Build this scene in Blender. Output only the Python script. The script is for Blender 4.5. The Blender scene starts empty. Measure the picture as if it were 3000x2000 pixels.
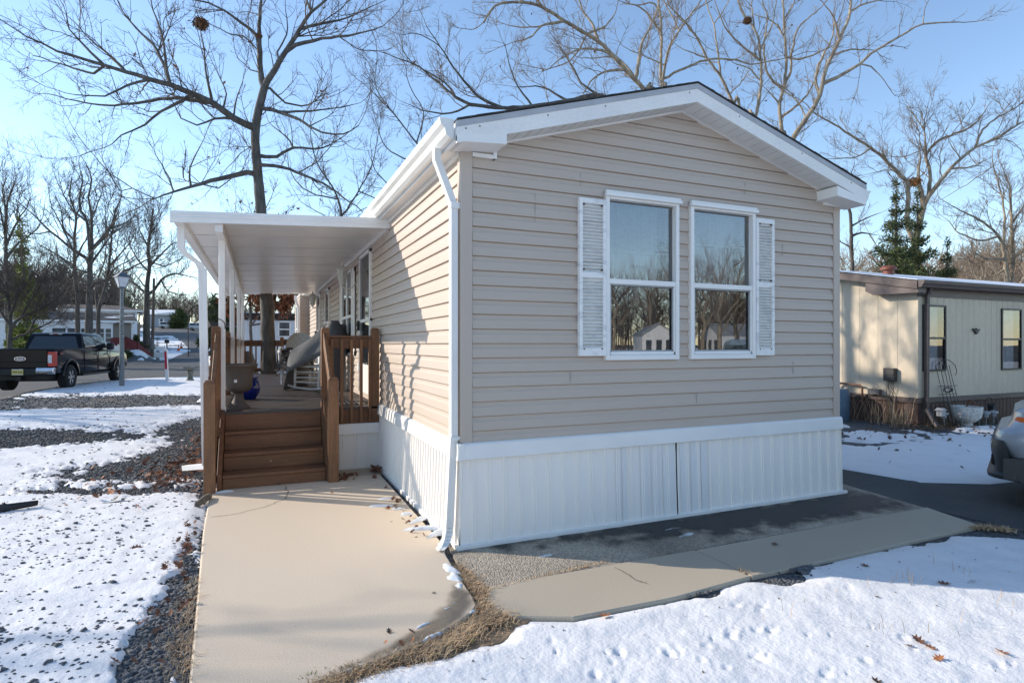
import bpy, bmesh, math, random
import numpy as np
from mathutils import Vector, Matrix
C = bpy.context.scene.collection
sc = bpy.context.scene
rnd = random.Random(7)
PI = math.pi

# ---------------------------------------------------------------- camera, sky, sun, exposure
F = 1708.0; YAW = 0.4092; CX, CY, CZ = -1.465, -4.347, 1.6; HY = 1008.0
CA, SA = math.cos(YAW), math.sin(YAW)
cam_d = bpy.data.cameras.new('camera'); cam = bpy.data.objects.new('camera', cam_d); C.objects.link(cam)
cam.location = (CX, CY, CZ); cam.rotation_euler = (PI/2, 0, -YAW)
cam_d.sensor_width = 36.0; cam_d.lens = F/3000*36; cam_d.shift_y = 8/3000
cam_d.clip_start = 0.05; cam_d.clip_end = 2000
sc.camera = cam
SUN_DIR = Vector((-0.80, 0.60, math.tan(math.radians(24.0)))).normalized()   # towards the sun
w = bpy.data.worlds.new('World'); sc.world = w; w.use_nodes = True
nt = w.node_tree; nt.nodes.clear()
wo = nt.nodes.new('ShaderNodeOutputWorld'); bg = nt.nodes.new('ShaderNodeBackground'); sky = nt.nodes.new('ShaderNodeTexSky')
sky.sky_type = 'NISHITA'; sky.sun_disc = False
sky.sun_elevation = math.radians(24.0); sky.sun_rotation = math.atan2(SUN_DIR.x, SUN_DIR.y)
sky.altitude = 100; sky.air_density = 1.0; sky.dust_density = 0.1; sky.ozone_density = 1.8
bg.inputs['Strength'].default_value = 0.100
nt.links.new(sky.outputs[0], bg.inputs[0]); nt.links.new(bg.outputs[0], wo.inputs[0])
sl = bpy.data.lights.new('sun', 'SUN'); sun = bpy.data.objects.new('sun', sl); C.objects.link(sun)
sl.energy = 2.2; sl.angle = math.radians(0.5); sl.color = (1.0, 0.90, 0.77)
sun.rotation_euler = SUN_DIR.to_track_quat('Z', 'Y').to_euler(); sun.location = (-30, 25, 30)
sc.view_settings.view_transform = 'Standard'; sc.view_settings.look = 'None'
sc.view_settings.exposure = 1.4; sc.view_settings.gamma = 1.0
sc.cycles.max_bounces = 7; sc.cycles.transparent_max_bounces = 12; sc.cycles.diffuse_bounces = 4

# ---------------------------------------------------------------- measuring helpers
def RD(r, d, z=0.0):                       # metres right of / ahead of the viewpoint -> world
    return (CX + r*CA + d*SA, CY - r*SA + d*CA, z)
def W(px, py, D):                          # a point seen at (px,py) in the 3000x2000 photo, D metres ahead
    return RD((px-1500)/F*D, D, CZ + (HY-py)/F*D)
def G(px, py, z=0.0):                      # the same on the level z
    D = (CZ - z)*F/(py-HY)
    return RD((px-1500)/F*D, D, z)

# ---------------------------------------------------------------- materials
MATS = {}
def newmat(name):
    m = bpy.data.materials.new(name); m.use_nodes = True
    n = m.node_tree; b = n.nodes['Principled BSDF']
    return m, n, b
def pmat(name, col, rough=0.6, col2=None, scale=6.0, bump=0.0, bscale=None, stretch=(1,1,1), metal=0.0, spec=0.5, coat=0.0, lo=0.35, hi=0.65, detail=5, fine=0.0, fscale=None):
    """noise mixed between col and col2, optional bump"""
    if name in MATS: return MATS[name]
    m, n, b = newmat(name)
    if col2 is None: col2 = tuple(c*0.86 for c in col)
    tc = n.nodes.new('ShaderNodeTexCoord'); mp = n.nodes.new('ShaderNodeMapping'); mp.inputs['Scale'].default_value = stretch
    n.links.new(tc.outputs['Object'], mp.inputs[0])
    no = n.nodes.new('ShaderNodeTexNoise'); no.inputs['Scale'].default_value = scale; no.inputs['Detail'].default_value = detail
    n.links.new(mp.outputs[0], no.inputs['Vector'])
    cr = n.nodes.new('ShaderNodeValToRGB'); cr.color_ramp.elements[0].position = lo; cr.color_ramp.elements[1].position = hi
    cr.color_ramp.elements[0].color = (*col2, 1); cr.color_ramp.elements[1].color = (*col, 1)
    n.links.new(no.outputs['Fac'], cr.inputs[0])
    out = cr.outputs[0]
    if fine:
        n2 = n.nodes.new('ShaderNodeTexNoise'); n2.inputs['Scale'].default_value = fscale or scale*14; n2.inputs['Detail'].default_value = 2
        n.links.new(mp.outputs[0], n2.inputs['Vector'])
        mr = n.nodes.new('ShaderNodeMapRange'); mr.inputs[1].default_value = .3; mr.inputs[2].default_value = .7
        mr.inputs[3].default_value = 1-fine; mr.inputs[4].default_value = 1+fine
        n.links.new(n2.outputs['Fac'], mr.inputs[0])
        mx = n.nodes.new('ShaderNodeVectorMath'); mx.operation = 'SCALE'
        n.links.new(out, mx.inputs[0]); n.links.new(mr.outputs[0], mx.inputs['Scale']); out = mx.outputs[0]
    n.links.new(out, b.inputs['Base Color'])
    b.inputs['Roughness'].default_value = rough; b.inputs['Metallic'].default_value = metal
    b.inputs['Specular IOR Level'].default_value = spec; b.inputs['Coat Weight'].default_value = coat
    if bump:
        nb = n.nodes.new('ShaderNodeTexNoise'); nb.inputs['Scale'].default_value = bscale or scale*5; nb.inputs['Detail'].default_value = 6
        n.links.new(mp.outputs[0], nb.inputs['Vector'])
        bp = n.nodes.new('ShaderNodeBump'); bp.inputs['Strength'].default_value = 1.0; bp.inputs['Distance'].default_value = bump
        n.links.new(nb.outputs['Fac'], bp.inputs['Height']); n.links.new(bp.outputs[0], b.inputs['Normal'])
    MATS[name] = m
    return m

def glass_mat(name, ior=1.75, tint=(0.85,0.9,0.95)):
    if name in MATS: return MATS[name]
    m = bpy.data.materials.new(name); m.use_nodes = True; n = m.node_tree; n.nodes.clear()
    o = n.nodes.new('ShaderNodeOutputMaterial'); mx = n.nodes.new('ShaderNodeMixShader'); fr = n.nodes.new('ShaderNodeFresnel')
    fr.inputs[0].default_value = ior
    t = n.nodes.new('ShaderNodeBsdfTransparent'); t.inputs[0].default_value = (*tint,1)
    g = n.nodes.new('ShaderNodeBsdfGlossy'); g.inputs['Roughness'].default_value = 0.0
    tc = n.nodes.new('ShaderNodeTexCoord'); no = n.nodes.new('ShaderNodeTexNoise'); no.inputs['Scale'].default_value = 2.2
    n.links.new(tc.outputs['Object'], no.inputs['Vector'])
    bp = n.nodes.new('ShaderNodeBump'); bp.inputs['Distance'].default_value = 0.0006; bp.inputs['Strength'].default_value = .5
    n.links.new(no.outputs['Fac'], bp.inputs['Height']); n.links.new(bp.outputs[0], g.inputs['Normal'])
    n.links.new(fr.outputs[0], mx.inputs[0]); n.links.new(t.outputs[0], mx.inputs[1]); n.links.new(g.outputs[0], mx.inputs[2])
    n.links.new(mx.outputs[0], o.inputs[0]); MATS[name] = m
    return m

def dark_glass(name='dark_glass', col=(0.012,0.016,0.022)):
    return pmat(name, col, rough=0.03, spec=0.9)

# ---------------------------------------------------------------- mesh builder
class MB:
    def __init__(s): s.v = []; s.f = []; s.n = 0
    def add(s, verts, faces):
        o = s.n; s.v.extend([tuple(p) for p in verts]); s.f.extend([tuple(i+o for i in f) for f in faces]); s.n += len(verts); return s
    def box(s, x0, x1, y0, y1, z0, z1):
        v = [(x0,y0,z0),(x1,y0,z0),(x1,y1,z0),(x0,y1,z0),(x0,y0,z1),(x1,y0,z1),(x1,y1,z1),(x0,y1,z1)]
        return s.add(v, [(0,3,2,1),(4,5,6,7),(0,1,5,4),(1,2,6,5),(2,3,7,6),(3,0,4,7)])
    def beam(s, a, b, wd, ht, up=(0,0,1)):       # rectangular bar from a to b
        a = Vector(a); b = Vector(b); d = (b-a).normalized(); u = Vector(up)
        side = d.cross(u)
        if side.length < 1e-4: side = d.cross(Vector((0,1,0)))
        side.normalize(); u = side.cross(d).normalized()
        v = []
        for p in (a, b):
            for sx, sz in ((-1,-1),(1,-1),(1,1),(-1,1)): v.append(p + side*(sx*wd/2) + u*(sz*ht/2))
        return s.add(v, [(0,1,2,3),(7,6,5,4),(0,4,5,1),(1,5,6,2),(2,6,7,3),(3,7,4,0)])
    def tube(s, pts, rad, n=8, cap=True):
        pts = [Vector(p) for p in pts]
        if not hasattr(rad, '__len__'): rad = [rad]*len(pts)
        rings = []; ref = None
        for i, p in enumerate(pts):
            t = (pts[min(i+1,len(pts)-1)] - pts[max(i-1,0)]).normalized()
            if ref is None: ref = Vector((0,0,1)) if abs(t.z) < .9 else Vector((1,0,0))
            a = t.cross(ref)
            if a.length < 1e-5: a = t.cross(Vector((0.3,1,0.2)))
            a.normalize(); b = a.cross(t).normalized(); ref = b
            rings.append([p + a*(rad[i]*math.cos(2*PI*k/n)) + b*(rad[i]*math.sin(2*PI*k/n)) for k in range(n)])
        v = [q for r in rings for q in r]; f = []
        for i in range(len(pts)-1):
            for k in range(n): f.append((i*n+k, i*n+(k+1)%n, (i+1)*n+(k+1)%n, (i+1)*n+k))
        if cap: f.append(tuple(range(n-1,-1,-1))); f.append(tuple((len(pts)-1)*n+k for k in range(n)))
        return s.add(v, f)
    def lathe(s, prof, cx=0, cy=0, cz=0, n=24, wob=None, cap=True):
        v = []; f = []
        for (r, z) in prof:
            for k in range(n):
                a = 2*PI*k/n; rr = r*(1+(wob(a,z) if wob else 0))
                v.append((cx+rr*math.cos(a), cy+rr*math.sin(a), cz+z))
        for i in range(len(prof)-1):
            for k in range(n): f.append((i*n+k, i*n+(k+1)%n, (i+1)*n+(k+1)%n, (i+1)*n+k))
        if cap and prof[0][0] > 1e-4: f.append(tuple(range(n-1,-1,-1)))
        if cap and prof[-1][0] > 1e-4: f.append(tuple((len(prof)-1)*n+k for k in range(n)))
        return s.add(v, f)
    def prism(s, poly, axis, a, b):               # polygon in the two other axes, extruded along axis (0,1,2) from a to b
        n = len(poly); v = []
        for t in (a, b):
            for (p, q) in poly: v.append((t,p,q) if axis == 0 else (p,t,q) if axis == 1 else (p,q,t))
        f = [tuple(range(n)), tuple(range(2*n-1,n-1,-1))]
        for i in range(n): f.append((i, n+i, n+(i+1)%n, (i+1)%n))
        return s.add(v, f)
    def grid(s, rows):                            # rows of points -> quads
        m = len(rows[0]); v = [p for r in rows for p in r]; f = []
        for i in range(len(rows)-1):
            for k in range(m-1): f.append((i*m+k, i*m+k+1, (i+1)*m+k+1, (i+1)*m+k))
        return s.add(v, f)
    def xform(s, M):
        s.v = [tuple(M @ Vector(p)) for p in s.v]; return s

ORI = {}
def link(o): C.objects.link(o); return o
def build(mb, name, mat, parent=None, smooth=False, local=False, bevel=0.0, bseg=1, label=None, fixn=True):
    """one mesh object; vertices are in world coordinates unless local (then in the thing's own frame)"""
    me = bpy.data.meshes.new(name)
    org = Vector((0,0,0))
    if parent is not None: org = ORI[parent]
    if parent is None and not local and len(mb.v):
        vs = np.array(mb.v); lo = vs.min(0); hi = vs.max(0)
        org = Vector(((lo[0]+hi[0])/2, (lo[1]+hi[1])/2, lo[2]))
    sub = Vector((0,0,0)) if local else org
    me.from_pydata([(p[0]-sub.x, p[1]-sub.y, p[2]-sub.z) for p in mb.v], [], mb.f)
    if fixn or bevel:
        bm = bmesh.new(); bm.from_mesh(me)
        if fixn: bmesh.ops.recalc_face_normals(bm, faces=bm.faces)
        if bevel:
            es = [e for e in bm.edges if len(e.link_faces) == 2 and e.calc_face_angle(0) > 0.6]
            bmesh.ops.bevel(bm, geom=es, offset=bevel, segments=bseg, affect='EDGES', profile=0.6, clamp_overlap=True)
        bm.to_mesh(me); bm.free()
    if smooth:
        me.polygons.foreach_set('use_smooth', [True]*len(me.polygons))
        try: me.set_sharp_from_angle(angle=math.radians(38))
        except Exception: pass
    if mat is not None: me.materials.append(mat)
    o = bpy.data.objects.new(name, me); link(o)
    if parent is not None: o.parent = parent; ORI[o] = ORI[parent]
    elif not local: o.location = org; ORI[o] = org
    else: ORI[o] = Vector((0,0,0))
    if label: o['label'] = label
    return o
def npmesh(name, V, Fq, mat, parent=None, smooth=True, org=None):
    """fast mesh from numpy arrays (faces all quads or all tris)"""
    V = np.asarray(V, dtype=np.float32); Fq = np.asarray(Fq, dtype=np.int32)
    if org is None: org = ORI[parent] if parent is not None else Vector((0,0,0))
    V = V - np.array(org, dtype=np.float32)
    me = bpy.data.meshes.new(name); k = Fq.shape[1]
    me.vertices.add(len(V)); me.vertices.foreach_set('co', V.ravel())
    me.loops.add(Fq.size); me.loops.foreach_set('vertex_index', Fq.ravel())
    me.polygons.add(len(Fq)); me.polygons.foreach_set('loop_start', np.arange(0, Fq.size, k, dtype=np.int32))
    if smooth: me.polygons.foreach_set('use_smooth', np.ones(len(Fq), dtype=bool))
    me.update(calc_edges=True)
    if mat is not None: me.materials.append(mat)
    o = bpy.data.objects.new(name, me); link(o)
    if parent is not None: o.parent = parent; ORI[o] = ORI[parent]
    else: o.location = org; ORI[o] = Vector(org)
    return o
def tag(o, label=None, cat=None, group=None, kind=None):
    if label: o['label'] = label
    if cat: o['category'] = cat
    if group: o['group'] = group
    if kind: o['kind'] = kind
    return o
def thing(name, label, cat, loc=(0,0,0), rz=0.0, group=None):
    o = bpy.data.objects.new(name, None); link(o); o.location = loc; o.rotation_euler = (0,0,rz); o.empty_display_size = .2
    ORI[o] = Vector(loc)
    return tag(o, label, cat, group)
def dup(root, loc=None, rz=None, label=None, scale=None):
    r = root.copy(); link(r)
    if loc is not None: r.location = loc
    if rz is not None: r.rotation_euler = (0,0,rz)
    if scale is not None: r.scale = scale if hasattr(scale,'__len__') else (scale,)*3
    if label: r['label'] = label
    for ch in list(root.children):
        c = ch.copy(); link(c); c.parent = r
        for g in list(ch.children):
            d = g.copy(); link(d); d.parent = c
    return r
def text_mb(txt, size, depth=0.004, bold=False):
    cu = bpy.data.curves.new('lettering','FONT'); cu.body = txt; cu.size = size; cu.extrude = depth/2; cu.align_x = 'CENTER'; cu.align_y = 'CENTER'
    o = bpy.data.objects.new('lettering', cu); link(o)
    dg = bpy.context.evaluated_depsgraph_get(); dg.update(); me = bpy.data.meshes.new_from_object(o.evaluated_get(dg))
    mb = MB(); mb.add([v.co.copy() for v in me.vertices], [tuple(p.vertices) for p in me.polygons])
    bpy.data.objects.remove(o); bpy.data.curves.remove(cu); bpy.data.meshes.remove(me)
    return mb

# numpy noise
def _hash(ix, iy, seed):
    h = (ix.astype(np.int64)*374761393 + iy.astype(np.int64)*668265263 + seed*144665) & 0xffffffff
    h = ((h ^ (h >> 13))*1274126177) & 0xffffffff
    return ((h ^ (h >> 16)) & 0xffff)/65535.0
def vnoise(x, y, seed=0):
    ix = np.floor(x); iy = np.floor(y); fx = x-ix; fy = y-iy
    fx = fx*fx*(3-2*fx); fy = fy*fy*(3-2*fy)
    a = _hash(ix,iy,seed); b = _hash(ix+1,iy,seed); c = _hash(ix,iy+1,seed); d = _hash(ix+1,iy+1,seed)
    return (a*(1-fx)+b*fx)*(1-fy) + (c*(1-fx)+d*fx)*fy
def fbm(x, y, sc_, oct=4, seed=0):
    x = np.asarray(x, float)*sc_; y = np.asarray(y, float)*sc_; r = 0; a = .5; t = 0
    for o in range(oct):
        r = r + a*(vnoise(x,y,seed+o*17)-.5); t += a; a *= .5; x = x*2.03+13.1; y = y*2.03+7.7
    return r/t*2          # about -1..1
def sstep(a, b, x):
    t = np.clip((x-a)/(b-a), 0, 1); return t*t*(3-2*t)
def inpoly(x, y, poly):
    r = np.zeros(x.shape, bool); n = len(poly); j = n-1
    for i in range(n):
        xi, yi = poly[i][:2]; xj, yj = poly[j][:2]
        c = ((yi > y) != (yj > y)) & (x < (xj-xi)*(y-yi)/((yj-yi) if yj != yi else 1e-9) + xi)
        r ^= c; j = i
    return r
def sdist(x, y, poly):
    """signed distance to a polygon, positive inside"""
    d = np.full(x.shape, 1e9); n = len(poly)
    for i in range(n):
        ax, ay = poly[i][:2]; bx, by = poly[(i+1)%n][:2]
        ex, ey = bx-ax, by-ay; L = ex*ex+ey*ey+1e-12
        t = np.clip(((x-ax)*ex+(y-ay)*ey)/L, 0, 1)
        d = np.minimum(d, np.hypot(x-ax-t*ex, y-ay-t*ey))
    return np.where(inpoly(x,y,poly), d, -d)
def lerp(a, b, t): return a+(b-a)*t

# ---------------------------------------------------------------- the lie of the land
YARD = [RD(-14.6,16.6),RD(-16.0,19.5),RD(-17.2,23.0),RD(-17.6,26.0),RD(-16.0,27.6),RD(-13,28.2),RD(-4,29.5),RD(40,40),RD(40,-30),RD(-60,-30),RD(-30,2),RD(-17.5,9.5),RD(-15.0,13.5)]
def gz(x, y):
    """ground height (numpy)"""
    x = np.asarray(x, float); y = np.asarray(y, float)
    r = (x-CX)*CA - (y-CY)*SA; d = (x-CX)*SA + (y-CY)*CA
    s = r/np.maximum(d, 1.0)
    wt = np.where(d > 5, 1-sstep(-.56,-.38, s), 0)
    road = np.interp(d, [0,27,46,60,77,100,130,160,200,400], [-.19,-.19,-.19,-.05,.72,2.2,4.3,6.3,8.2,9.5])
    inside = sstep(-.9, .1, sdist(x,y,YARD))
    bump = .10*np.exp(-((r+11)**2/60+(d-22)**2/40))
    near = lerp(-.19, 0.0+bump, inside)
    h = lerp(near, wt*road, sstep(28.5, 31.0, d))
    # raised lots on the left of the road, held by the red retaining wall
    lot = sstep(50, 57, d)*(1-sstep(-.645,-.605, s))*wt
    h = h + lot*(np.interp(d,[50,57,70,90,130],[0,1.15,1.2,.9,.3]))
    return h
def gzf(x, y): return float(gz(np.array([x]), np.array([y]))[0])
# ---------------------------------------------------------------- ground, road, drive, paths
def ground_mat():
    m, n, b = newmat('gravel_ground')
    tc = n.nodes.new('ShaderNodeTexCoord')
    vo = n.nodes.new('ShaderNodeTexVoronoi'); vo.inputs['Scale'].default_value = 46
    n.links.new(tc.outputs['Object'], vo.inputs['Vector'])
    no = n.nodes.new('ShaderNodeTexNoise'); no.inputs['Scale'].default_value = 1.6; no.inputs['Detail'].default_value = 6
    n.links.new(tc.outputs['Object'], no.inputs['Vector'])
    cr = n.nodes.new('ShaderNodeValToRGB'); e = cr.color_ramp.elements
    e[0].position = .15; e[0].color = (.040,.047,.056,1); e[1].position = .85; e[1].color = (.135,.142,.15,1)
    sp = n.nodes.new('ShaderNodeSeparateColor'); n.links.new(vo.outputs['Color'], sp.inputs[0]); n.links.new(sp.outputs[0], cr.inputs[0])
    mx = n.nodes.new('ShaderNodeMix'); mx.data_type = 'RGBA'
    c2 = n.nodes.new('ShaderNodeValToRGB'); c2.color_ramp.elements[0].position = .52; c2.color_ramp.elements[1].position = .66
    n.links.new(no.outputs['Fac'], c2.inputs[0]); n.links.new(c2.outputs[0], mx.inputs[0])
    n.links.new(cr.outputs[0], mx.inputs[6]); mx.inputs[7].default_value = (.16,.125,.09,1)
    n.links.new(mx.outputs[2], b.inputs['Base Color']); b.inputs['Roughness'].default_value = .9
    bp = n.nodes.new('ShaderNodeBump'); bp.inputs['Distance'].default_value = .025
    n.links.new(vo.outputs['Distance'], bp.inputs['Height']); bp.invert = True
    n.links.new(bp.outputs[0], b.inputs['Normal'])
    return m
def polar(angs, rads, zf, name, mat, kind='structure', close=True):
    A, R_ = np.meshgrid(np.array(angs), np.array(rads))
    X = CX + R_*np.sin(A); Y = CY + R_*np.cos(A); Z = zf(X.ravel(), Y.ravel()).reshape(X.shape)
    na = len(angs); nr = len(rads)
    V = np.stack([X,Y,Z],-1).reshape(-1,3)
    i = np.arange(nr-1)[:,None]; k = np.arange(na if close else na-1)[None,:]; k2 = (k+1) % na
    Fq = np.stack([i*na+k, i*na+k2, (i+1)*na+k2, (i+1)*na+k], -1).reshape(-1,4)
    Fq = Fq[:, ::-1]
    o = npmesh(name, V, Fq, mat); tag(o, kind=kind); return o
angs = list(np.radians(np.arange(-60+23.4, 60+23.4, .5))) + list(np.radians(np.arange(60+23.4, 300+23.4, 4)))
rads = list(0.25*1.035**np.arange(0, 240))
rads = [r for r in rads if r < 620] + [900.0]
polar(angs, rads, lambda x,y: gz(x,y)-.004, 'ground', ground_mat())

asph = pmat('asphalt', (.062,.064,.068), .85, (.040,.042,.046), 1.2, bump=.006, bscale=130, fine=.35, fscale=110)
def sheet(name, rows, mat, off=.006, kind='structure', sub=8):
    """ribbon between pairs of points (left, right) laid on the ground"""
    rr = []
    for i in range(len(rows)-1):
        (a,b),(c,d) = rows[i], rows[i+1]
        m = max(2, int(math.hypot(c[0]-a[0], c[1]-a[1])/1.0))
        for j in range(m + (1 if i == len(rows)-2 else 0)):
            t = j/m; p = (lerp(a[0],c[0],t), lerp(a[1],c[1],t)); q = (lerp(b[0],d[0],t), lerp(b[1],d[1],t))
            rr.append([(lerp(p[0],q[0],k/sub), lerp(p[1],q[1],k/sub), 0) for k in range(sub+1)])
    arr = np.array(rr); X = arr[...,0]; Y = arr[...,1]; Z = gz(X.ravel(), Y.ravel()).reshape(X.shape)+off
    V = np.stack([X,Y,Z],-1).reshape(-1,3); nr, na = X.shape
    i = np.arange(nr-1)[:,None]; k = np.arange(na-1)[None,:]
    Fq = np.stack([i*na+k, i*na+k+1, (i+1)*na+k+1, (i+1)*na+k], -1).reshape(-1,4)
    return tag(npmesh(name, V, Fq, mat), kind=kind)
def pd(px, D): return RD((px-1500)/F*D, D)
# street the truck stands on, running away from the viewpoint on the left and up the hill
sheet('road', [(RD(-27,-6),RD(-16.4,-2)), (RD(-24,8),RD(-15.6,12.5)), (RD(-23.5,16),RD(-14.4,16.4)), (RD(-25,23),RD(-16.9,23)), (RD(-27,27),RD(-15.4,28.0)), (pd(150,33),pd(760,31)), (pd(240,40),pd(720,40)), (pd(380,50),pd(690,50)), (pd(500,62),pd(680,62)), (pd(560,77),pd(690,77)), (pd(530,100),pd(670,100)), (pd(478,130),pd(600,130)), (pd(430,150),pd(560,150)), (pd(300,168),pd(520,166))], asph, sub=14)
sheet('side_road', [(RD(15.9,30),RD(9,30)),(RD(15.9,50),RD(9,50))], asph)
DRIVE = [(4.50,-3.2),(4.50,14),(5.0,14.0),(5.25,2.2),(5.36,.81),(5.53,-.06),(6.16,-.42),(7.6,-.6),(8.6,-1.0),(8.6,-9),(4.5,-9)]
def flat(name, poly, z, mat, thick=0.0, kind='structure', bev=0.0):
    mb = MB()
    if thick: mb.prism(poly, 2, z-thick, z)
    else: mb.add([(p[0],p[1],z) for p in poly], [tuple(range(len(poly)))])
    return tag(build(mb, name, mat, bevel=bev), kind=kind)
flat('driveway', DRIVE, .008, asph, .05)

# concrete walk to the steps, pebbled slab and paved strip under the front wall
def conc_mat(name, c1, c2, blot, wet=0.0):
    m = pmat(name, c1, .85, c2, .55, bump=.0022, bscale=190, fine=.16, fscale=150, lo=.2, hi=.8, detail=3)
    return m
conc = conc_mat('concrete', (.60,.50,.385), (.565,.47,.36), 0)
conc2 = conc_mat('old_concrete', (.48,.41,.31), (.38,.325,.25), 0)
def pebble_mat():
    m, n, b = newmat('pebbled_concrete')
    tc = n.nodes.new('ShaderNodeTexCoord')
    vo = n.nodes.new('ShaderNodeTexVoronoi'); vo.inputs['Scale'].default_value = 88; n.links.new(tc.outputs['Object'], vo.inputs['Vector'])
    sp = n.nodes.new('ShaderNodeSeparateColor'); n.links.new(vo.outputs['Color'], sp.inputs[0])
    cr = n.nodes.new('ShaderNodeValToRGB'); e = cr.color_ramp.elements
    e[0].position = .1; e[0].color = (.25,.215,.17,1); e[1].position = .75; e[1].color = (.44,.375,.29,1)
    n.links.new(sp.outputs[0], cr.inputs[0])
    no = n.nodes.new('ShaderNodeTexNoise'); no.inputs['Scale'].default_value = 1.7; no.inputs['Detail'].default_value = 7
    n.links.new(tc.outputs['Object'], no.inputs['Vector'])
    mr = n.nodes.new('ShaderNodeMapRange'); mr.inputs[1].default_value = .3; mr.inputs[2].default_value = .7; mr.inputs[3].default_value = .62; mr.inputs[4].default_value = 1.2
    n.links.new(no.outputs['Fac'], mr.inputs[0])
    sc2 = n.nodes.new('ShaderNodeVectorMath'); sc2.operation = 'SCALE'; n.links.new(cr.outputs[0], sc2.inputs[0]); n.links.new(mr.outputs[0], sc2.inputs['Scale'])
    n.links.new(sc2.outputs[0], b.inputs['Base Color']); b.inputs['Roughness'].default_value = .85
    bp = n.nodes.new('ShaderNodeBump'); bp.inputs['Distance'].default_value = .006; bp.invert = True
    n.links.new(vo.outputs['Distance'], bp.inputs['Height']); n.links.new(bp.outputs[0], b.inputs['Normal'])
    return m
PATH = [(-1.95,2.78),(-1.90,1.2),(-1.80,-.6),(-1.76,-1.35),(-1.72,-1.75)] + [G(px,py,.03)[:2] for px,py in ((880,2015),(960,1985),(1100,1937),(1250,1873),(1330,1832),(1380,1795),(1398,1772),(1385,1742),(1357,1702))] + [(-.18,-.13),(-.13,.1),(-.12,2.78)]
flat('concrete_path', PATH, .030, conc, .2, bev=.012)
SLAB = [(-.12,-.10),(-.17,-.5),(-.10,-.78),(.3,-.785),(4.47,-.745),(4.62,.25),(4.3,.3),(4.2,.1),(-.1,.1)]
flat('back_slab', [(-.70,2.795),(-.10,2.795),(-.08,3.26),(-.70,3.26)], .018, conc2, .1)
flat('pebbled_slab', SLAB, .014, pebble_mat(), .15)
WALK = [(-.09,-.80),(.3,-.80),(1.6,-.80),(1.6,-1.36),(.9,-1.42),(.2,-1.40),(-.12,-1.25),(-.2,-1.0)]
WALK2 = [(1.612,-.80),(4.47,-.76),(4.30,-1.32),(3.0,-1.34),(1.612,-1.36)]
flat('paved_walk', WALK, .026, conc2, .1, bev=.008); flat('paved_walk', WALK2, .024, conc2, .1, bev=.008)
# hairline cracks
mb = MB(); rc = random.Random(3)
def crack(mb, pts, z, wd=.006):
    P_ = []
    for a, b in zip(pts[:-1], pts[1:]):
        for j in range(7):
            t = j/7; P_.append((lerp(a[0],b[0],t)+rc.uniform(-.012,.012), lerp(a[1],b[1],t)+rc.uniform(-.012,.012)))
    P_.append(pts[-1])
    for i in range(len(P_)-1):
        (x0,y0),(x1,y1) = P_[i],P_[i+1]; L = math.hypot(x1-x0,y1-y0)+1e-6; nx,ny = -(y1-y0)/L*wd/2,(x1-x0)/L*wd/2
        mb.add([(x0-nx,y0-ny,z),(x1-nx,y1-ny,z),(x1+nx,y1+ny,z),(x0+nx,y0+ny,z)],[(0,1,2,3)])
crack(mb, [G(838,1432)[:2],G(842,1452)[:2],G(835,1470)[:2],G(770,1495)[:2],G(690,1515)[:2],G(618,1525)[:2]], .034)
crack(mb, [G(1800,1672)[:2],G(1860,1708)[:2],G(1895,1722)[:2]], .031, .005)
tag(build(mb, 'concrete_crack', pmat('crack_dirt', (.10,.08,.06), .9), fixn=False), kind='structure')
# damp stain and thin ice at the front end of the walk
poly = [G(px,py,.03)[:2] for px,py in ((1325,1712),(1372,1738),(1392,1770),(1330,1826),(1250,1867),(1110,1928),(1010,1958),(1070,1915),(1180,1868),(1275,1812),(1318,1768))]
def soft_patch(name, poly, z, col, rough, edge, seed, step=.012, amp=.06):
    """a stain or painted shade whose border fades irregularly into the surface below"""
    xs = [p[0] for p in poly]; ys = [p[1] for p in poly]
    X, Y = np.meshgrid(np.arange(min(xs)-.1,max(xs)+.1,step), np.arange(min(ys)-.1,max(ys)+.1,step))
    v = sstep(0, edge, sdist(X,Y,poly)+amp*fbm(X,Y,7,4,seed)+edge*.3)*np.where(sdist(X,Y,PATH) > .012, 1, 0); ny_, nx_ = X.shape
    V = np.stack([X,Y,np.full(X.shape,z)],-1).reshape(-1,3); i = np.arange(ny_-1)[:,None]; k = np.arange(nx_-1)[None,:]
    Fq = np.stack([i*nx_+k, i*nx_+k+1, (i+1)*nx_+k+1, (i+1)*nx_+k],-1).reshape(-1,4); Fq = Fq[(v.ravel()[Fq] > .01).any(1)]
    m, n, b = newmat(name); at = n.nodes.new('ShaderNodeAttribute'); at.attribute_name = 'soak_shade'; n.links.new(at.outputs['Fac'], b.inputs['Alpha'])
    b.inputs['Base Color'].default_value = (*col,1); b.inputs['Roughness'].default_value = rough
    o = npmesh(name, V, Fq, m); a_ = o.data.attributes.new('soak_shade','FLOAT','POINT'); a_.data.foreach_set('value', v.ravel().astype(np.float32)*.85); return tag(o, kind='structure')
def soft_any(name, poly, z, col, rough, edge, seed, amp, op, clip):
    global PATH
    keep = PATH; PATH = clip; o = soft_patch(name, poly, z, col, rough, edge, seed, .02, amp); PATH = keep; return o
soft_any('slab_painted_shade', [(-.02,-.03),(4.45,.12),(4.46,-.60),(3.2,-.66),(2.2,-.62),(1.3,-.42),(.5,-.20)], .0175, (.030,.030,.030), .6, .34, 8, .26, .9, SLAB)  # dark patch painted over the part of the slab the house shades
soft_patch('damp_patch', poly, .0335, (.15,.125,.095), .22, .10, 5)
snow_m = pmat('snow', (.78,.775,.775), .6, (.725,.725,.735), 3, bump=.005, bscale=48, spec=.3)
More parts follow.
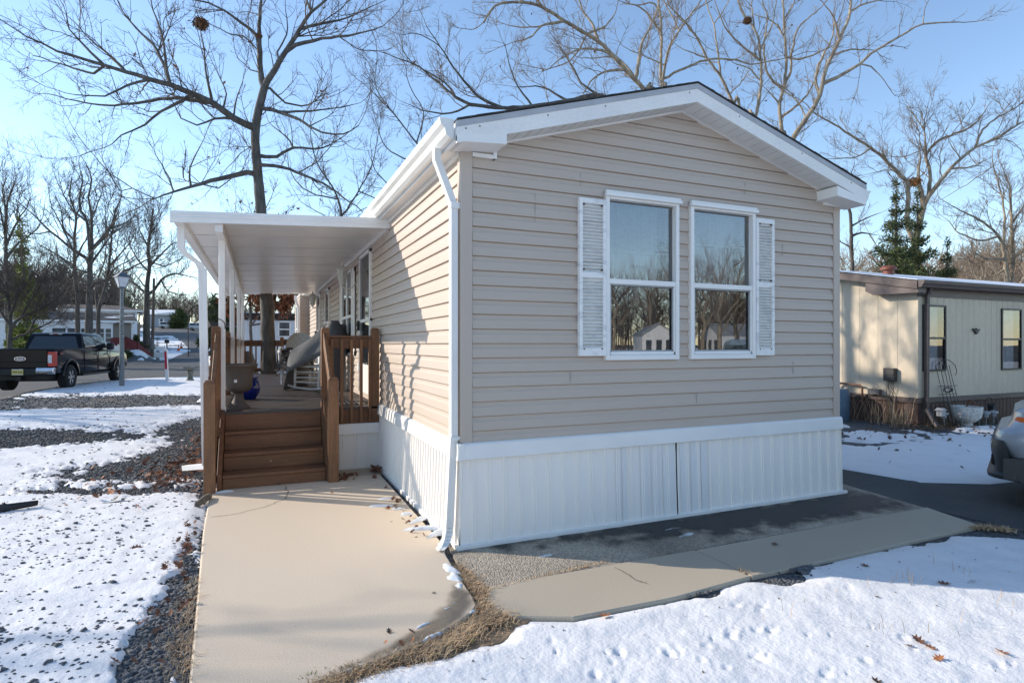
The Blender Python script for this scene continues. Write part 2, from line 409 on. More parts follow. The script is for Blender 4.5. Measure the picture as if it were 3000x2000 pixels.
def blob(mb, cx, cy, z, rx, ry, h, seed, ang=0.0):
    rr = random.Random(seed); n = 18; k = 4; ph = [rr.uniform(0,6.28) for _ in range(4)]
    rows = []
    for i in range(k+1):
        t = i/k; row = []
        for j in range(n+1):
            a = 2*PI*(j % n)/n; q = 1+.28*math.sin(2*a+ph[0])+.2*math.sin(3*a+ph[1])+.14*math.sin(5*a+ph[2])
            u, v = rx*q*t*math.cos(a), ry*q*t*math.sin(a)
            row.append((cx+u*math.cos(ang)-v*math.sin(ang), cy+u*math.sin(ang)+v*math.cos(ang), z+h*(1-t**2.5)-.002*t))
        rows.append(row)
    mb.grid(rows)
mb = MB()
for i,(px,py,rx,ry,h,a) in enumerate([(1318,1665,.05,.09,.02,.3),(1332,1690,.04,.10,.02,.2),(1345,1715,.03,.05,.01,0),(1240,1830,.05,.02,.01,.4),(1310,1782,.03,.012,.008,.2),(1330,1765,.02,.01,.006,0),(1385,1790,.03,.012,.01,.5),(1268,1862,.06,.02,.012,.4),(1130,1460,.07,.03,.015,0),(1112,1482,.11,.035,.02,-.2),(1165,1490,.06,.03,.015,0),(1190,1505,.05,.05,.02,.4),(1288,1562,.13,.05,.035,.5),(1255,1548,.12,.06,.03,-.2),(1228,1522,.10,.05,.025,.6),(1205,1548,.09,.03,.015,.2),(1300,1590,.07,.04,.02,.9),(1130,1458,.03,.02,.01,0),(1960,1545,.18,.03,.006,.1),(2010,1560,.15,.03,.006,.3),(1600,1620,.1,.02,.005,0),(660,1440,.09,.045,.02,.1)]):
    p = G(px,py,.03); blob(mb, p[0], p[1], .028 if px < 1420 else .012, rx, ry, h, i, a)
tag(build(mb, 'ice_patches', pmat('thin_ice', (.74,.78,.82), .3, (.6,.63,.66), 12), smooth=True, fixn=False), kind='stuff')

soil_m = pmat('matted_soil', (.30,.215,.13), .95, (.15,.105,.07), 14, bump=.012, bscale=40, fine=.3)
flat('soil_strip', [G(px,py,.0)[:2] for px,py in ((880,2040),(960,1988),(1100,1942),(1250,1880),(1330,1838),(1382,1800),(1400,1774),(1388,1742),(1360,1702),(1335,1640),(1350,1640),(1400,1705),(1440,1735),(1480,1790),(1560,1815),(1480,1880),(1350,1915),(1250,1960),(1050,2040))], .008, soil_m, .05)
# ---------------------------------------------------------------- snow cover (a height field that dips under the ground where the snow has melted)
FRONT_EDGE = [G(px,py,.02)[:2] for px,py in ((930,2060),(1010,1990),(1100,1950),(1250,1925),(1317,1914),(1345,1888),(1482,1860),(1500,1827),(1560,1806),(1634,1795),(1660,1782),(1741,1766),(1946,1756),(2030,1742),(2098,1733),(2130,1705),(2168,1690),(2306,1706),(2377,1692),(2340,1665),(2420,1640),(2485,1610),(2560,1614),(2653,1588),(2720,1592),(2796,1566),(2918,1567),(3000,1575))]
FRONT = FRONT_EDGE + [(4.45,-1.75),(4.45,-14),(60,-14),(200,-200),(-200,-200),(-60,-14),(-14,-10),(-6,-6.5),(-2.0,-3.6)]
RIGHT = [(4.9,9),(5.25,2.2),(5.36,.83),(5.53,-.04),(5.85,-.26),(6.16,-.40),(7.6,-.5),(8.7,-.95),(40,-1.0),(40,2.3),(10.9,2.45),(10.0,2.6),(9.3,3.3),(9.3,16),(4.9,16)]
HARD = [PATH, SLAB, WALK, WALK2, DRIVE, [(-.06,-.06),(4.28,-.06),(4.28,18.2),(-.06,18.2)]]
DECKR = [(-2.0,2.5),(0,2.5),(0,13.3),(-2.0,13.3)]
def gauss(x, y, cx, cy, sx, sy, ang=0.0):
    u = (x-cx)*math.cos(ang)+(y-cy)*math.sin(ang); v = -(x-cx)*math.sin(ang)+(y-cy)*math.cos(ang)
    return np.exp(-(u*u/(2*sx*sx)+v*v/(2*sy*sy)))
def cover(x, y):
    """positive where snow lies (roughly metres from its edge)"""
    f1 = fbm(x,y,1.1,5,3); f2 = fbm(x,y,6,3,9)
    r = (x-CX)*CA-(y-CY)*SA; d = (x-CX)*SA+(y-CY)*CA
    front = sdist(x,y,FRONT) + .045*f2 + .03*f1 + .02*fbm(x,y,18,2,12)
    right = np.minimum(sdist(x,y,RIGHT)+.10*f2, .25) + .30*fbm(x,y,2.2,4,21) - .32*sstep(1.0,2.4,y)*(x>4.5)*(x<14) + .10
    # gravel yard on the left
    # bands run across the view as the drifts in the photo do
    u = r*.5; v = d
    band = fbm(u, v*1.0, .75, 4, 31)
    left = .36 + .50*band + .34*f2
    for (cx,cy,sx,sy,an,am) in ((-2.6,4.6,.75,.8,0,1.6),(-2.2,6.6,.35,2.2,.15,1.5),(-3.0,3.15,1.4,.16,-.35,.75),(-1.93,.3,.09,.75,.04,.9),(-1.95,-.55,.12,.4,0,1.0),(-1.95,-1.3,.10,.25,0,.8),(-5.3,8.2,1.5,.75,-.4,1.1),(-7.2,15.2,4.2,1.5,-.45,.75),(-4.0,14.0,2.0,.8,-.4,.6),(-9,20,3,.8,-.4,.5)):
        left = left - am*gauss(x,y,cx,cy,sx,sy,an)
    for (cx,cy,sx,sy,an,am) in ((-4.2,5.6,2.0,.5,-.4,.9),(-3.2,2.0,1.4,.8,-.3,.5),(-2.7,-.2,.55,.9,0,.55),(-4.3,11.3,2.0,.8,-.4,.7),(-5.5,19,3.0,1.0,-.3,.55)):
        left = left + am*gauss(x,y,cx,cy,sx,sy,an)
    left = np.minimum(left*.55, (-1.90-x)*1.6+.16*f1+.10*f2+.05) + .17*fbm(x,y,11,3,15) + .10*fbm(x,y,34,2,16)
    left = np.minimum(left, sdist(x,y,YARD)*.6-.12+.2*f1)
    far = .08 + .65*fbm(x,y,.16,5,41) + .45*fbm(x,y,.8,3,43)
    near_left = (x < -1.2) & (y > -2.2) & (d < 30)
    c = np.where(near_left, np.where(y < -1.2, np.maximum(left, front), left), np.where(y < -.6, front, right))
    c = np.where((x < -1.9) & (y < -1.9), np.maximum(c, .25+.3*f1), c)
    c = np.where((x < 4.3) & (y > 13.5) & (x > -3), .12+.4*f1, c)
    c = np.where(d > 29.5, far, c)
    px = 1500+F*r/np.maximum(d,1)
    D_ = [29,33,40,50,62,77,100,130,150,168]
    le = np.interp(d, D_, [100,150,240,380,500,560,530,478,430,300]); ri = np.interp(d, D_, [760,760,720,690,680,690,670,600,560,520])
    onroad = np.minimum(px-le, ri-px)*d/F
    c = np.where(d > 29.5, np.minimum(c, -onroad*.5+.1*f1), c)
    for P_ in HARD: c = np.minimum(c, -sdist(x,y,P_)-.0)
    c = np.minimum(c, -sdist(x,y,DECKR)-.05)
    return c
PITS = []
rp = random.Random(12)
for _ in range(140):
    a = rp.uniform(-.2, 1.0); q = rp.uniform(1.2, 4.5); PITS.append((CX+q*math.sin(a)+.2, CY+q*math.cos(a)-.4, rp.uniform(.006,.018), rp.uniform(.006,.016)))
for px,py in ((2235,1760),(2258,1832),(2210,1905),(2235,1918),(2140,1838),(2215,1830),(2155,1760),(2420,1960),(1960,1900),(2140,1850)):
    p = G(px,py,.05); PITS.append((p[0],p[1],.018,.015)); PITS.append((p[0]+.055,p[1]+.02,.012,.008))
def snowz(x, y):
    c = cover(x,y)
    n1 = fbm(x,y,2.3,4,51); n2 = fbm(x,y,9,3,61); n3 = fbm(x,y,30,2,71)
    th = (.024+.014*n1)*sstep(0,.14,c) + .007*n2*sstep(.02,.2,c) + .0025*n3*sstep(0,.1,c) - .02*sstep(0.02,-.05,c) + .007*sstep(0,.03,c)
    near = np.hypot(x-CX,y-CY) < 7
    pit = np.zeros_like(x)
    for (cx,cy,rr,dp) in PITS:
        q = (x-cx)**2+(y-cy)**2; k = near & (q < rr*rr*9)
        pit[k] += dp*np.exp(-q[k]/(2*rr*rr)) - .25*dp*np.exp(-(np.sqrt(q[k])-2.2*rr)**2/(2*(rr*.6)**2))
    rd = 0
    return gz(x,y) + th - pit*sstep(.05,.15,c)
sa = list(np.radians(np.arange(-50+23.4, 50+23.4, .16))) + list(np.radians(np.arange(50+23.4, 310+23.4, 3)))
sr = [1.3*1.0075**i for i in range(640)]; sr = [q for q in sr if q < 135] + [150, 170, 200, 240]
polar(sa, sr, snowz, 'snow', snow_m)
# ---------------------------------------------------------------- the mobile home
HW = 4.214; HL = 17.8
vinyl = pmat('beige_vinyl', (.515,.43,.362), .48, (.495,.41,.342), .7, bump=.0006, bscale=40, spec=.4)
wht = pmat('white_trim', (.84,.82,.79), .42, (.79,.775,.75), 3, spec=.45)
wht_w = pmat('white_gutter', (.80,.79,.76), .4, (.72,.70,.66), 2.2)
home = thing('mobile_home', 'beige vinyl sided mobile home with white skirting and two tall shuttered front windows', 'house', (HW/2, HL/2, 0))
COURSE = .1155; ZS = .80
RZP, RXP = 3.93, 2.11                      # ridge height and place at the rake
slope = (3.93-3.27)/(2.11+.10)
def roof_top(x): return RZP - slope*abs(x-RXP)
def under(x): return 3.78 - slope*abs(x-2.13)       # underside of the rake soffit
PROF = [(0,-.004),(0.0,.016),(.03,.0175),(.58,.0105),(.68,.0045),(.78,.002),(.93,.001),(1.0,-.005)]
def siding(mb, axis, a0, a1, z0, z1, sgn, base, opens=(), top=None, phase=0.0):
    """lap siding on a wall; axis 0: along x facing -y, axis 1: along y facing sgn*x"""
    cuts = sorted(set([a0,a1]+[o[0] for o in opens]+[o[1] for o in opens]))
    cuts = [c for c in cuts if a0-1e-6 <= c <= a1+1e-6]
    def P_(a, off, z):
        wv_ = .0011*math.sin(2.3*a+1.9*math.floor((z-z0)/COURSE+.02))+.0007*math.sin(5.7*a+3.1*z); z = z+.0012*math.sin(1.3*a+2.2*math.floor((z-z0)/COURSE+.02)); off = off+wv_
        return (a, base-off, z) if axis == 0 else (base+sgn*off, a, z)
    n = int((z1-z0)/COURSE)+2
    for i in range(n):
        zb = z0+i*COURSE+phase
        prof = [(zb+t*COURSE, o) for t,o in PROF]
        for u, v in zip(cuts[:-1], cuts[1:]):
            rng = [(max(zb,z0), min(zb+COURSE,z1))]
            for o in opens:
                if o[0] < (u+v)/2 < o[1]:
                    nr = []
                    for (p,q) in rng:
                        if o[3] <= p or o[2] >= q: nr.append((p,q)); continue
                        if p < o[2]: nr.append((p,o[2]))
                        if q > o[3]: nr.append((o[3],q))
                    rng = nr
            for (p,q) in rng:
                if q-p < 1e-4: continue
                pts = []
                for (z,o_) in prof:
                    if p-1e-9 <= z <= q+1e-9: pts.append((z,o_))
                def at(zz):
                    for (za,oa),(zc,oc) in zip(prof[1:-1],prof[2:]):
                        if za <= zz <= zc: return oa+(oc-oa)*(zz-za)/(zc-za)
                    return prof[-1][1]
                if not pts or pts[0][0] > p+1e-6: pts.insert(0,(p,at(p)))
                if pts[-1][0] < q-1e-6: pts.append((q,at(q)))
                rows = []
                for (z,o_) in pts:
                    l, r = u, v
                    if top is not None:
                        tl = top(z) or (2.13,2.13)
                        l = min(max(u,tl[0]),v); r = max(min(v,tl[1]),u)
                        if r < l: l = r = (l if l in (u,v) else r)
                    k = max(1, int((r-l)/.3))
                    rows.append([P_(lerp(l,r,j/k), o_, z) for j in range(k+1)])
                if rows and any(abs(r[0][0]-r[-1][0])+abs(r[0][1]-r[-1][1]) > 1e-5 for r in rows):
                    m = min(len(r) for r in rows)
                    if any(len(r) != m for r in rows): rows = [[r[0], r[-1]] for r in rows]
                    mb.grid(rows)
def gable_top(z):
    h = (3.80-z)/slope+.05
    if h <= 0: return None
    return (2.13-h, 2.13+h)
WIN = [(1.29,2.08,1.46,2.90),(2.215,3.015,1.46,2.90)]
mb = MB(); siding(mb, 0, 0.075, HW-.075, ZS, 3.86, 1, 0.0, [(a+.02,b-.02,c+.02,d-.02) for a,b,c,d in WIN], gable_top)
build(mb, 'front_wall', vinyl, home, fixn=False, smooth=False)
# side wall openings: door, window pair, window, door, end window
SIDE = [(3.98,4.90,.90,2.93),(5.75,6.95,1.42,2.86),(9.35,10.05,1.5,2.86),(11.4,12.3,.9,2.9)]
mb = MB(); siding(mb, 1, 0.06, 15.2, ZS, 3.16, -1, 0.0, [(a+.02,b-.02,c,d) for a,b,c,d in SIDE])
siding(mb, 1, 15.2, HL, ZS, 3.16, -1, -.28, [(16.0,16.55,1.45,2.85)])
build(mb, 'side_wall', vinyl, home, fixn=False)
mb = MB(); siding(mb, 1, 0.06, HL, ZS, 3.16, 1, HW, []); mb.box(0,HW,HL,HL+.05,.2,3.4); build(mb, 'back_wall', vinyl, home, fixn=False)
# bump-out end wall facing the porch
mb = MB(); siding(mb, 0, -.28, 0, ZS, 3.16, 1, 15.2, []); build(mb, 'return_wall', vinyl, home, fixn=False)
# corner posts with an open J-channel side
for sx in (0,1):
    mb = MB(); xo = (lambda x: x) if sx == 0 else (lambda x: HW-x)
    a_, b_ = sorted((xo(-.022),xo(.072))); c_, d_ = sorted((xo(-.022),xo(.0)))
    mb.prism([(a_,-.022),(b_,-.022),(b_,0),(d_,0),(d_,.075),(c_,.075)] if sx == 0 else [(a_,-.022),(b_,-.022),(b_,.075),(c_,.075),(c_,0),(a_,0)],2,ZS-.02,3.13)
    build(mb, 'corner_post', vinyl, home, bevel=.003)
# butt joints of the siding lengths: thin lips
for (x, za, zb) in ((.62,2.61,2.84),(.95,1.27,1.38),(3.55,1.30,1.42),(1.05,2.95,3.06),(2.3,1.04,1.15),(3.4,2.50,2.61),(2.9,3.07,3.18)):
    mb = MB(); mb.box(x, x+.0018, -.0175, -.012, za, zb); build(mb, 'siding_joint', pmat('vinyl_shade', (.36,.32,.285), .6), home)

# ---- roof
shing = pmat('dark_shingle', (.075,.072,.072), .9, (.045,.044,.046), 9, bump=.004, bscale=60, fine=.3)
RO = -.25
mb = MB()
xl, xr = -.13, 4.33
for (a, b) in ((xl, RXP), (RXP, xr)):
    za, zb = roof_top(a), roof_top(b)
    mb.add([(a,RO-.006,za),(b,RO-.006,zb),(b,HL+.25,zb),(a,HL+.25,za),(a,RO-.006,za-.008),(b,RO-.006,zb-.008),(b,HL+.25,zb-.014),(a,HL+.25,za-.014)],
           [(0,1,2,3),(4,7,6,5),(0,4,5,1),(3,2,6,7),(0,3,7,4),(1,5,6,2)])
# shingle tabs breaking the edge line
rs = random.Random(4)
for k in range(46):
    for side in (0,1):
        x0 = lerp(xl, RXP, k/46) if side == 0 else lerp(RXP, xr, k/46)
        x1 = x0+.046; z0, z1 = roof_top(x0), roof_top(x1); e = RO-.009-rs.uniform(0,.008)
        mb.add([(x0,e,z0+.002),(x1,e,z1+.002),(x1,e+.30,z1+.004),(x0,e+.30,z0+.004),(x0,e,z0-.004),(x1,e,z1-.004)], [(0,1,2,3),(4,5,1,0)])
build(mb, 'shingle_roof', shing, home, fixn=False)
def rake(y0, y1, off_t, off_b, mat, name, x0=xl, x1=xr):
    mb = MB()
    for (a,b) in ((x0,RXP),(RXP,x1)):
        za, zb = roof_top(a), roof_top(b)
        mb.add([(a,y0,za-off_b),(b,y0,zb-off_b),(b,y1,zb-off_b),(a,y1,za-off_b),(a,y0,za-off_t),(b,y0,zb-off_t),(b,y1,zb-off_t),(a,y1,za-off_t)],
               [(0,3,2,1),(4,5,6,7),(0,1,5,4),(1,2,6,5),(2,3,7,6),(3,0,4,7)])
    return build(mb, name, mat, home)
drip = pmat('grey_drip_edge', (.42,.43,.45), .5, (.36,.37,.39), 5)
rake(RO-.004, RO+.03, .016, .062, drip, 'drip_edge')
rake(RO+.001, RO+.024, .062, .178, pmat('fascia_white', (.82,.80,.77), .5, (.72,.705,.685), 2.2, lo=.2, hi=.6, stretch=(1,1,2), fine=.04), 'fascia_board')
# soffit with pleats
sof = pmat('soffit_white', (.74,.73,.71), .55, (.68,.67,.65), 3)
mb = MB()
for (a,b) in ((xl+.02,RXP),(RXP,xr-.02)):
    n = int(abs(b-a)/.10)
    for k in range(n):
        u0 = lerp(a,b,k/n); u1 = lerp(a,b,(k+1)/n); g = .0018/abs(b-a)*(b-a)
        z0, z1 = roof_top(u0)-.172, roof_top(u1)-.172
        mb.add([(u0+g,RO+.02,z0-.004),(u1-g,RO+.02,z1-.004),(u1-g,-.0,z1-.004),(u0+g,-.0,z0-.004)],[(0,1,2,3)])
        mb.add([(u1-g,RO+.02,z1-.004),(u1+g,RO+.02,z1+.006),(u1+g,0,z1+.006),(u1-g,0,z1-.004)],[(0,1,2,3)])
build(mb, 'rake_soffit', sof, home, fixn=False)
mb = MB()
for (a,b) in ((.26,2.13),(2.13,4.02)):
    za, zb = under(a), under(b)
    mb.add([(a,-.034,za-.035),(b,-.034,zb-.035),(b,.0,zb-.035),(a,.0,za-.035),(a,-.034,za+.015),(b,-.034,zb+.015),(b,.0,zb+.015),(a,.0,za+.015)],
           [(0,3,2,1),(4,5,6,7),(0,1,5,4),(1,2,6,5),(2,3,7,6),(3,0,4,7)])
# short level pieces at the box returns
mb.box(.07,.27,-.034,0,3.075,3.105); mb.box(.245,.275,-.036,0,3.075,3.20); mb.box(4.0,4.20,-.034,0,3.06,3.09); mb.box(3.995,4.025,-.036,0,3.06,3.18)
build(mb, 'soffit_trim', wht, home, bevel=.002)
# box returns at the eaves
mb = MB()
mb.add([(-.13,RO+.0,3.095),(.27,RO+.0,3.125),(.27,0,3.125),(-.13,0,3.095),(-.13,RO+.0,3.14),(.27,RO+.0,3.215),(.27,0,3.215),(-.13,0,3.14)],[(0,3,2,1),(0,1,5,4),(1,2,6,5),(2,3,7,6),(3,0,4,7),(4,5,6,7)])
build(mb, 'eave_return', wht, home, bevel=.002); mb = MB()
mb.add([(3.9,RO+.0,3.10),(4.33,RO+.0,3.045),(4.33,0,3.045),(3.9,0,3.10),(3.9,RO+.0,3.20),(4.33,RO+.0,3.10),(4.33,0,3.10),(3.9,0,3.20)],[(0,3,2,1),(0,1,5,4),(1,2,6,5),(2,3,7,6),(3,0,4,7),(4,5,6,7)])
build(mb, 'eave_return', wht, home, bevel=.002)
# screw heads on the rake
mb = MB()
for x in (-.06,.05,.62,1.15,2.02,2.6,3.4,4.1):
    z = roof_top(x)-.085; mb = MB(); mb.box(x-.005,x+.005,RO-.002,RO+.002,z-.005,z+.005); build(mb, 'screw_head', pmat('rust', (.12,.06,.04), .8), home)
# eave: fascia, vented soffit, gutter along the left side
mb = MB(); mb.box(-.135,-.115,RO+.024,HL,3.10,3.235); mb.box(-.11,-.0,RO+.30,HL,3.115,3.125); mb.box(-.03,-.0,.02,HL,3.07,3.115)
build(mb, 'eave_soffit', wht_w, home)
gp = [(-.145,3.12),(-.175,3.12),(-.205,3.145),(-.215,3.19),(-.245,3.215),(-.255,3.262),(-.240,3.262),(-.232,3.222),(-.205,3.198),(-.192,3.15),(-.17,3.132),(-.145,3.132)]
mb = MB(); mb.prism(gp, 1, RO+.03, HL+.2)
mb.prism([(-.145,3.12),(-.175,3.12),(-.205,3.145),(-.215,3.19),(-.245,3.215),(-.255,3.262),(-.145,3.262)], 1, RO+.026, RO+.03)
build(mb, 'gutter', wht_w, home)
mb = MB(); mb.prism([(4.345,3.09),(4.375,3.09),(4.40,3.12),(4.42,3.18),(4.45,3.21),(4.345,3.21)], 1, RO+.03, HL+.2); mb.box(4.2,4.33,0,HL,3.06,3.1); build(mb, 'gutter', wht_w, home)
# downspout at the near corner
def spout(pts, wd, ht, name, parent, mat):
    mb = MB()
    for a,b in zip(pts[:-1],pts[1:]):
        d = (Vector(b)-Vector(a)).normalized()*.012
        mb.beam(Vector(a)-d, Vector(b)+d, wd, ht, up=(0,1,0) if abs((Vector(b)-Vector(a)).normalized().z) > .5 else (0,0,1))
    return build(mb, name, mat, parent, bevel=.006)
mb = MB()
def rbeam(mb, a, b, wx, wy):
    a = Vector(a); b = Vector(b); v = []
    for p in (a,b):
        for sx,sy in ((-1,-1),(-.35,-1),(-.3,-.9),(.3,-.9),(.35,-1),(1,-1),(1,1),(-1,1)): v.append(p+Vector((sx*wx/2, sy*wy/2, 0)))
    mb.add(v, [tuple(range(8)), tuple(range(15,7,-1))]+[(i,8+i,8+(i+1)%8,(i+1)%8) for i in range(8)])
DW, DD = .056, .062
rbeam(mb, (-.185,.085,3.13), (-.185,.085,3.03), DW, DD)
rbeam(mb, (-.185,.085,3.04), (-.062,.045,2.69), DW, DD)
rbeam(mb, (-.062,.045,2.70), (-.062,.045,.88), DW, DD)
rbeam(mb, (-.066,.045,.87), (-.105,.035,.20), DW+.004, DD+.004)
for k in range(6):          # crimped elbow
    t0, t1 = k/6, (k+1)/6; e = lambda t: (-.105-.085*(1-math.cos(t*1.25)), .035-.085*(1-math.cos(t*1.25)), .205-.15*math.sin(t*1.25)/math.sin(1.25))
    rbeam(mb, e(t0), tuple(p+(q-p)*.93 for p,q in zip(e(t0),e(t1))), DW+.004-.004*(k % 2), DD+.004-.004*(k % 2))
rbeam(mb, e(1.0), (-.205,-.065,.043), DW, DD)
ds = build(mb, 'downspout', wht, home, bevel=.004)
mb = MB(); mb.box(-.096,-.0,.0,.085,2.66,2.71); build(mb, 'bracket', wht, ds, bevel=.003); mb = MB(); mb.box(-.100,-.02,.0,.083,.85,.88); build(mb, 'bracket', wht, ds, bevel=.003)

# ---- skirting
def skirt(mb, axis, a0, a1, z0, z1, sgn, b0, b1, pat):
    """ribbed panel leaning from offset b1 at the foot to b0 at the top"""
    a = a0; xs = []
    while a < a1:
        for (da, off) in pat:
            if a+da < a1: xs.append((a+da, off))
        a += pat[-1][0]+.0001
    xs.append((a1, 0))
    rows = []
    for k in range(5):
        t = k/4; z = lerp(z0,z1,t); b = lerp(b1,b0,t**.8)
        rows.append([(p, b-off, z) if axis == 0 else (b+sgn*off, p, z) for p,off in xs])
    mb.grid(rows)
PATF = [(0,0),(.092,0),(.096,.009),(.104,.010),(.110,.004),(.116,.004),(.122,.010),(.130,.009),(.134,0)]
skm = pmat('white_skirting', (.90,.86,.81), .4, (.87,.83,.785), 1.4, stretch=(3,3,1), spec=.4)
GAPX = 2.06
mb = MB(); skirt(mb, 0, -.035, GAPX-.007, .02, .76, 1, -.015, -.045, PATF); skirt(mb, 0, GAPX+.007, HW+.035, .02, .76, 1, -.015, -.045, PATF)
skirt(mb, 1, -.04, 15, .02, .76, -1, -.015, -.045, [(0,0),(.06,0),(.066,.014),(.084,.014),(.09,0)])
skirt(mb, 1, -.04, 15, .02, .76, 1, HW+.015, HW+.045, [(0,0),(.06,0),(.066,.014),(.084,.014),(.09,0)])
build(mb, 'skirting', skm, home, fixn=False)
mb = MB(); mb.box(GAPX-.008,GAPX+.008,-.02,-.006,.03,.76); build(mb, 'panel_gap', pmat('black', (.008,.008,.008), .9), home)
def vent_mat():
    m, n, b = newmat('perforated_white')
    tc = n.nodes.new('ShaderNodeTexCoord'); mp = n.nodes.new('ShaderNodeMapping')
    mp.inputs['Rotation'].default_value = (0, PI/4, 0); mp.inputs['Scale'].default_value = (78,1,78)
    n.links.new(tc.outputs['Object'], mp.inputs[0])
    fr = n.nodes.new('ShaderNodeVectorMath'); fr.operation = 'FRACTION'; n.links.new(mp.outputs[0], fr.inputs[0])
    sb = n.nodes.new('ShaderNodeVectorMath'); sb.operation = 'SUBTRACT'; sb.inputs[1].default_value = (.5,0,.5); n.links.new(fr.outputs[0], sb.inputs[0])
    sx = n.nodes.new('ShaderNodeSeparateXYZ'); n.links.new(sb.outputs[0], sx.inputs[0])
    cx = n.nodes.new('ShaderNodeCombineXYZ'); n.links.new(sx.outputs[0], cx.inputs[0]); n.links.new(sx.outputs[2], cx.inputs[2])
    ln = n.nodes.new('ShaderNodeVectorMath'); ln.operation = 'LENGTH'; n.links.new(cx.outputs[0], ln.inputs[0])
    lt = n.nodes.new('ShaderNodeMath'); lt.operation = 'LESS_THAN'; lt.inputs[1].default_value = .24; n.links.new(ln.outputs['Value'], lt.inputs[0])
    mx = n.nodes.new('ShaderNodeMix'); mx.data_type = 'RGBA'; n.links.new(lt.outputs[0], mx.inputs[0])
    mx.inputs[6].default_value = (.86,.85,.83,1); mx.inputs[7].default_value = (.40,.41,.43,1)
    n.links.new(mx.outputs[2], b.inputs['Base Color']); b.inputs['Roughness'].default_value = .45
    return m
vm = vent_mat()
for xs in (((1.395,1.445),(1.462,1.510)), ((1.655,1.745),(1.775,1.865),(1.90,2.035)), ((2.10,2.19),(2.22,2.31),(2.34,2.42))):
    mb = MB()
    for (a,b) in xs: mb.add([(a,-.0485,.03),(b,-.0485,.03),(b,-.0185,.755),(a,-.0185,.755)],[(0,1,2,3)]); build(mb, 'vent_panel', vm, home, fixn=False); mb = MB()
mb = MB()
mb.prism([(-.03,.70),(-.055,.70),(-.045,.812),(-.03,.828),(0,.828),(0,.72)], 0, -.055, HW+.03)
mb.prism([(-.04,.695),(-.062,.695),(-.048,.812),(-.035,.828),(0,.828),(0,.72)], 1, -.05, 3.30)
build(mb, 'skirting_trim', wht, home, bevel=.002)
mb = MB(); mb.box(-.07,HW+.07,-.075,-.045,.0,.045); mb.box(-.075,-.045,-.045,3.25,.0,.04); build(mb, 'bottom_track', wht, home, bevel=.003)

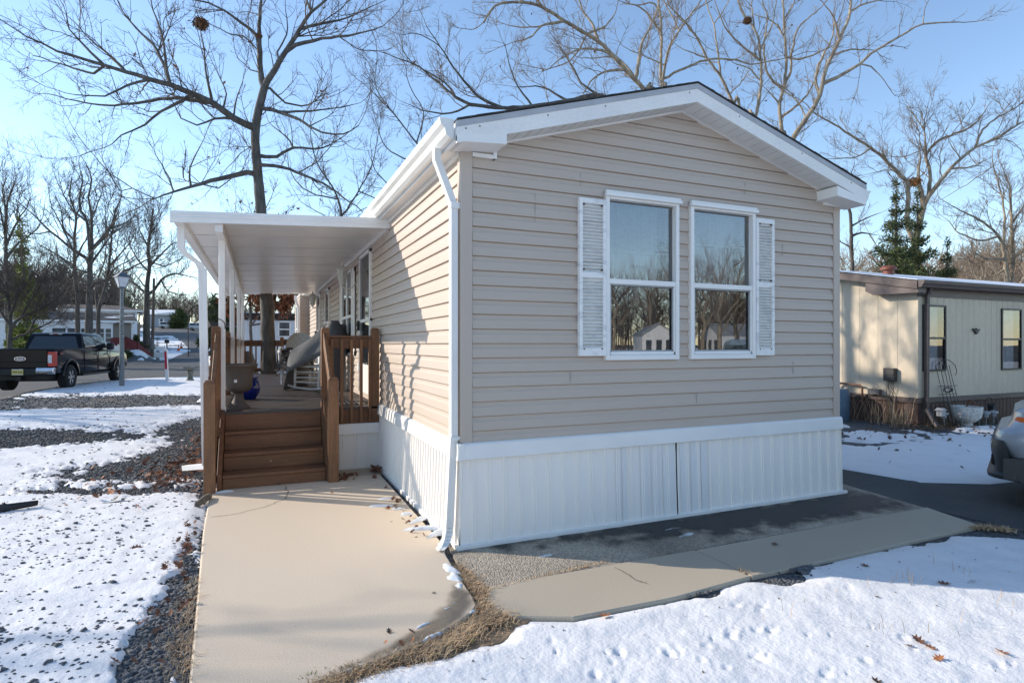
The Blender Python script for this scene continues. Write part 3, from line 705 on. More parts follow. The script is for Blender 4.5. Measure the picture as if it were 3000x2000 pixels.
# ---- front windows
glass = glass_mat('window_glass', 2.8)
screen_m = bpy.data.materials.new('insect_mesh'); screen_m.use_nodes = True; n_ = screen_m.node_tree; n_.nodes.clear()
o_ = n_.nodes.new('ShaderNodeOutputMaterial'); mx_ = n_.nodes.new('ShaderNodeMixShader'); mx_.inputs[0].default_value = .58; t_ = n_.nodes.new('ShaderNodeBsdfTransparent'); d_ = n_.nodes.new('ShaderNodeBsdfDiffuse'); d_.inputs[0].default_value = (.055,.055,.06,1)
n_.links.new(t_.outputs[0], mx_.inputs[1]); n_.links.new(d_.outputs[0], mx_.inputs[2]); n_.links.new(mx_.outputs[0], o_.inputs[0])
def sash_window(x0, x1, z0, z1, zm):
    fr = MB(); y0, y1 = -.046, .05
    fr.box(x0,x0+.038,y0,y1,z0,z1); fr.box(x1-.038,x1,y0,y1,z0,z1); fr.box(x0+.038,x1-.038,y0,y1,z1-.038,z1); fr.box(x0+.038,x1-.038,y0,y1,z0,z0+.045)
    w_ = build(fr, 'window', wht, home, bevel=.004)
    h = MB(); h.box(x0-.012,x1+.012,-.075,-.03,z1-.018,z1+.012); h.box(x0-.005,x1+.005,-.062,-.03,z1+.012,z1+.034); build(h, 'head_cap', wht, w_, bevel=.003)
    s_ = MB(); s_.box(x0+.038,x1-.038,-.038,.03,zm-.024,zm+.022)
    a, b, c, d = x0+.038, x1-.038, z0+.045, zm-.024
    s_.box(a,a+.016,-.03,.02,c,d); s_.box(b-.016,b,-.03,.02,c,d); s_.box(a,b,-.03,.02,c,c+.03)
    build(s_, 'sash', wht, w_, bevel=.003)
    sc_ = MB(); sc_.box(a+.016,a+.028,-.022,-.014,c+.03,d); sc_.box(b-.028,b-.016,-.022,-.014,c+.03,d); sc_.box(a+.016,b-.016,-.022,-.014,d-.012,d); sc_.box(a+.016,b-.016,-.022,-.014,c+.03,c+.042)
    build(sc_, 'screen_frame', pmat('grey_metal', (.35,.36,.37), .45), w_)
    g1 = MB(); g1.add([(a,.012,zm+.02),(b,.012,zm+.02),(b,.012,z1-.036),(a,.012,z1-.036)],[(0,1,2,3)])
    build(g1, 'window_pane', glass, w_, fixn=False)
    g2 = MB(); g2.add([(a,.0,c),(b,.0,c),(b,.0,d),(a,.0,d)],[(0,1,2,3)])
    build(g2, 'window_pane', glass, w_, fixn=False)
    g3 = MB(); g3.add([(a+.02,.008,c+.03),(b-.02,.008,c+.03),(b-.02,.008,d-.01),(a+.02,.008,d-.01)],[(0,1,2,3)]); build(g3, 'insect_screen', screen_m, w_, fixn=False)
    # mini blind drawn part way, and curtain
    bl = MB(); k = 0; zt = z1-.05; zb = z1-.46 if x0 < 2 else z1-.34
    while zt-.022*k > zb:
        z = zt-.022*k; bl.add([(a-.0,.062,z-.006),(b,.062,z-.006),(b,.082,z+.006),(a,.082,z+.006)],[(0,1,2,3)]); k += 1
    bl.box(a,b,.06,.085,zb-.015,zb); bl.box(a,b,.055,.09,z1-.05,z1-.02)
    build(bl, 'window_blind', pmat('blind_white', (.84,.84,.85), .5), w_, fixn=False)
    cu = MB(); rows = []
    nx = 60; xc0, xc1 = a-.02, b-.10
    for z in (z0+.02, z1-.02):
        rows.append([(lerp(xc0,xc1,i/nx), .115+.014*math.sin(i*.9)+.008*math.sin(i*2.3+x0), z) for i in range(nx+1)])
    cu.grid(rows); build(cu, 'curtain', pmat('sheer_curtain', (.78,.78,.79), .9, (.70,.70,.72), 3), w_, fixn=False, smooth=True)
    jm = MB(); jm.box(x0+.0,x0+.03,.05,.13,z0,z1); jm.box(x1-.03,x1-.0,.05,.13,z0,z1); jm.box(x0,x1,.05,.13,z1-.03,z1); jm.box(x0,x1,.05,.13,z0,z0+.03)
    build(jm, 'jamb', pmat('jamb_white', (.7,.71,.72), .5), w_)
for i,(a,b,c,d) in enumerate(WIN): sash_window(a,b,c,d,2.15)
mb = MB(); mb.box(.15,4.0,.13,.14,.9,1.43); mb.box(.15,4.0,3.2,3.22,.9,3.05); mb.box(.12,.15,.14,3.2,.9,3.05); mb.box(4.0,4.03,.14,3.2,.9,3.05); mb.box(.15,4.0,.14,3.2,3.05,3.07); mb.box(.15,4.0,.14,3.2,.86,.9)
mb.box(.15,1.27,.13,.14,1.43,3.05); mb.box(3.03,4.0,.13,.14,1.43,3.05); mb.box(2.1,2.2,.13,.14,1.43,3.05); mb.box(1.27,3.03,.13,.14,2.92,3.05)
build(mb, 'interior_room', pmat('room_wall', (.30,.29,.28), .9), home)
# shutters
shm = pmat('weathered_white', (.82,.81,.79), .7, (.66,.655,.65), 7, lo=.36, hi=.50, stretch=(1,1,3), detail=8, fine=.06)
def shutter(x0, x1, z0, z1):
    mb = MB(); y0, y1 = -.052, -.012; zm = (z0+z1)/2+.02; f = .032
    mb.box(x0,x0+f,y0,y1,z0,z1); mb.box(x1-f,x1,y0,y1,z0,z1)
    mb.box(x0+f,x1-f,y0,y1,z0,z0+.07); mb.box(x0+f,x1-f,y0,y1,zm-.025,zm+.025); mb.box(x0+f,x1-f,y0,y1,z1-.045,z1)
    mb.box(x0+f,x1-f,-.018,-.014,z0,z1)
    s_ = build(mb, 'shutter', shm, home, bevel=.003)
    lv = MB()
    for (za,zb) in ((z0+.07,zm-.025),(zm+.025,z1-.045)):
        n = int((zb-za)/.0285)
        for k in range(n):
            z = lerp(za,zb,(k+.5)/n)
            lv.add([(x0+f,-.046,z-.009),(x1-f,-.046,z-.009),(x1-f,-.024,z+.011),(x0+f,-.024,z+.011),(x0+f,-.046,z-.012),(x1-f,-.046,z-.012)],[(0,1,2,3),(4,5,1,0)])
    build(lv, 'louvres', pmat('louvre_cream', (.80,.78,.74), .7, (.64,.63,.62), 11, lo=.34, hi=.5, stretch=(1,1,2)), s_, fixn=False)
    sr = MB()
    for x in (x0+.045,x1-.045):
        for z in (z0+.06,zm+.045,z1-.055): sr = MB(); sr.box(x-.006,x+.006,-.055,-.04,z-.006,z+.006); build(sr, 'screw_head', MATS['rust'], s_)
shutter(1.022,1.288,1.50,2.845); shutter(3.018,3.258,1.49,2.84)
mb = MB()
for (x,z,l) in ((3.255,2.165,.10),(3.26,2.15,.06),(3.28,2.176,.07)): mb.beam((x,-.015,z),(x+l,-.0155,z+.006),.003,.014,up=(0,1,0))
build(mb, 'paint_smear', wht, home)

# ---- porch side: storm doors, windows, wall lanterns
dg = dark_glass()
def side_unit(y0, y1, z0, z1, zm, base=0.0, shut=False, door=False):
    fr = MB(); f = .05
    xa, xb = base-.045, base
    fr.box(xa,xb,y0,y0+f,z0,z1); fr.box(xa,xb,y1-f,y1,z0,z1); fr.box(xa,xb,y0,y1,z1-f,z1); fr.box(xa,xb,y0,y1,z0,z0+f); fr.box(xa+.006,xb,y0,y1,zm-.025,zm+.025)
    if door: fr.box(xa+.008,xb,y0+f,y1-f,z0+f,z0+.42)
    nm = 'storm_door' if door else 'window'
    w_ = build(fr, nm, wht, home, bevel=.004)
    g = MB(); zl = z0+.42 if door else z0+f
    g.box(xb-.022,xb-.012,y0+f,y1-f,zl,zm-.02); g.box(xb-.026,xb-.014,y0+f,y1-f,zm+.02,z1-f)
    build(g, 'window_pane', dg, w_)
    if door:
        h = MB(); h.box(xa-.035,xa,y1-f-.03,y1-f,z0+.93,z0+1.08); h.box(xa-.05,xa-.03,y1-f-.09,y1-f,z0+1.0,z0+1.025)
        build(h, 'handle', pmat('black_iron', (.015,.015,.016), .5), w_, bevel=.004)
    return w_
side_unit(3.96,4.92,.88,2.95,1.95,door=True)
side_unit(5.72,6.34,1.40,2.88,2.08); side_unit(6.34,6.98,1.40,2.88,2.08); side_unit(9.32,10.08,1.45,2.88,2.1); side_unit(11.38,12.32,.88,2.95,1.95,door=True); side_unit(15.95,16.6,1.42,2.88,2.1,base=-.28)
for (a,b) in ((5.40,5.70),(7.0,7.3)):
    mb = MB(); mb.box(-.045,-.015,a,a+.03,1.42,2.86); mb.box(-.045,-.015,b-.03,b,1.42,2.86); mb.box(-.045,-.015,a,b,1.42,1.48); mb.box(-.045,-.015,a,b,2.8,2.86); mb.box(-.03,-.012,a,b,1.42,2.86)
    for k in range(46): mb.box(-.04,-.02,a+.03,b-.03,1.485+k*.0285,1.485+k*.0285+.014)
    build(mb, 'shutter', wht, home)
lan = pmat('lantern_cream', (.72,.70,.63), .5, (.6,.58,.5), 8)
for (y,z) in ((5.18,2.68),(10.75,2.68)):
    x = -.26
    mb = MB(); mb.lathe([(0,-.19),(.012,-.18),(.02,-.165),(.012,-.15),(.035,-.13),(.05,-.11),(.055,-.10)], x,y,z,10)
    mb.lathe([(.085,.075),(.10,.085),(.095,.10),(.06,.13),(.03,.16),(.016,.175),(.022,.19),(.012,.205),(.004,.225),(0,.23)], x,y,z,12)
    for k in range(8):
        a = 2*PI*k/8; mb.beam((x+.05*math.cos(a),y+.05*math.sin(a),z-.105),(x+.085*math.cos(a),y+.085*math.sin(a),z+.08),.008,.008)
    mb.tube([(x,y,z-.16),(x+.06,y,z-.20),(x+.14,y,z-.19),(x+.20,y,z-.12),(-.02,y,z-.10)],.012,6); mb.lathe([(.0,0),(.045,0),(.05,.015),(.03,.03)],0,0,0,12) if False else mb.box(-.03,-.0,y-.05,y+.05,z-.20,z+.02)
    l_ = build(mb, 'wall_lantern', lan, home, smooth=True)
    g = MB(); g.lathe([(.044,-.10),(.080,.078)], x,y,z,12); build(g, 'lamp_glass', pmat('frosted_glass', (.62,.62,.58), .3), l_, smooth=True)
mb = MB(); mb.box(-.03,-.012,5.05,5.17,1.18,1.30); build(mb, 'outlet_cover', wht, home)
mb = MB(); rbeam(mb,(-.42,15.1,3.12),(-.42,15.1,3.0),.07,.09); rbeam(mb,(-.42,15.1,3.0),(-.32,15.14,2.7),.07,.09); rbeam(mb,(-.32,15.14,2.7),(-.32,15.14,.2),.07,.09); build(mb, 'downspout', wht, home)
# ---------------------------------------------------------------- porch deck with steps and railings
stain = pmat('brown_stain', (.20,.088,.038), .62, (.125,.056,.026), 2.2, bump=.0015, bscale=18, stretch=(1,7,7), fine=.18, lo=.3, hi=.68)
stain_z = pmat('brown_stain_upright', (.235,.112,.048), .62, (.135,.063,.030), 2.2, bump=.0015, bscale=18, stretch=(7,7,1), fine=.2, lo=.3, hi=.68)
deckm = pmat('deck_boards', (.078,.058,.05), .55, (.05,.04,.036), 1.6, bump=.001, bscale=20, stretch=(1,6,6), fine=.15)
DZ = .80; DX0, DX1, DY0, DY1 = -1.95, -.03, 3.30, 13.0
deck = thing('porch_deck', 'brown stained wooden porch deck with four front steps and picket railings beside the beige home', 'porch', ((DX0+DX1)/2, (DY0+DY1)/2, 0))
mb = MB(); y = DY0-.02
while y < DY1: mb.box(DX0-.02, DX1, y, y+.132, DZ-.03, DZ); y += .139
build(mb, 'decking', deckm, deck, bevel=.003)
mb = MB(); mb.box(DX0,DX1,DY0,DY0+.04,.58,DZ-.03); mb.box(DX0-.0,DX0+.04,DY0+.04,DY1,.58,DZ-.03); mb.box(DX0,DX1,DY1-.04,DY1,.55,DZ-.03)
build(mb, 'rim_joist', stain, deck, bevel=.003)
mb = MB(); mb.box(-.66,-.03,3.255,3.27,.0,.03)
skirt(mb, 0, -.66, -.02, .03, .47, 1, 3.275, 3.275, [(0,0),(.13,0),(.134,.006),(.142,.006),(.146,0),(.158,0),(.162,.006),(.170,.006),(.174,0)])
mb.box(DX0,DX0+.01,DY0,DY1,.0,.56)
build(mb, 'skirting', skm, deck, fixn=False)
mb = MB(); mb.prism([(3.255,.46),(3.235,.462),(3.245,.575),(3.26,.59),(3.30,.59),(3.30,.46)],0,-.66,-.03); build(mb, 'skirting_trim', wht, deck)
# steps
SX0, SX1 = -1.83, -.76
ST = [(2.655,.185),(2.905,.375),(3.150,.585),(3.40,DZ)]
for i,(ys,z) in enumerate(ST):
    zb = ST[i-1][1] if i else .03
    mb = MB(); mb.box(SX0,SX1,ys+(.012 if i < 3 else -.117),ys+(.042 if i < 3 else -.101),zb,z-(.042 if i < 3 else .03))
    build(mb, 'riser', stain, deck, bevel=.003)
    if i < 3:
        mb = MB(); mb.box(SX0-.0,SX1+.0,ys-.008,ys+.13,z-.038,z); mb.box(SX0,SX1,ys+.136,ST[i+1][0]+.02,z-.038,z-.001); build(mb, 'tread', stain, deck, bevel=.004)
for (a,b) in ((SX0-.05,SX0-.005),(SX1+.005,SX1+.05)):
    mb = MB(); mb.prism([(2.62,.03),(2.62,.20),(3.32,.83),(3.32,.50),(2.85,.03)],0,a,b); build(mb, 'stringer', stain, deck, bevel=.003)
def post(name, x, y, z0, z1, s=.09):
    h = s/2; mb = MB()
    mb.box(x-h,x+h,y-h,y+h,z0,z1-.03)
    mb.add([(x-h,y-h,z1-.03),(x+h,y-h,z1-.03),(x+h,y+h,z1-.03),(x-h,y+h,z1-.03),(x-h*.72,y-h*.72,z1),(x+h*.72,y-h*.72,z1),(x+h*.72,y+h*.72,z1),(x-h*.72,y+h*.72,z1)],
           [(4,5,6,7),(0,1,5,4),(1,2,6,5),(2,3,7,6),(3,0,4,7)])
    return build(mb, name, stain_z, deck, bevel=.003)
post('newel_post',-1.945,2.58,-.02,1.22,.11); post('newel_post',-.685,2.60,.02,1.22,.11)
for (x,y) in ((-1.93,3.36),(-.70,3.35),(-.085,3.33)): post('railing_post',x,y,.52,1.81,.10)
for (x,y) in ((-1.93,5.9),(-1.93,8.2),(-1.93,10.5),(-1.93,12.95),(-.89,12.95),(-.10,12.95)): post('railing_post',x,y,.6,1.80,.095)
# sloping hand rails beside the steps, with pickets
for (x,s) in ((-1.90,1),(-.69,-1)):
    mb = MB(); xo = x+.02*s if s < 0 else x-.015
    mb.prism([(3.34,1.78),(2.60,1.21),(2.60,1.04),(3.34,1.60)],0,xo-.02,xo+.02)
    mb.prism([(3.34,.98),(2.64,.36),(2.64,.25),(3.34,.86)],0,xo-.02,xo+.02)
    build(mb, 'sloping_rail', stain_z, deck, bevel=.004)
    for k in range(4):
        y = 2.75+k*.145; t = (y-2.60)/.74; mb = MB()
        mb.box(xo-.055 if s > 0 else xo+.02, xo-.02 if s > 0 else xo+.055, y-.018,y+.018, lerp(.28,.88,t), lerp(1.14,1.70,t)); build(mb, 'baluster', stain_z, deck, bevel=.002)
def railing(p, q, zt, zb, n, face):
    """flat rails between two posts with square balusters on the outer face"""
    p = Vector(p); q = Vector(q); d = (q-p).normalized(); f = Vector((-d.y,d.x))*face
    mb = MB()
    for (za,zb_,w_) in ((zt-.025,zt,.09),(zt-.165,zt-.027,.036),(zb,zb+.09,.036)):
        mb.beam((p.x,p.y,(za+zb_)/2),(q.x,q.y,(za+zb_)/2),w_,zb_-za)
    r_ = build(mb, 'rail', stain, deck, bevel=.003)
    for k in range(n):
        t = (k+.5)/n; c = p.lerp(q,t)+f*.036
        mb = MB(); mb.box(c.x-.018,c.x+.018,c.y-.018,c.y+.018,zb-.02,zt-.03); build(mb, 'baluster', stain_z, deck, bevel=.002)
# short front railing by the wall: balusters run down over the rim joist
mb = MB(); mb.box(-.655,-.13,3.29,3.38,1.685,1.71); mb.box(-.655,-.13,3.315,3.35,1.545,1.683); build(mb, 'rail', stain, deck, bevel=.004)
for x in (-.625,-.505,-.385,-.265,-.155):
    mb = MB(); mb.box(x-.018,x+.018,3.262,3.298,.60,1.66); build(mb, 'baluster', stain_z, deck, bevel=.002)
for i in range(4):
    ys = [3.36,5.9,8.2,10.5,12.95]; railing((-1.93,ys[i]+.05),(-1.93,ys[i+1]-.05),1.71,.86,14,1)
railing((-1.88,12.95),(-.94,12.95),1.71,.86,7,-1); railing((-.84,12.95),(-.15,12.95),1.735,.86,5,-1)

# ---------------------------------------------------------------- white metal porch roof
awn = thing('porch_awning', 'white metal porch roof on slim square posts, gutter and downspout on its outer edge', 'awning', (-1.2, 8, 2.8))
AY0, AY1, AXO = 2.74, 13.1, -2.33
def az(x): return 3.125+(x/2.33)*.115         # top of the roof sheet
awm = pmat('white_enamel', (.80,.77,.73), .3, (.72,.69,.66), 1.5, spec=.5)
mb = MB(); ny = 11
for k in range(ny):
    ya = lerp(AY0+.03,AY1,k/ny); yb = lerp(AY0+.03,AY1,(k+1)/ny)-.008
    mb.add([(AXO+.13,ya,az(AXO+.13)-.085),(0,ya,az(0)-.085),(0,yb,az(0)-.085),(AXO+.13,yb,az(AXO+.13)-.085)],[(0,1,2,3)])
    mb.add([(AXO+.13,yb,az(AXO+.13)-.085),(0,yb,az(0)-.085),(0,yb+.008,az(0)-.077),(AXO+.13,yb+.008,az(AXO+.13)-.077)],[(0,1,2,3)])
    mb.add([(AXO+.13,yb+.008,az(AXO+.13)-.077),(0,yb+.008,az(0)-.077),(0,yb+.0081,az(0)-.085),(AXO+.13,yb+.0081,az(AXO+.13)-.085)],[(0,1,2,3)])
mb.add([(AXO+.1,AY0,az(AXO+.1)),(0,AY0,az(0)),(0,AY1,az(0)),(AXO+.1,AY1,az(AXO+.1))],[(0,1,2,3)])
build(mb, 'roof_panel', awm, awn, fixn=False)
mb = MB()
for k in range(1,ny):
    yb = lerp(AY0+.03,AY1,k/ny)
    mb.add([(AXO+.14,yb-.014,az(AXO+.14)-.086),(-.04,yb-.014,az(-.04)-.086),(-.04,yb-.003,az(-.04)-.090),(AXO+.14,yb-.003,az(AXO+.14)-.090),(-.04,yb,az(-.04)-.086),(AXO+.14,yb,az(AXO+.14)-.086)],[(3,2,1,0),(5,4,2,3)])
build(mb, 'panel_seam', pmat('seam_white',(.70,.71,.73),.35,(.55,.56,.58),4,stretch=(1,8,1)), awn, fixn=False)
mb = MB()                       # ribbed front fascia
rp_ = [(0,.0),(.030,.0),(.034,.006),(.044,.006),(.048,.0),(.064,.0),(.068,.006),(.078,.006),(.082,.0),(.122,.0)]
rows = [[(lerp(AXO,-.0,i/6), AY0-o, az(lerp(AXO,0,i/6))+.004-dz) for i in range(7)] for dz,o in rp_]
mb.grid(rows)
mb.add([(AXO,AY0,az(AXO)+.004),(0,AY0,az(0)+.004),(0,AY0+.05,az(0)+.004),(AXO,AY0+.05,az(AXO)+.004)],[(0,1,2,3)])
mb.add([(AXO,AY0,az(AXO)-.118),(0,AY0,az(0)-.118),(0,AY0+.035,az(0)-.118),(AXO,AY0+.035,az(AXO)-.118)],[(3,2,1,0)])
mb.add([(0,AY0,az(0)+.004),(0,AY0,az(0)-.118),(0,AY0+.05,az(0)-.118),(0,AY0+.05,az(0)+.004)],[(0,1,2,3)])
build(mb, 'fascia', wht, awn, fixn=False)
mb = MB(); zz = az(AXO)
mb.prism([(AXO,zz+.004),(AXO,zz-.06),(AXO+.03,zz-.115),(AXO+.12,zz-.118),(AXO+.14,zz-.09),(AXO+.14,zz-.02),(AXO+.125,zz-.02),(AXO+.12,zz-.10),(AXO+.04,zz-.10),(AXO+.012,zz-.055),(AXO+.012,zz+.004)],1,AY0+.002,AY1)
build(mb, 'gutter', awm, awn)
mb = MB(); bx = -1.87; mb.box(bx-.04,bx+.04,AY0+.05,AY1-.02,az(bx)-.205,az(bx)-.085); build(mb, 'beam', awm, awn, bevel=.006)
mb = MB(); mb.box(-.035,-.0,AY0+.1,AY1,az(0)-.14,az(0)-.085); build(mb, 'wall_ledger', awm, awn)
for y in (3.40,6.25,9.6,12.8):
    mb = MB(); mb.box(bx-.036,bx+.036,y-.036,y+.036,DZ,az(bx)-.20); p_ = build(mb, 'post', wht, awn, bevel=.006)
    mb = MB(); mb.box(bx-.042,bx+.042,y-.042,y+.042,DZ,DZ+.05); build(mb, 'post_foot', wht, p_, bevel=.003)
mb = MB()
rbeam(mb,(-2.26,3.05,2.93),(-2.26,3.05,2.66),.075,.06); rbeam(mb,(-2.262,3.05,2.68),(-2.22,3.07,2.60),.075,.06); rbeam(mb,(-2.225,3.065,2.615),(-2.10,3.15,2.52),.075,.062); rbeam(mb,(-2.10,3.14,2.53),(-2.06,3.17,2.44),.078,.062)
rbeam(mb,(-2.06,3.17,2.46),(-2.02,3.17,.22),.085,.06); mb.beam((-2.02,3.2,.20),(-2.28,3.62,.12),.075,.06)
build(mb, 'downspout', wht, awn, bevel=.006)

# ---------------------------------------------------------------- things on the porch
mat_ = MB(); mat_.box(-.66,-.12,3.62,4.0,DZ,DZ+.010)
dm = bpy.data.materials.new('striped_mat'); dm.use_nodes = True; n = dm.node_tree; b = n.nodes['Principled BSDF']
tc = n.nodes.new('ShaderNodeTexCoord'); wv = n.nodes.new('ShaderNodeTexWave'); wv.inputs['Scale'].default_value = 5.0; wv.inputs['Distortion'].default_value = .6; wv.bands_direction = 'X'
cr = n.nodes.new('ShaderNodeValToRGB'); cr.color_ramp.interpolation = 'CONSTANT'; cr.color_ramp.elements[0].color = (.05,.05,.055,1); cr.color_ramp.elements[1].position = .55; cr.color_ramp.elements[1].color = (.42,.40,.36,1)
n.links.new(tc.outputs['Object'], wv.inputs['Vector']); n.links.new(wv.outputs['Fac'], cr.inputs[0]); n.links.new(cr.outputs[0], b.inputs['Base Color']); b.inputs['Roughness'].default_value = .95
tag(build(mat_, 'door_mat', dm, bevel=.004), 'striped grey and black door mat on the deck by the storm door', 'doormat')
ux, uy = -1.70, 3.68; US = .84
ur = thing('urn_planter', 'brown footed urn planter with a small white sticker beside the front porch post', 'planter', (ux,uy,DZ))
clay = pmat('brown_resin', (.115,.092,.075), .7, (.09,.072,.06), 6)
UL = lambda pr: [(r*US*.96,z*US) for r,z in pr]
mb = MB(); mb.lathe(UL([(.165,0),(.165,.025),(.135,.05),(.095,.10),(.072,.16),(.066,.215),(.075,.235),(.05,.24)]),ux,uy,DZ,28); build(mb,'foot',clay,ur,smooth=True)
mb = MB(); mb.lathe(UL([(.06,.235),(.12,.25),(.175,.29),(.195,.34),(.197,.40),(.200,.48),(.215,.55),(.25,.61),(.275,.632),(.275,.66),(.262,.66),(.235,.60),(.195,.52),(.18,.46),(0,.46)]),ux,uy,DZ,32,wob=lambda a,z: .018*math.cos(12*a) if .245*US < z < .37*US else 0); bw = build(mb,'bowl',clay,ur,smooth=True)
mb = MB()
def radial_patch(mb, cx, cy, r, a, z0, z1, wd):
    rows = []
    for z in (z0,z1): rows.append([(cx+r*math.cos(a+t), cy+r*math.sin(a+t), z) for t in (-wd,-wd/2,0,wd/2,wd)])
    mb.grid(rows)
radial_patch(mb, ux, uy, .1655, -1.75, DZ+.395*US, DZ+.437*US, .10); build(mb,'sticker',wht,bw,fixn=False)
bx_, by_ = -1.63, 4.98
po = thing('ceramic_pot', 'glossy cobalt blue ceramic pot behind the brown urn', 'pot', (bx_,by_,DZ))
blue = pmat('cobalt_glaze', (.008,.022,.20), .12, (.006,.015,.13), 5, spec=.6)
mb = MB(); mb.lathe([(r*.74,z*.70) for r,z in [(.15,0),(.165,.02),(.215,.10),(.245,.20),(.245,.28),(.215,.37),(.185,.41),(.19,.43),(.215,.45),(.215,.475),(.19,.475),(.17,.43),(0,.38)]],bx_,by_,DZ,30); build(mb,'body',blue,po,smooth=True)
mb = MB(); mb.lathe([(0,.28),(.127,.287)],bx_,by_,DZ,20); build(mb,'soil',pmat('soil',(.05,.035,.025),.95),po)
# wicker armchair with a fur throw
wick = pmat('white_wicker', (.66,.67,.67), .6, (.32,.33,.34), 60, lo=.35, hi=.6, stretch=(1,1,1), bump=.004, bscale=90)
wc = thing('wicker_chair', 'white wicker armchair with a fan back behind the covered rocker', 'chair', (-.78,8.35,DZ))
x0,y0 = -.78,8.35
mb = MB(); mb.box(x0-.30,x0+.30,y0-.28,y0+.28,DZ+.30,DZ+.42); build(mb,'seat',wick,wc,bevel=.03)
for sx,sy in ((-1,-1),(1,-1),(-1,1),(1,1)):
    mb = MB(); mb.tube([(x0+.27*sx,y0+.25*sy,DZ),(x0+.25*sx,y0+.24*sy,DZ+.32)],[.022,.028],8); build(mb,'leg',wick,wc,smooth=True)
rows = []
for k in range(9):
    z = DZ+.42+.62*k/8; hw = .30*math.sqrt(max(0.0,1-(max(0,k-3)/5.2)**2))+.03
    rows.append([(x0+.10+hw*t*.9, y0+.28-.12*t*t+.14*k/8, z) for t in [i/8*2-1 for i in range(9)]])
mb = MB(); mb.grid(rows); bk = build(mb,'backrest',pmat('wicker_shade',(.60,.60,.57),.7,(.36,.36,.35),22,stretch=(9,1,1),lo=.4,hi=.6),wc,smooth=True,fixn=False)
for sx in (-1,1):
    mb = MB(); mb.tube([(x0+.29*sx,y0-.28,DZ+.36),(x0+.31*sx,y0-.26,DZ+.62),(x0+.31*sx,y0+.05,DZ+.66),(x0+.26*sx,y0+.27,DZ+.72)],.035,8); build(mb,'arm',wick,wc,smooth=True)
def fur(mb, fn, n, L, r_):
    for _ in range(n):
        p, nn = fn(); d = (nn+Vector((r_.uniform(-.6,.6),r_.uniform(-.6,.6),r_.uniform(-.9,.2)))).normalized()
        t = d.cross(Vector((r_.random(),r_.random(),r_.random()))).normalized()*.010
        q = p+d*L*r_.uniform(.5,1); mb.add([p-t,p+t,q],[(0,1,2)])
rf = random.Random(5)
mb = MB(); rows = []
def furpt(u, v):
    x = lerp(-1.16,-.52,u)+.03*math.sin(9*v); 
    h = .40+.20*math.sin(PI*min(1,u*1.1+.08))*(.8+.2*math.sin(7*v+u*5)); 
    y = lerp(7.92,8.55,v)
    z = DZ+h+.06*math.sin(3*v*PI)*.5 + (.10*v)
    if u < .12: z -= .20*(1-u/.12)
    if v < .12: z -= .12*(1-v/.12)
    return Vector((x,y,z))
for i in range(15): rows.append([furpt(i/14,j/14) for j in range(15)])
mb.grid(rows); fur(mb, lambda: (furpt(rf.random(),rf.random()), Vector((rf.uniform(-.5,.2),-.6,.6))), 2600, .055, rf)
tag(build(mb,'fur_throw',pmat('mottled_fur',(.19,.165,.15),.95,(.045,.04,.04),16,lo=.4,hi=.6),fixn=False),'shaggy mottled brown fur throw lying on the white wicker chair','throw')
# rocking chair
rk = thing('rocking_chair', 'white painted wooden rocking chair under a grey cover on the porch', 'rocking chair', (-.52,6.50,DZ))
rm = pmat('chair_white', (.70,.69,.66), .55, (.55,.54,.51), 9)
cx, cy = -.52, 6.50; rca, rsa = math.cos(-.72), math.sin(-.72)
def rkp(u, v, h): return (cx+u*rca-v*rsa, cy+u*rsa+v*rca, DZ+h)           # chair faces -x; u along its depth, v across
for s in (-1,1):
    mb = MB(); mb.tube([rkp(-.42+.84*k/10, .25*s, .022+.20*((k/10-.55)**2)) for k in range(11)],.020,8); build(mb,'rocker',rm,rk,smooth=True)
    mb = MB(); mb.tube([rkp(-.28,.25*s,.05),rkp(-.27,.25*s,.30),rkp(-.28,.25*s,.66)],[.018,.024,.020],8); build(mb,'leg',rm,rk,smooth=True)
    mb = MB(); mb.tube([rkp(.20,.25*s,.05),rkp(.24,.25*s,.42),rkp(.40,.25*s,1.08)],[.018,.024,.018],8); build(mb,'leg',rm,rk,smooth=True)
    mb = MB(); mb.beam(rkp(-.34,.26*s,.68),rkp(.32,.26*s,.72),.08,.025); build(mb,'arm',rm,rk,bevel=.006)
mb = MB()
for v in (-.25,.25):
    for h in (.14,.22,.32): mb.tube([rkp(-.27,v,h),rkp(.22,v,h)],.012,6)
for h in (.15,.28):
    for u in (-.27,.22): mb.tube([rkp(u,-.25,h),rkp(u,.25,h)],.012,6)
build(mb,'stretcher',rm,rk,smooth=True)
mb = MB(); mb.add([rkp(u,v,h) for h in (.40,.43) for u,v in ((-.32,-.27),(.26,-.27),(.26,.27),(-.32,.27))],[(3,2,1,0),(4,5,6,7),(0,1,5,4),(1,2,6,5),(2,3,7,6),(3,0,4,7)]); build(mb,'seat',rm,rk,bevel=.01)
mb = MB()
for k in range(7): v = -.21+.07*k; mb.beam(rkp(.25,v,.44),rkp(.41,v,1.06),.035,.012)
mb.beam(rkp(.40,-.25,1.06),rkp(.40,.25,1.06),.03,.09); build(mb,'backrest',rm,rk,bevel=.004)
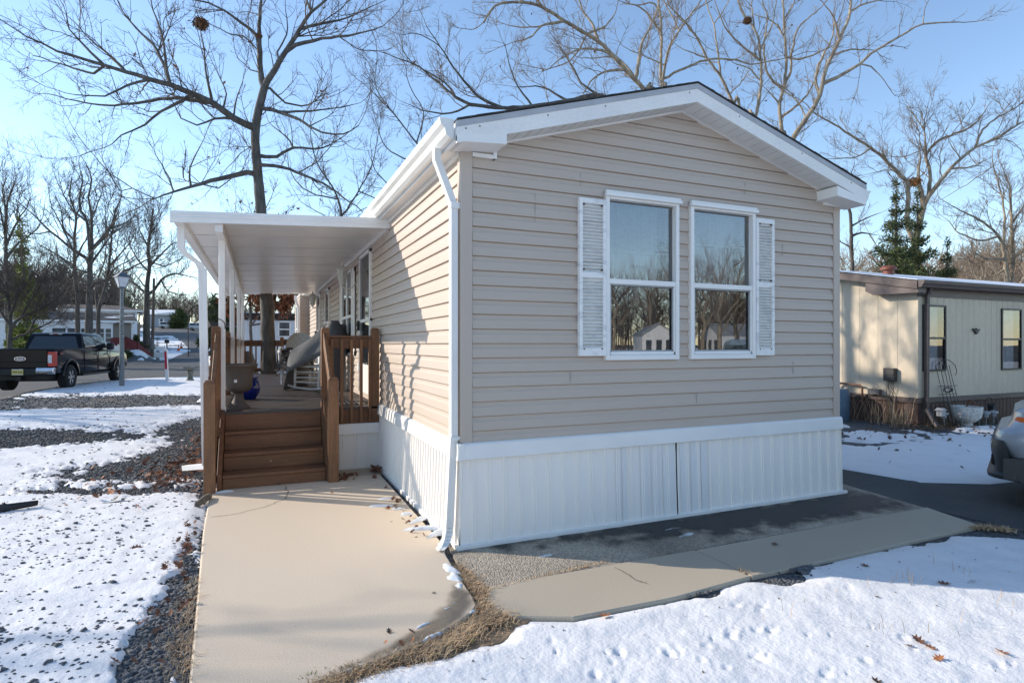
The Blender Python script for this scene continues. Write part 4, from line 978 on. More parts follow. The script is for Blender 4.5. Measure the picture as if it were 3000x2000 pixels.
# grey cover thrown over it: high over the back, falling to the floor at the front corner
rows = []
cp = [(-.42,.02,.06),(-.40,.30,.06),(-.36,.55,.04),(-.30,.70,.03),(-.12,.80,.02),(.12,.93,.02),(.36,1.12,.02),(.47,1.14,.02),(.52,.95,.03),(.54,.60,.04)]
for i in range(28):
    t = i/27*(len(cp)-1); k = min(int(t),len(cp)-2); f = t-k
    u = lerp(cp[k][0],cp[k+1][0],f); h = lerp(cp[k][1],cp[k+1][1],f)
    row = []
    for j in range(17):
        v = -.31+.62*j/16; ed = max(0, abs(v)-.24)/.07
        row.append(rkp(u+.012*math.sin(11*v+3*h), v, h+.008*math.sin(14*u+6*v)-.02*ed))
    # hanging side flap towards the steps, hem rising to the back
    drop = lerp(.02,.42,sstep(0,.30,(u+.42))) if u < .42 else .5
    hem = [(0, 0, max(.012, min(h-.03, .012+.29*float(sstep(-.41,-.31,u))+.46*max(0,u+.33))))]
    fl = []
    for q in (1.0,.75,.5,.25):
        hh = lerp(h-.02, hem[0][2], q); fl.append(rkp(u-.03*q*(1-(u+.42)), -.325-.03*q-.012*math.sin(9*u+4*q), hh))
    rows.append(fl+row)
mb = MB(); mb.grid(rows)
cvm = pmat('grey_cover', (.16,.165,.17), .8, (.12,.125,.13), 3, bump=.01, bscale=5)
ob = build(mb,'chair_cover',cvm,smooth=True,fixn=False); tag(ob,'smooth grey fabric cover draped over the white rocking chair','cover')
sm_ = ob.modifiers.new('thickness','SOLIDIFY'); sm_.thickness = .006
# small white pedestal table behind the rocker
pt = thing('side_table','small white turned pedestal table behind the rocking chair','table',(-.30,7.35,DZ))
mb = MB(); mb.lathe([(.13,0),(.12,.02),(.05,.05),(.035,.12),(.05,.18),(.03,.25),(.045,.32),(.03,.40)],-.30,7.35,DZ,14); build(mb,'pedestal',rm,pt,smooth=True)
mb = MB(); mb.lathe([(0,.40),(.22,.40),(.23,.415),(.22,.43),(0,.43)],-.30,7.35,DZ,22); build(mb,'table_top',rm,pt,smooth=True)
# tall covered chair behind the short front railing
cc = MB(); rows = []
for k in range(13):
    t = k/12; z = DZ+.15+t*.98; ww = lerp(.17,.13,t)*(1-(max(0,t-.82)/.19)**2*.6); dd = lerp(.20,.12,t)*(1-(max(0,t-.82)/.19)**2*.6)
    rows.append([(-.50+ww*math.cos(a)*(1+.06*math.sin(5*a+6*t)), 4.15+dd*math.sin(a)*(1+.05*math.sin(4*a+9*t)), z) for a in [2*PI*i/20 for i in range(21)]])
cc.grid(rows)
fc = thing('folded_chair','folded porch chair under a dark grey cover just behind the front picket railing','chair',(-.50,4.15,DZ))
build(cc,'fabric_cover',pmat('dark_cover',(.06,.065,.072),.75,(.045,.048,.054),4,bump=.01,bscale=8),fc,smooth=True,fixn=False)
for sx,sy in ((-.09,-.1),(.09,-.1),(-.09,.1),(.09,.1)):
    mb = MB(); mb.tube([(-.50+sx,4.15+sy,DZ),(-.50+sx*.8,4.15+sy*.8,DZ+.3)],.012,6); build(mb,'leg',pmat('grey_steel',(.3,.3,.31),.4,metal=.8),fc)
# black iron plant hanger on the corner post
ph = thing('plant_hanger','black iron double arched plant hook fixed to the corner railing post','plant hanger',(-1.98,3.30,1.2))
iron = MATS['black_iron']
def arc(cx_, cz_, r, a0, a1, n=14, y=3.3): return [(cx_+r*math.cos(lerp(a0,a1,i/n)), y, cz_+r*math.sin(lerp(a0,a1,i/n))) for i in range(n+1)]
mb = MB(); mb.tube([(-1.985,3.30,1.1),(-1.985,3.30,1.80)]+[(-1.985+.0,3.3,1.88)]+arc(-2.10,1.93,.115,0,PI)[0:]+[(-2.215,3.30,1.60),(-2.215,3.30,1.52)],.006,6); build(mb,'hook_arm',iron,ph,smooth=True)
mb = MB(); mb.tube([(-1.985,3.30,1.70),(-1.985,3.30,1.80)]+arc(-1.91,1.82,.075,PI,0)+[(-1.835,3.30,1.78)],.006,6); build(mb,'hook_arm',iron,ph,smooth=True)
mb = MB(); mb.lathe([(0,-.07),(.008,-.06),(.009,0),(.0,.01)],-2.215,3.30,1.52,8); build(mb,'pendant',iron,ph,smooth=True)
mb = MB(); mb.beam((-1.99,3.24,1.80),(-2.04,3.24,1.90),.012,.04); tag(build(mb,'roof_shingle_scrap',pmat('grey_wood',(.2,.19,.18),.8)),'weathered grey wood slip wedged beside the corner railing post','wood scrap')
# dark covered grill behind the rear railing
gr = MB(); rows = []
for k in range(9):
    t = k/8; z = .2+t*1.2; hw = lerp(.55,.30,t**1.6); rows.append([(-1.95+hw*math.cos(a)*(1 if math.cos(a) > 0 else .6), 14.1+.35*math.sin(a), z) for a in [2*PI*i/16 for i in range(17)]])
gr.grid(rows); gr.add(rows[-1][:-1],[tuple(range(16))])
tag(build(gr,'covered_grill',pmat('navy_cover',(.02,.03,.045),.6,(.015,.022,.034),5),smooth=True,fixn=False),'dark navy covered grill standing behind the rear picket railing','grill')
# ---------------------------------------------------------------- beige home next door on the right
NX, NY, NL, ND = 10.24, 2.88, 14.0, 4.3
nb = thing('neighbour_home', 'cream panelled mobile home with brown trim and dark framed windows on the right', 'house', (NX+NL/2, NY+ND/2, 0))
cream = pmat('cream_panel', (.64,.54,.40), .7, (.59,.495,.365), 1.5, stretch=(1,1,.3), fine=.05)
brown = pmat('brown_trim', (.105,.072,.062), .5, (.085,.058,.05), 3, stretch=(1,1,3))
brown2 = pmat('brown_skirting', (.095,.050,.036), .65, (.075,.04,.03), 3)
def panelwall(mb, axis, a0, a1, z0, z1, base, sgn, opens=(), pitch=.20, g=.005, dep=.004, top=None):
    def P_(a, off, z): return (a, base-off, z) if axis == 0 else (base-sgn*off, a, z)
    cuts = [a0]; a = a0
    while a < a1-.02: cuts.append(min(a+pitch-g,a1)); cuts.append(min(a+pitch,a1)); a += pitch
    for o in opens: cuts += [o[0],o[1]]
    cuts = sorted(set(round(c,4) for c in cuts if a0 <= c <= a1))
    for u,v in zip(cuts[:-1],cuts[1:]):
        m = ((u+v)/2-a0) % pitch; off = -dep if m > pitch-g else 0
        rng = [(z0,z1)]
        for o in opens:
            if o[0] < (u+v)/2 < o[1]: rng = [(z0,o[2]),(o[3],z1)]
        for p,q in rng:
            if top is not None: q0 = min(q,top(u)); q1 = min(q,top(v))
            else: q0 = q1 = q
            if q > p: mb.add([P_(u,off,p),P_(v,off,p),P_(v,off,q1),P_(u,off,q0)],[(0,1,2,3)])
NWIN = [(10.35,11.08,1.07,2.37),(12.98,13.72,1.05,2.36)]
mb = MB(); panelwall(mb,0,NX,NX+NL,.54,2.75,NY,1,[(a+.02,b-.02,c+.02,d-.02) for a,b,c,d in NWIN]); build(mb,'front_wall',cream,nb,fixn=False)
mb = MB(); panelwall(mb,1,NY,NY+ND,.54,3.3,NX,1,[],pitch=.40,top=lambda y: 2.74+.21*(min(y,2*NY+ND-y)-NY+.16))
vv = []
build(mb,'end_wall',cream,nb,fixn=False)
mb = MB(); mb.box(NX+.01,NX+NL,NY+ND-.02,NY+ND,.0,2.8); mb.box(NX+NL-.02,NX+NL,NY+.01,NY+ND,0,2.8); build(mb,'back_wall',cream,nb)
mb = MB(); mb.box(NX-.006,NX+.0,NY,NY+.03,.54,2.7); mb.box(NX,NX+.28,NY-.006,NY,.54,2.7); build(mb,'corner_board',cream,nb)
mb = MB(); panelwall(mb,0,NX-.01,NX+NL,0,.46,NY,1,[],pitch=.135,g=.012,dep=.012); panelwall(mb,1,NY-.01,NY+ND,0,.46,NX,1,[],pitch=.30,g=.015,dep=.012); build(mb,'skirting',brown2,nb,fixn=False)
mb = MB(); mb.box(NX-.03,NX+NL,NY-.03,NY+.0,.45,.56); mb.box(NX-.03,NX,NY,NY+ND,.45,.56); build(mb,'base_trim',brown,nb,bevel=.012)
RS = .21
mb = MB()
ym = NY+ND/2
for (ya,za,yb,zb) in ((NY-.16,2.83,ym,2.83+RS*(ym-NY+.16)),(ym,2.83+RS*(ym-NY+.16),NY+ND+.16,2.83)):
    mb.add([(NX-.28,ya,za),(NX+NL+.2,ya,za),(NX+NL+.2,yb,zb),(NX-.28,yb,zb),(NX-.28,ya,za-.014),(NX+NL+.2,ya,za-.014),(NX+NL+.2,yb,zb-.014),(NX-.28,yb,zb-.014)],[(0,1,2,3),(4,7,6,5),(0,4,5,1),(1,5,6,2),(2,6,7,3),(3,7,4,0)])
build(mb,'roof',pmat('snowy_roof',(.72,.74,.78),.7,(.42,.42,.43),2,lo=.2,hi=.45),nb)
mb = MB()
for (ya,za,yb,zb) in ((NY-.15,2.80,ym,2.80+RS*(ym-NY+.16)),(ym,2.80+RS*(ym-NY+.16),NY+ND+.15,2.80)):
    mb.add([(NX-.275,ya,za),(NX-.275,yb,zb),(NX-.275,yb,zb-.15),(NX-.275,ya,za-.15),(NX-.25,ya,za),(NX-.25,yb,zb),(NX-.25,yb,zb-.15),(NX-.25,ya,za-.15)],[(0,1,2,3),(4,7,6,5),(3,2,6,7)])
    mb.add([(NX-.25,ya,za-.10),(NX,ya,za-.10),(NX,yb,zb-.10),(NX-.25,yb,zb-.10)],[(0,1,2,3)])
mb.box(NX-.02,NX+NL,NY-.02,NY,2.52,2.74); mb.box(NX,NX+NL,NY-.15,NY,2.70,2.715)
build(mb,'fascia',brown,nb,fixn=False)
mb = MB(); mb.prism([(NY-.15,2.36+.22),(NY-.15,2.80),(NY+.9,2.80+RS*1.05),(NY+.9,2.57+.12),(NY+.75,2.60)],0,NX-.24,NX-.015); build(mb,'eave_box',pmat('brown_light',(.135,.10,.09),.55,(.11,.08,.07),3),nb)
mb = MB(); mb.prism([(NY-.16,2.68),(NY-.22,2.68),(NY-.235,2.72),(NY-.265,2.75),(NY-.275,2.81),(NY-.16,2.81)],0,NX-.26,NX+NL); build(mb,'gutter',brown,nb)
mb = MB(); rbeam(mb,(NX+.16,NY-.14,2.7),(NX+.16,NY-.075,2.55),.075,.06); rbeam(mb,(NX+.16,NY-.07,2.56),(NX+.14,NY-.07,.34),.075,.06); rbeam(mb,(NX+.14,NY-.07,.36),(NX-.02,NY-.35,.06),.075,.06); build(mb,'downspout',brown,nb,bevel=.005)
bf = pmat('bronze_frame', (.03,.027,.025), .45)
for (a,b,c,d) in NWIN:
    m_ = (c+d)/2; mb = MB(); f = .035
    mb.box(a,a+f,NY-.03,NY+.02,c,d); mb.box(b-f,b,NY-.03,NY+.02,c,d); mb.box(a+f,b-f,NY-.03,NY+.02,c,c+f); mb.box(a+f,b-f,NY-.03,NY+.02,d-f,d); mb.box(a+f,b-f,NY-.028,NY+.02,m_-.02,m_+.02)
    w_ = build(mb,'window',bf,nb,bevel=.003)
    mb = MB(); mb.add([(a+f,NY,c+f),(b-f,NY,c+f),(b-f,NY,m_-.02),(a+f,NY,m_-.02)],[(0,1,2,3)]); mb.add([(a+f,NY-.012,m_+.02),(b-f,NY-.012,m_+.02),(b-f,NY-.012,d-f),(a+f,NY-.012,d-f)],[(0,1,2,3)])
    build(mb,'window_pane',glass_mat('strong_glass',2.0),w_,fixn=False)
    mb = MB(); rows = [[(lerp(a,b-.13,i/24),NY+.06+.012*math.sin(i*1.4),z) for i in range(25)] for z in (c,d)]; mb.grid(rows); build(mb,'curtain',pmat('pale_curtain',(.72,.73,.76),.9),w_,fixn=False,smooth=True)
    mb = MB(); mb.box(a-.02,b+.02,NY+.25,NY+.26,c-.05,d+.05); build(mb,'dark_room',MATS['black'],w_)
mb = MB(); mb.box(NX-.11,NX-.006,3.28,3.50,.86,1.12); mb.box(NX-.115,NX-.10,3.29,3.49,.98,1.01); mt = build(mb,'utility_box',pmat('box_grey',(.05,.047,.045),.5),nb,bevel=.01)
mb = MB(); rr = random.Random(8)
for k in range(5):
    y = 3.32+.035*k; mb.tube([(NX-.05,y,.87),(NX-.07,y+rr.uniform(-.03,.03),.74),(NX-.05,y+rr.uniform(-.08,.03),.60),(NX-.06,y+rr.uniform(-.1,.1),.45)],.005,5)
build(mb,'cable',pmat('black_cable',(.02,.02,.02),.6),mt)
mb = MB(); mb.box(NX-.12,NX-.02,3.58,3.82,.57,.68); mb.tube([(NX-.07,3.55,.60),(NX-.09,3.7,.72),(NX-.06,3.85,.60)],.008,5); build(mb,'meter',pmat('meter_grey',(.12,.12,.12),.5),nb,bevel=.01)
mb = MB(); mb.tube([(NX-.10,4.55,.35),(NX-.10,4.55,.72),(NX-.10,4.50,.755),(NX-.10,4.0,.74),(NX-.10,3.95,.70),(NX-.10,3.95,.35)],.022,8); build(mb,'copper_pipe',pmat('rust_pipe',(.20,.09,.05),.6),nb,smooth=True)
for (x,y,c_,nm) in ((NX+1.6,ym-.5,(.20,.06,.035),'roof_vent'),(NX+.05,ym+.7,(.12,.12,.12),'roof_vent')):
    z = 2.83+RS*(min(y,2*ym-y)-NY+.16); mb = MB(); mb.lathe([(.11,-.05),(.11,.10),(.17,.10),(.17,.15),(.12,.19),(0,.2)],x,y,z,14); build(mb,nm,pmat('vent_%d'%(c_[0]*100),c_,.6),nb,smooth=True)
# its side stair rail at the picture's edge
sr_ = thing('stair_rail','grey wooden stair railing with sloping cap at the cream home\'s front','railing',(13.75,2.2,0))
gw = pmat('bleached_wood',(.50,.48,.44),.8,(.40,.38,.35),3,stretch=(6,6,1))
mb = MB(); mb.box(13.55,13.65,2.0,2.1,0,.86); build(mb,'rail_post',gw,sr_); mb = MB(); mb.beam((13.45,2.05,.86),(14.6,2.05,1.35),.14,.04); build(mb,'cap_rail',gw,sr_)
for x in (13.8,13.95,14.1,14.25,14.4): mb = MB(); mb.box(x-.02,x+.02,2.03,2.07,.05,.95+(x-13.6)*.42); build(mb,'baluster',gw,sr_)
# eagle ornament
eg = MB(); ex, ez = 12.06, 1.87; n0 = 0
eg.prism([(ex-.26,ez+.09),(ex-.14,ez+.06),(ex-.05,ez+.05),(ex-.03,ez+.09),(ex+.02,ez+.10),(ex+.05,ez+.06),(ex+.13,ez+.05),(ex+.25,ez+.075),(ex+.19,ez+.01),(ex+.10,ez-.02),(ex+.12,ez-.09),(ex+.03,ez-.07),(ex-.01,ez-.12),(ex-.05,ez-.07),(ex-.10,ez-.02),(ex-.17,ez+.01),(ex-.22,ez+.05)],1,NY-.045,NY-.012)
eg.v = [(ex+(x-ex)*.52, y, ez+(z-ez)*.62) for x,y,z in eg.v]
tag(build(eg,'wall_ornament',iron,bevel=.008),'black metal spread winged eagle ornament on the cream wall','ornament')
# trellis leaning on the wall under the window
tr = MB(); tx = 11.0
for k in range(5):
    x0 = tx-.42+.13*k+.1*(4-k)/4; xb = tx-.16+.11*k; tr.tube([(xb,NY-.22,.03),(x0,NY-.06,1.18+.12*math.sin(PI*k/4))],.006,5)
tr.tube([(tx-.32+.64*i/12,NY-.055,1.17+.13*math.sin(PI*i/12)) for i in range(13)],.006,5)
for z in (.62,.78): tr.tube([(tx-.36+.2*(1.2-z)*.4,NY-.11,z),(tx+.27,NY-.11,z)],.006,5)
tr.tube([(tx+.30,NY-.06,1.17),(tx+.36,NY-.06,1.05),(tx+.31,NY-.06,.98)],.006,5)
for k in range(10): a = k*.63; tr.tube([(tx-.05+.1*math.cos(a),NY-.12,.70+.04*math.sin(a)),(tx-.05+.16*math.cos(a+.5),NY-.13,.71+.05*math.sin(a+.5))],.012,5)
tag(build(tr,'garden_trellis',iron,smooth=True),'thin black wire garden trellis under the nearer dark framed window','trellis')
# basket planter
bp_ = thing('basket_planter','large white wicker urn shaped planter by the brown skirting','planter',(11.03,2.50,0))
mb = MB(); mb.lathe([(r*.84,z*.9) for r,z in [(.19,0),(.19,.02),(.13,.04),(.11,.10),(.18,.13),(.27,.22),(.30,.34),(.305,.45),(.285,.45),(.27,.38),(0,.37)]],11.05,2.48,0,36,wob=lambda a,z: .02*math.sin(18*a)*math.copysign(1,math.sin(z*110)) if .14 < z < .52 else 0); build(mb,'bowl',pmat('wicker_planter',(.66,.65,.60),.8,(.46,.45,.41),30,lo=.4,hi=.6),bp_,smooth=True)
mb = MB(); mb.tube([(11.05,2.48,.40),(11.04,2.44,.50),(11.0,2.38,.53),(11.02,2.30,.44)],.015,6); build(mb,'dead_stem',pmat('dead_leaf',(.16,.07,.035),.9),bp_)
# plank / slab under snow by the planter
mb = MB(); mb.box(10.35,11.35,2.12,2.3,.0,.05); tag(build(mb,'edging_board',snow_m,bevel=.012),'snow covered edging board in front of the wicker planter','board')
# solar stake lights
sl0 = None
for i,(px,py,lab) in enumerate(((2766,1255,'grey solar stake light left of the wicker planter'),(2819,1256,'grey solar stake light in front of the wicker planter'),(2869,1250,'first grey solar stake light right of the wicker planter'),(2889,1252,'middle grey solar stake light right of the wicker planter'),(2911,1250,'grey solar stake light nearest the silver car'))):
    p = G(px,py,.0)
    if i == 0:
        sl0 = thing('solar_light',lab,'garden light',p,group='solar lights along the brown skirting')
        mb = MB(); mb.lathe([(.008,-.05),(.008,.20),(.02,.21)],0,0,0,8); build(mb,'stake',pmat('light_grey',(.22,.23,.24),.5),sl0,local=True)
        mb = MB(); mb.lathe([(.035,.20),(.05,.27),(.075,.275),(.07,.30),(.03,.32),(0,.325)],0,0,0,14); build(mb,'lamp_head',pmat('light_cap',(.30,.32,.34),.4),sl0,local=True,smooth=True)
    else: dup(sl0,p,None,lab)
# little lantern hooks
for (px,py,lab,wcol) in ((2735,1258,'small roofed bird feeder hanging on a black shepherd hook left of the planter',(.45,.44,.42)),(2888,1240,'small black lantern hanging on a black shepherd hook right of the planter',(.03,.03,.032))):
    p = G(px,py,.0); t = thing('shepherd_hook',lab,'garden hook',p)
    mb = MB(); mb.tube([(0,0,-.05),(0,0,.42)]+[(.11-.11*math.cos(PI*i/8),0,.42+.11*math.sin(PI*i/8)) for i in range(1,8)]+[(.22,0,.40)],.007,6); build(mb,'hook',iron,t,local=True,smooth=True)
    mb = MB(); mb.box(.16,.28,-.05,.05,.24,.35); mb.prism([(.13,.35),(.31,.35),(.22,.40)],1,-.07,.07); build(mb,'hanging_box',pmat('feeder_%d'%int(wcol[0]*100),wcol,.6),t,local=True,bevel=.004)
# blue barrel end behind the corner of the beige home
mb = MB(); mb.lathe([(.24,0),(.25,.1),(.25,.6),(.22,.66),(0,.68)],9.75,4.25,0,20); tag(build(mb,'blue_tank',pmat('blue_tank',(.10,.17,.24),.5),smooth=True),'pale blue tank just behind the right corner of the beige home','tank')

# ---------------------------------------------------------------- vehicles
tyre_m = pmat('tyre_rubber',(.012,.012,.013),.85,bump=.004,bscale=40); rim_m = pmat('alloy',(.45,.46,.48),.28,metal=.9); blk = pmat('black_plastic',(.016,.017,.019),.6)
def wheel(root, x, y, r, w_, side, rr=.62, spokes=6):
    """side: +1 outer face towards +y"""
    mb = MB(); prof = [(rr*r,-w_/2),(.9*r,-w_/2),(r,-w_/2+.03),(r,w_/2-.03),(.9*r,w_/2),(rr*r,w_/2),(rr*r,w_/2-.06)]
    mb.lathe(prof,0,0,0,26); M = Matrix.Translation((x,y,r)) @ Matrix.Rotation(-side*PI/2,4,'X'); mb.xform(M)
    o = build(mb,'wheel',tyre_m,root,local=True,smooth=True)
    mb = MB(); mb.lathe([(rr*r,w_/2-.02),(rr*r*.93,w_/2-.02),(rr*r*.9,w_/2-.07)],0,0,0,26,cap=False); mb.lathe([(0,w_/2-.02),(r*.14,w_/2-.02),(r*.16,w_/2-.07)],0,0,0,14)
    for k in range(spokes):
        for s in (-.13,.13):
            a = 2*PI*k/spokes; mb.beam((r*.12*math.cos(a),r*.12*math.sin(a),w_/2-.035),(rr*r*.93*math.cos(a+s),rr*r*.93*math.sin(a+s),w_/2-.03),.035*r/.4,.03)
    mb.xform(M); build(mb,'rim',rim_m,o,local=True)
    mb = MB(); mb.lathe([(0,w_/2-.09),(rr*r*.95,w_/2-.085)],0,0,0,20); mb.xform(M); build(mb,'brake_shadow',blk,o,local=True)
    return o
def profile_body(top, arches, zb, hw, tumble=.06):
    """closed side outline: top edge rear->front, then the sill with wheel arches cut out"""
    poly = list(top)
    for (ax,r,az_) in sorted(arches, reverse=True):
        h = max(0.0, zb-az_); dx = math.sqrt(max(r*r-h*h,0))
        a0 = math.atan2(h,dx); n = 12
        for k in range(n+1):
            a = a0+(PI-2*a0)*k/n; poly.append((ax+r*math.cos(a), az_+r*math.sin(a)))
    mb = MB(); mb.prism(poly,1,-hw,hw)
    zmax = max(p[1] for p in top)
    mb.v = [(x, y*(1-tumble*max(0,(z-.6)/(zmax-.6))**2-(.03 if z < zb+.02 else 0)), z) for x,y,z in mb.v]
    return mb
def cabin(x0,x1,x2,x3,zb,zr,wb,wr):
    """loft from the belt line (x0..x1) to the roof (x2..x3)"""
    mb = MB(); v = []
    for (a,b,z,w_) in ((x0,x1,zb,wb),(lerp(x0,x2,.93),lerp(x1,x3,.93),lerp(zb,zr,.93),lerp(wb,wr,.93)),(x2+.10,x3-.14,zr,wr-.10)):
        v += [(a,-w_,z),(b,-w_,z),(b,w_,z),(a,w_,z)]
    f = [(8,9,10,11),(3,2,1,0)]
    for k in (0,4):
        for i in range(4): f.append((k+i,k+(i+1)%4,k+4+(i+1)%4,k+4+i))
    mb.add(v,f); return mb
def cab_pt(x0,x1,x2,x3,zb,zr,wb,wr,face,u,t,o):
    xa, xb = lerp(x0,x2,t), lerp(x1,x3,t); w_ = lerp(wb,wr,t); z = lerp(zb,zr,t)
    if face == 'R': return (lerp(xa,xb,u), -w_-o, z)
    if face == 'L': return (lerp(xa,xb,u), w_+o, z)
    if face == 'B': return (xa-o, lerp(-w_,w_,u), z)
    return (xb+o, lerp(-w_,w_,u), z)
def cab_glass(root, P_, face, u0,u1,t0,t1, name='window', ua=None, ub=None, m=None):
    q = [cab_pt(*P_,face,u,t,.006) for u,t in ((u0,t0),(u1,t0),(ub if ub is not None else u1,t1),(ua if ua is not None else u0,t1))]
    mb = MB(); mb.add(q,[(0,1,2,3)])
    return build(mb,name,m or pmat('car_glass',(.010,.014,.02),.02,spec=1.0),root,local=True,fixn=False)
def heading(r0,d0,r1,d1):
    a = RD(r0,d0); b = RD(r1,d1); return math.atan2(b[1]-a[1],b[0]-a[0])
# black pickup on the street
r0,d0,r1,d1 = -15.60,20.4,-16.78,24.6
hd = heading(r0,d0,r1,d1); rear = Vector(RD(r0,d0)); lf = Vector((-math.sin(hd),math.cos(hd),0))
rp0 = rear+lf*.83; zt = gzf(rp0.x,rp0.y)
pk = thing('pickup_truck','black crew cab pickup truck with red tail lamps and chrome bumper on the street','truck',(rp0.x,rp0.y,zt+.008),hd)
paint = pmat('black_paint',(.004,.005,.008),.16,spec=.22,coat=.0)
# local x: rear axle at 0, front axle at 4.4
mb = profile_body([(-1.12,.62),(-1.14,1.05),(-1.12,1.40),(-.2,1.42),(.98,1.42),(1.05,1.40),(3.55,1.36),(3.75,1.33),(5.15,1.24),(5.33,1.12),(5.36,.75),(5.3,.62)],[(0,.56,.44),(4.4,.56,.44)],.58,.995,.05)
build(mb,'body',paint,pk,local=True,bevel=.035,bseg=2,smooth=True)
PP = (1.06,3.62,1.30,3.0,1.36,2.0,.93,.78)
build(cabin(*PP),'cab',paint,pk,local=True,bevel=.05,bseg=2,smooth=True)
cab_glass(pk,PP,'B',.07,.93,.08,.80,'rear_window',.11,.89); cab_glass(pk,PP,'F',.06,.94,.08,.85,'windscreen')
for s in 'RL': cab_glass(pk,PP,s,.10,.50,.10,.80,'window',.06,.50); cab_glass(pk,PP,s,.53,.93,.10,.80,'window',.53,.93)
mb = MB(); mb.box(-1.10,-.98,-.93,.93,1.405,1.43); mb.box(-1.0,1.0,-.97,-.87,1.41,1.432); mb.box(-1.0,1.0,.87,.97,1.41,1.432); build(mb,'bed_rail',blk,pk,local=True,bevel=.01)
mb = MB(); mb.box(-1.155,-1.12,-.74,.74,.80,1.39); mb.box(-1.165,-1.15,-.74,.74,.985,1.0); tg = build(mb,'tailgate',paint,pk,local=True,bevel=.012)
mb = MB(); mb.lathe([(0,0),(.16,0),(.16,.010),(0,.010)],0,0,0,28); mb.xform(Matrix.Translation((-1.157,0,1.10)) @ Matrix.Rotation(-PI/2,4,'Y') @ Matrix.Diagonal((.42,1.0,1.0,1))); eb = build(mb,'badge',pmat('chrome',(.75,.76,.78),.15,metal=1.0),tg,local=True)
mb = MB(); mb.lathe([(0,.010),(.148,.010),(.148,.014),(0,.014)],0,0,0,28); mb.xform(Matrix.Translation((-1.157,0,1.10)) @ Matrix.Rotation(-PI/2,4,'Y') @ Matrix.Diagonal((.38,.96,1.0,1))); build(mb,'badge_field',pmat('badge_blue',(.012,.03,.12),.25),tg,local=True)
mb = text_mb('Ford',.088,.004); mb.xform(Matrix.Translation((-1.1745,0,1.10)) @ Matrix(((0,0,-1,0),(-1,0,0,0),(0,1,0,0),(0,0,0,1)))); build(mb,'badge_lettering',MATS['chrome'],tg,local=True,fixn=False)
for s in (-1,1):
    mb = MB(); mb.box(-1.165,-1.0,min(s*.76,s*.985),max(s*.76,s*.985),.83,1.33); tl = build(mb,'tail_lamp',pmat('red_lens',(.50,.012,.012),.2,(.33,.008,.01),6,spec=.6),pk,local=True,bevel=.02)
    mb = MB(); mb.box(-1.172,-1.16,min(s*.775,s*.885),max(s*.775,s*.885),.955,1.22); build(mb,'reverse_lens',pmat('clear_lens',(.62,.66,.72),.2),tl,local=True,bevel=.006)
    mb = MB(); mb.prism([(-1.33,.60),(-1.36,.68),(-1.33,.80),(-1.17,.80),(-1.17,.58)],1,min(s*.50,s*1.0),max(s*.50,s*1.0)); build(mb,'rear_bumper',MATS['chrome'],pk,local=True,bevel=.02)
mb = MB(); mb.box(-1.30,-1.15,-.52,.52,.56,.78); build(mb,'bumper_step',blk,pk,local=True,bevel=.02)
mb = MB(); mb.box(-1.318,-1.302,-.155,.155,.575,.765); pl = build(mb,'licence_plate',pmat('plate_yellow',(.62,.52,.16),.5),pk,local=True)
mb = MB(); mb.box(-1.3195,-1.318,-.15,.15,.578,.602); mb.box(-1.3195,-1.318,-.15,.15,.735,.762); build(mb,'plate_band',pmat('plate_pale',(.70,.70,.62),.5),pl,local=True)
mb = text_mb('T84 RJZ',.085,.003,True); mb.xform(Matrix.Translation((-1.321,0,.667)) @ Matrix(((0,0,-1,0),(-1,0,0,0),(0,1,0,0),(0,0,0,1)))); build(mb,'plate_lettering',blk,pl,local=True,fixn=False)
mb = MB(); mb.box(-1.05,5.2,-.7,.7,.40,.62); mb.lathe([(0,-.6),(.16,-.2),(.2,0),(.16,.2),(0,.6)],0,0,0,12) if False else mb.box(-.15,.15,-.65,.65,.30,.45); mb.box(-1.25,-1.0,-.06,.06,.38,.52); build(mb,'chassis',blk,pk,local=True)
for (x,s) in ((0,-1),(0,1),(4.4,-1),(4.4,1)):
    wheel(pk,x,s*.86,.43,.29,s)
for s in (-1,1):
    mb = MB()
    for ax in (0,4.4):
        rows = []
        for k in range(17):
            a = PI*k/16*.94+.1; rows.append([(ax+q*math.cos(a), s*yy, .44+q*math.sin(a)) for q,yy in ((.55,.96),(.57,1.015),(.64,1.01),(.66,.975))])
        mb.grid(rows)
    build(mb,'arch_flare',paint,pk,local=True,smooth=True,fixn=False)
    mb = MB(); mb.box(1.0,3.5,min(s*.80,s*.97),max(s*.80,s*.97),.42,.50); build(mb,'running_board',blk,pk,local=True,bevel=.015)
    mb = MB(); mb.box(3.05,3.25,min(s*.98,s*1.22),max(s*.98,s*1.22),1.36,1.64); build(mb,'wing_mirror',blk,pk,local=True,bevel=.04)
    mb = MB(); mb.box(1.95,2.15,s*.995-.015,s*.995+.015,1.18,1.215); mb.box(3.0,3.2,s*.995-.015,s*.995+.015,1.18,1.215); build(mb,'door_handle',blk,pk,local=True,bevel=.005)
    for x in (1.06,2.28,3.42): mb = MB(); mb.box(x-.006,x+.006,s*.990-.012,s*.990+.008,.62,1.34); build(mb,'door_gap',MATS['black'],pk,local=True)
mb = MB(); mb.box(1.26,1.33,-.2,.2,1.935,1.965); hl = build(mb,'high_brake_lamp',pmat('clear_lens',(.6,.6,.6),.2),pk,local=True); mb = MB(); mb.box(1.25,1.30,-.08,.08,1.938,1.962); build(mb,'red_lens',MATS['red_lens'],hl,local=True)
mb = MB(); mb.prism([(-.15,0),(.15,0),(.15,.0),(.10,.0)],1,0,.01) if False else mb.box(-.86,-.60,-1.0,-.985,1.22,1.30); build(mb,'side_decal',pmat('dark_red_decal',(.10,.008,.012),.4),pk,local=True)

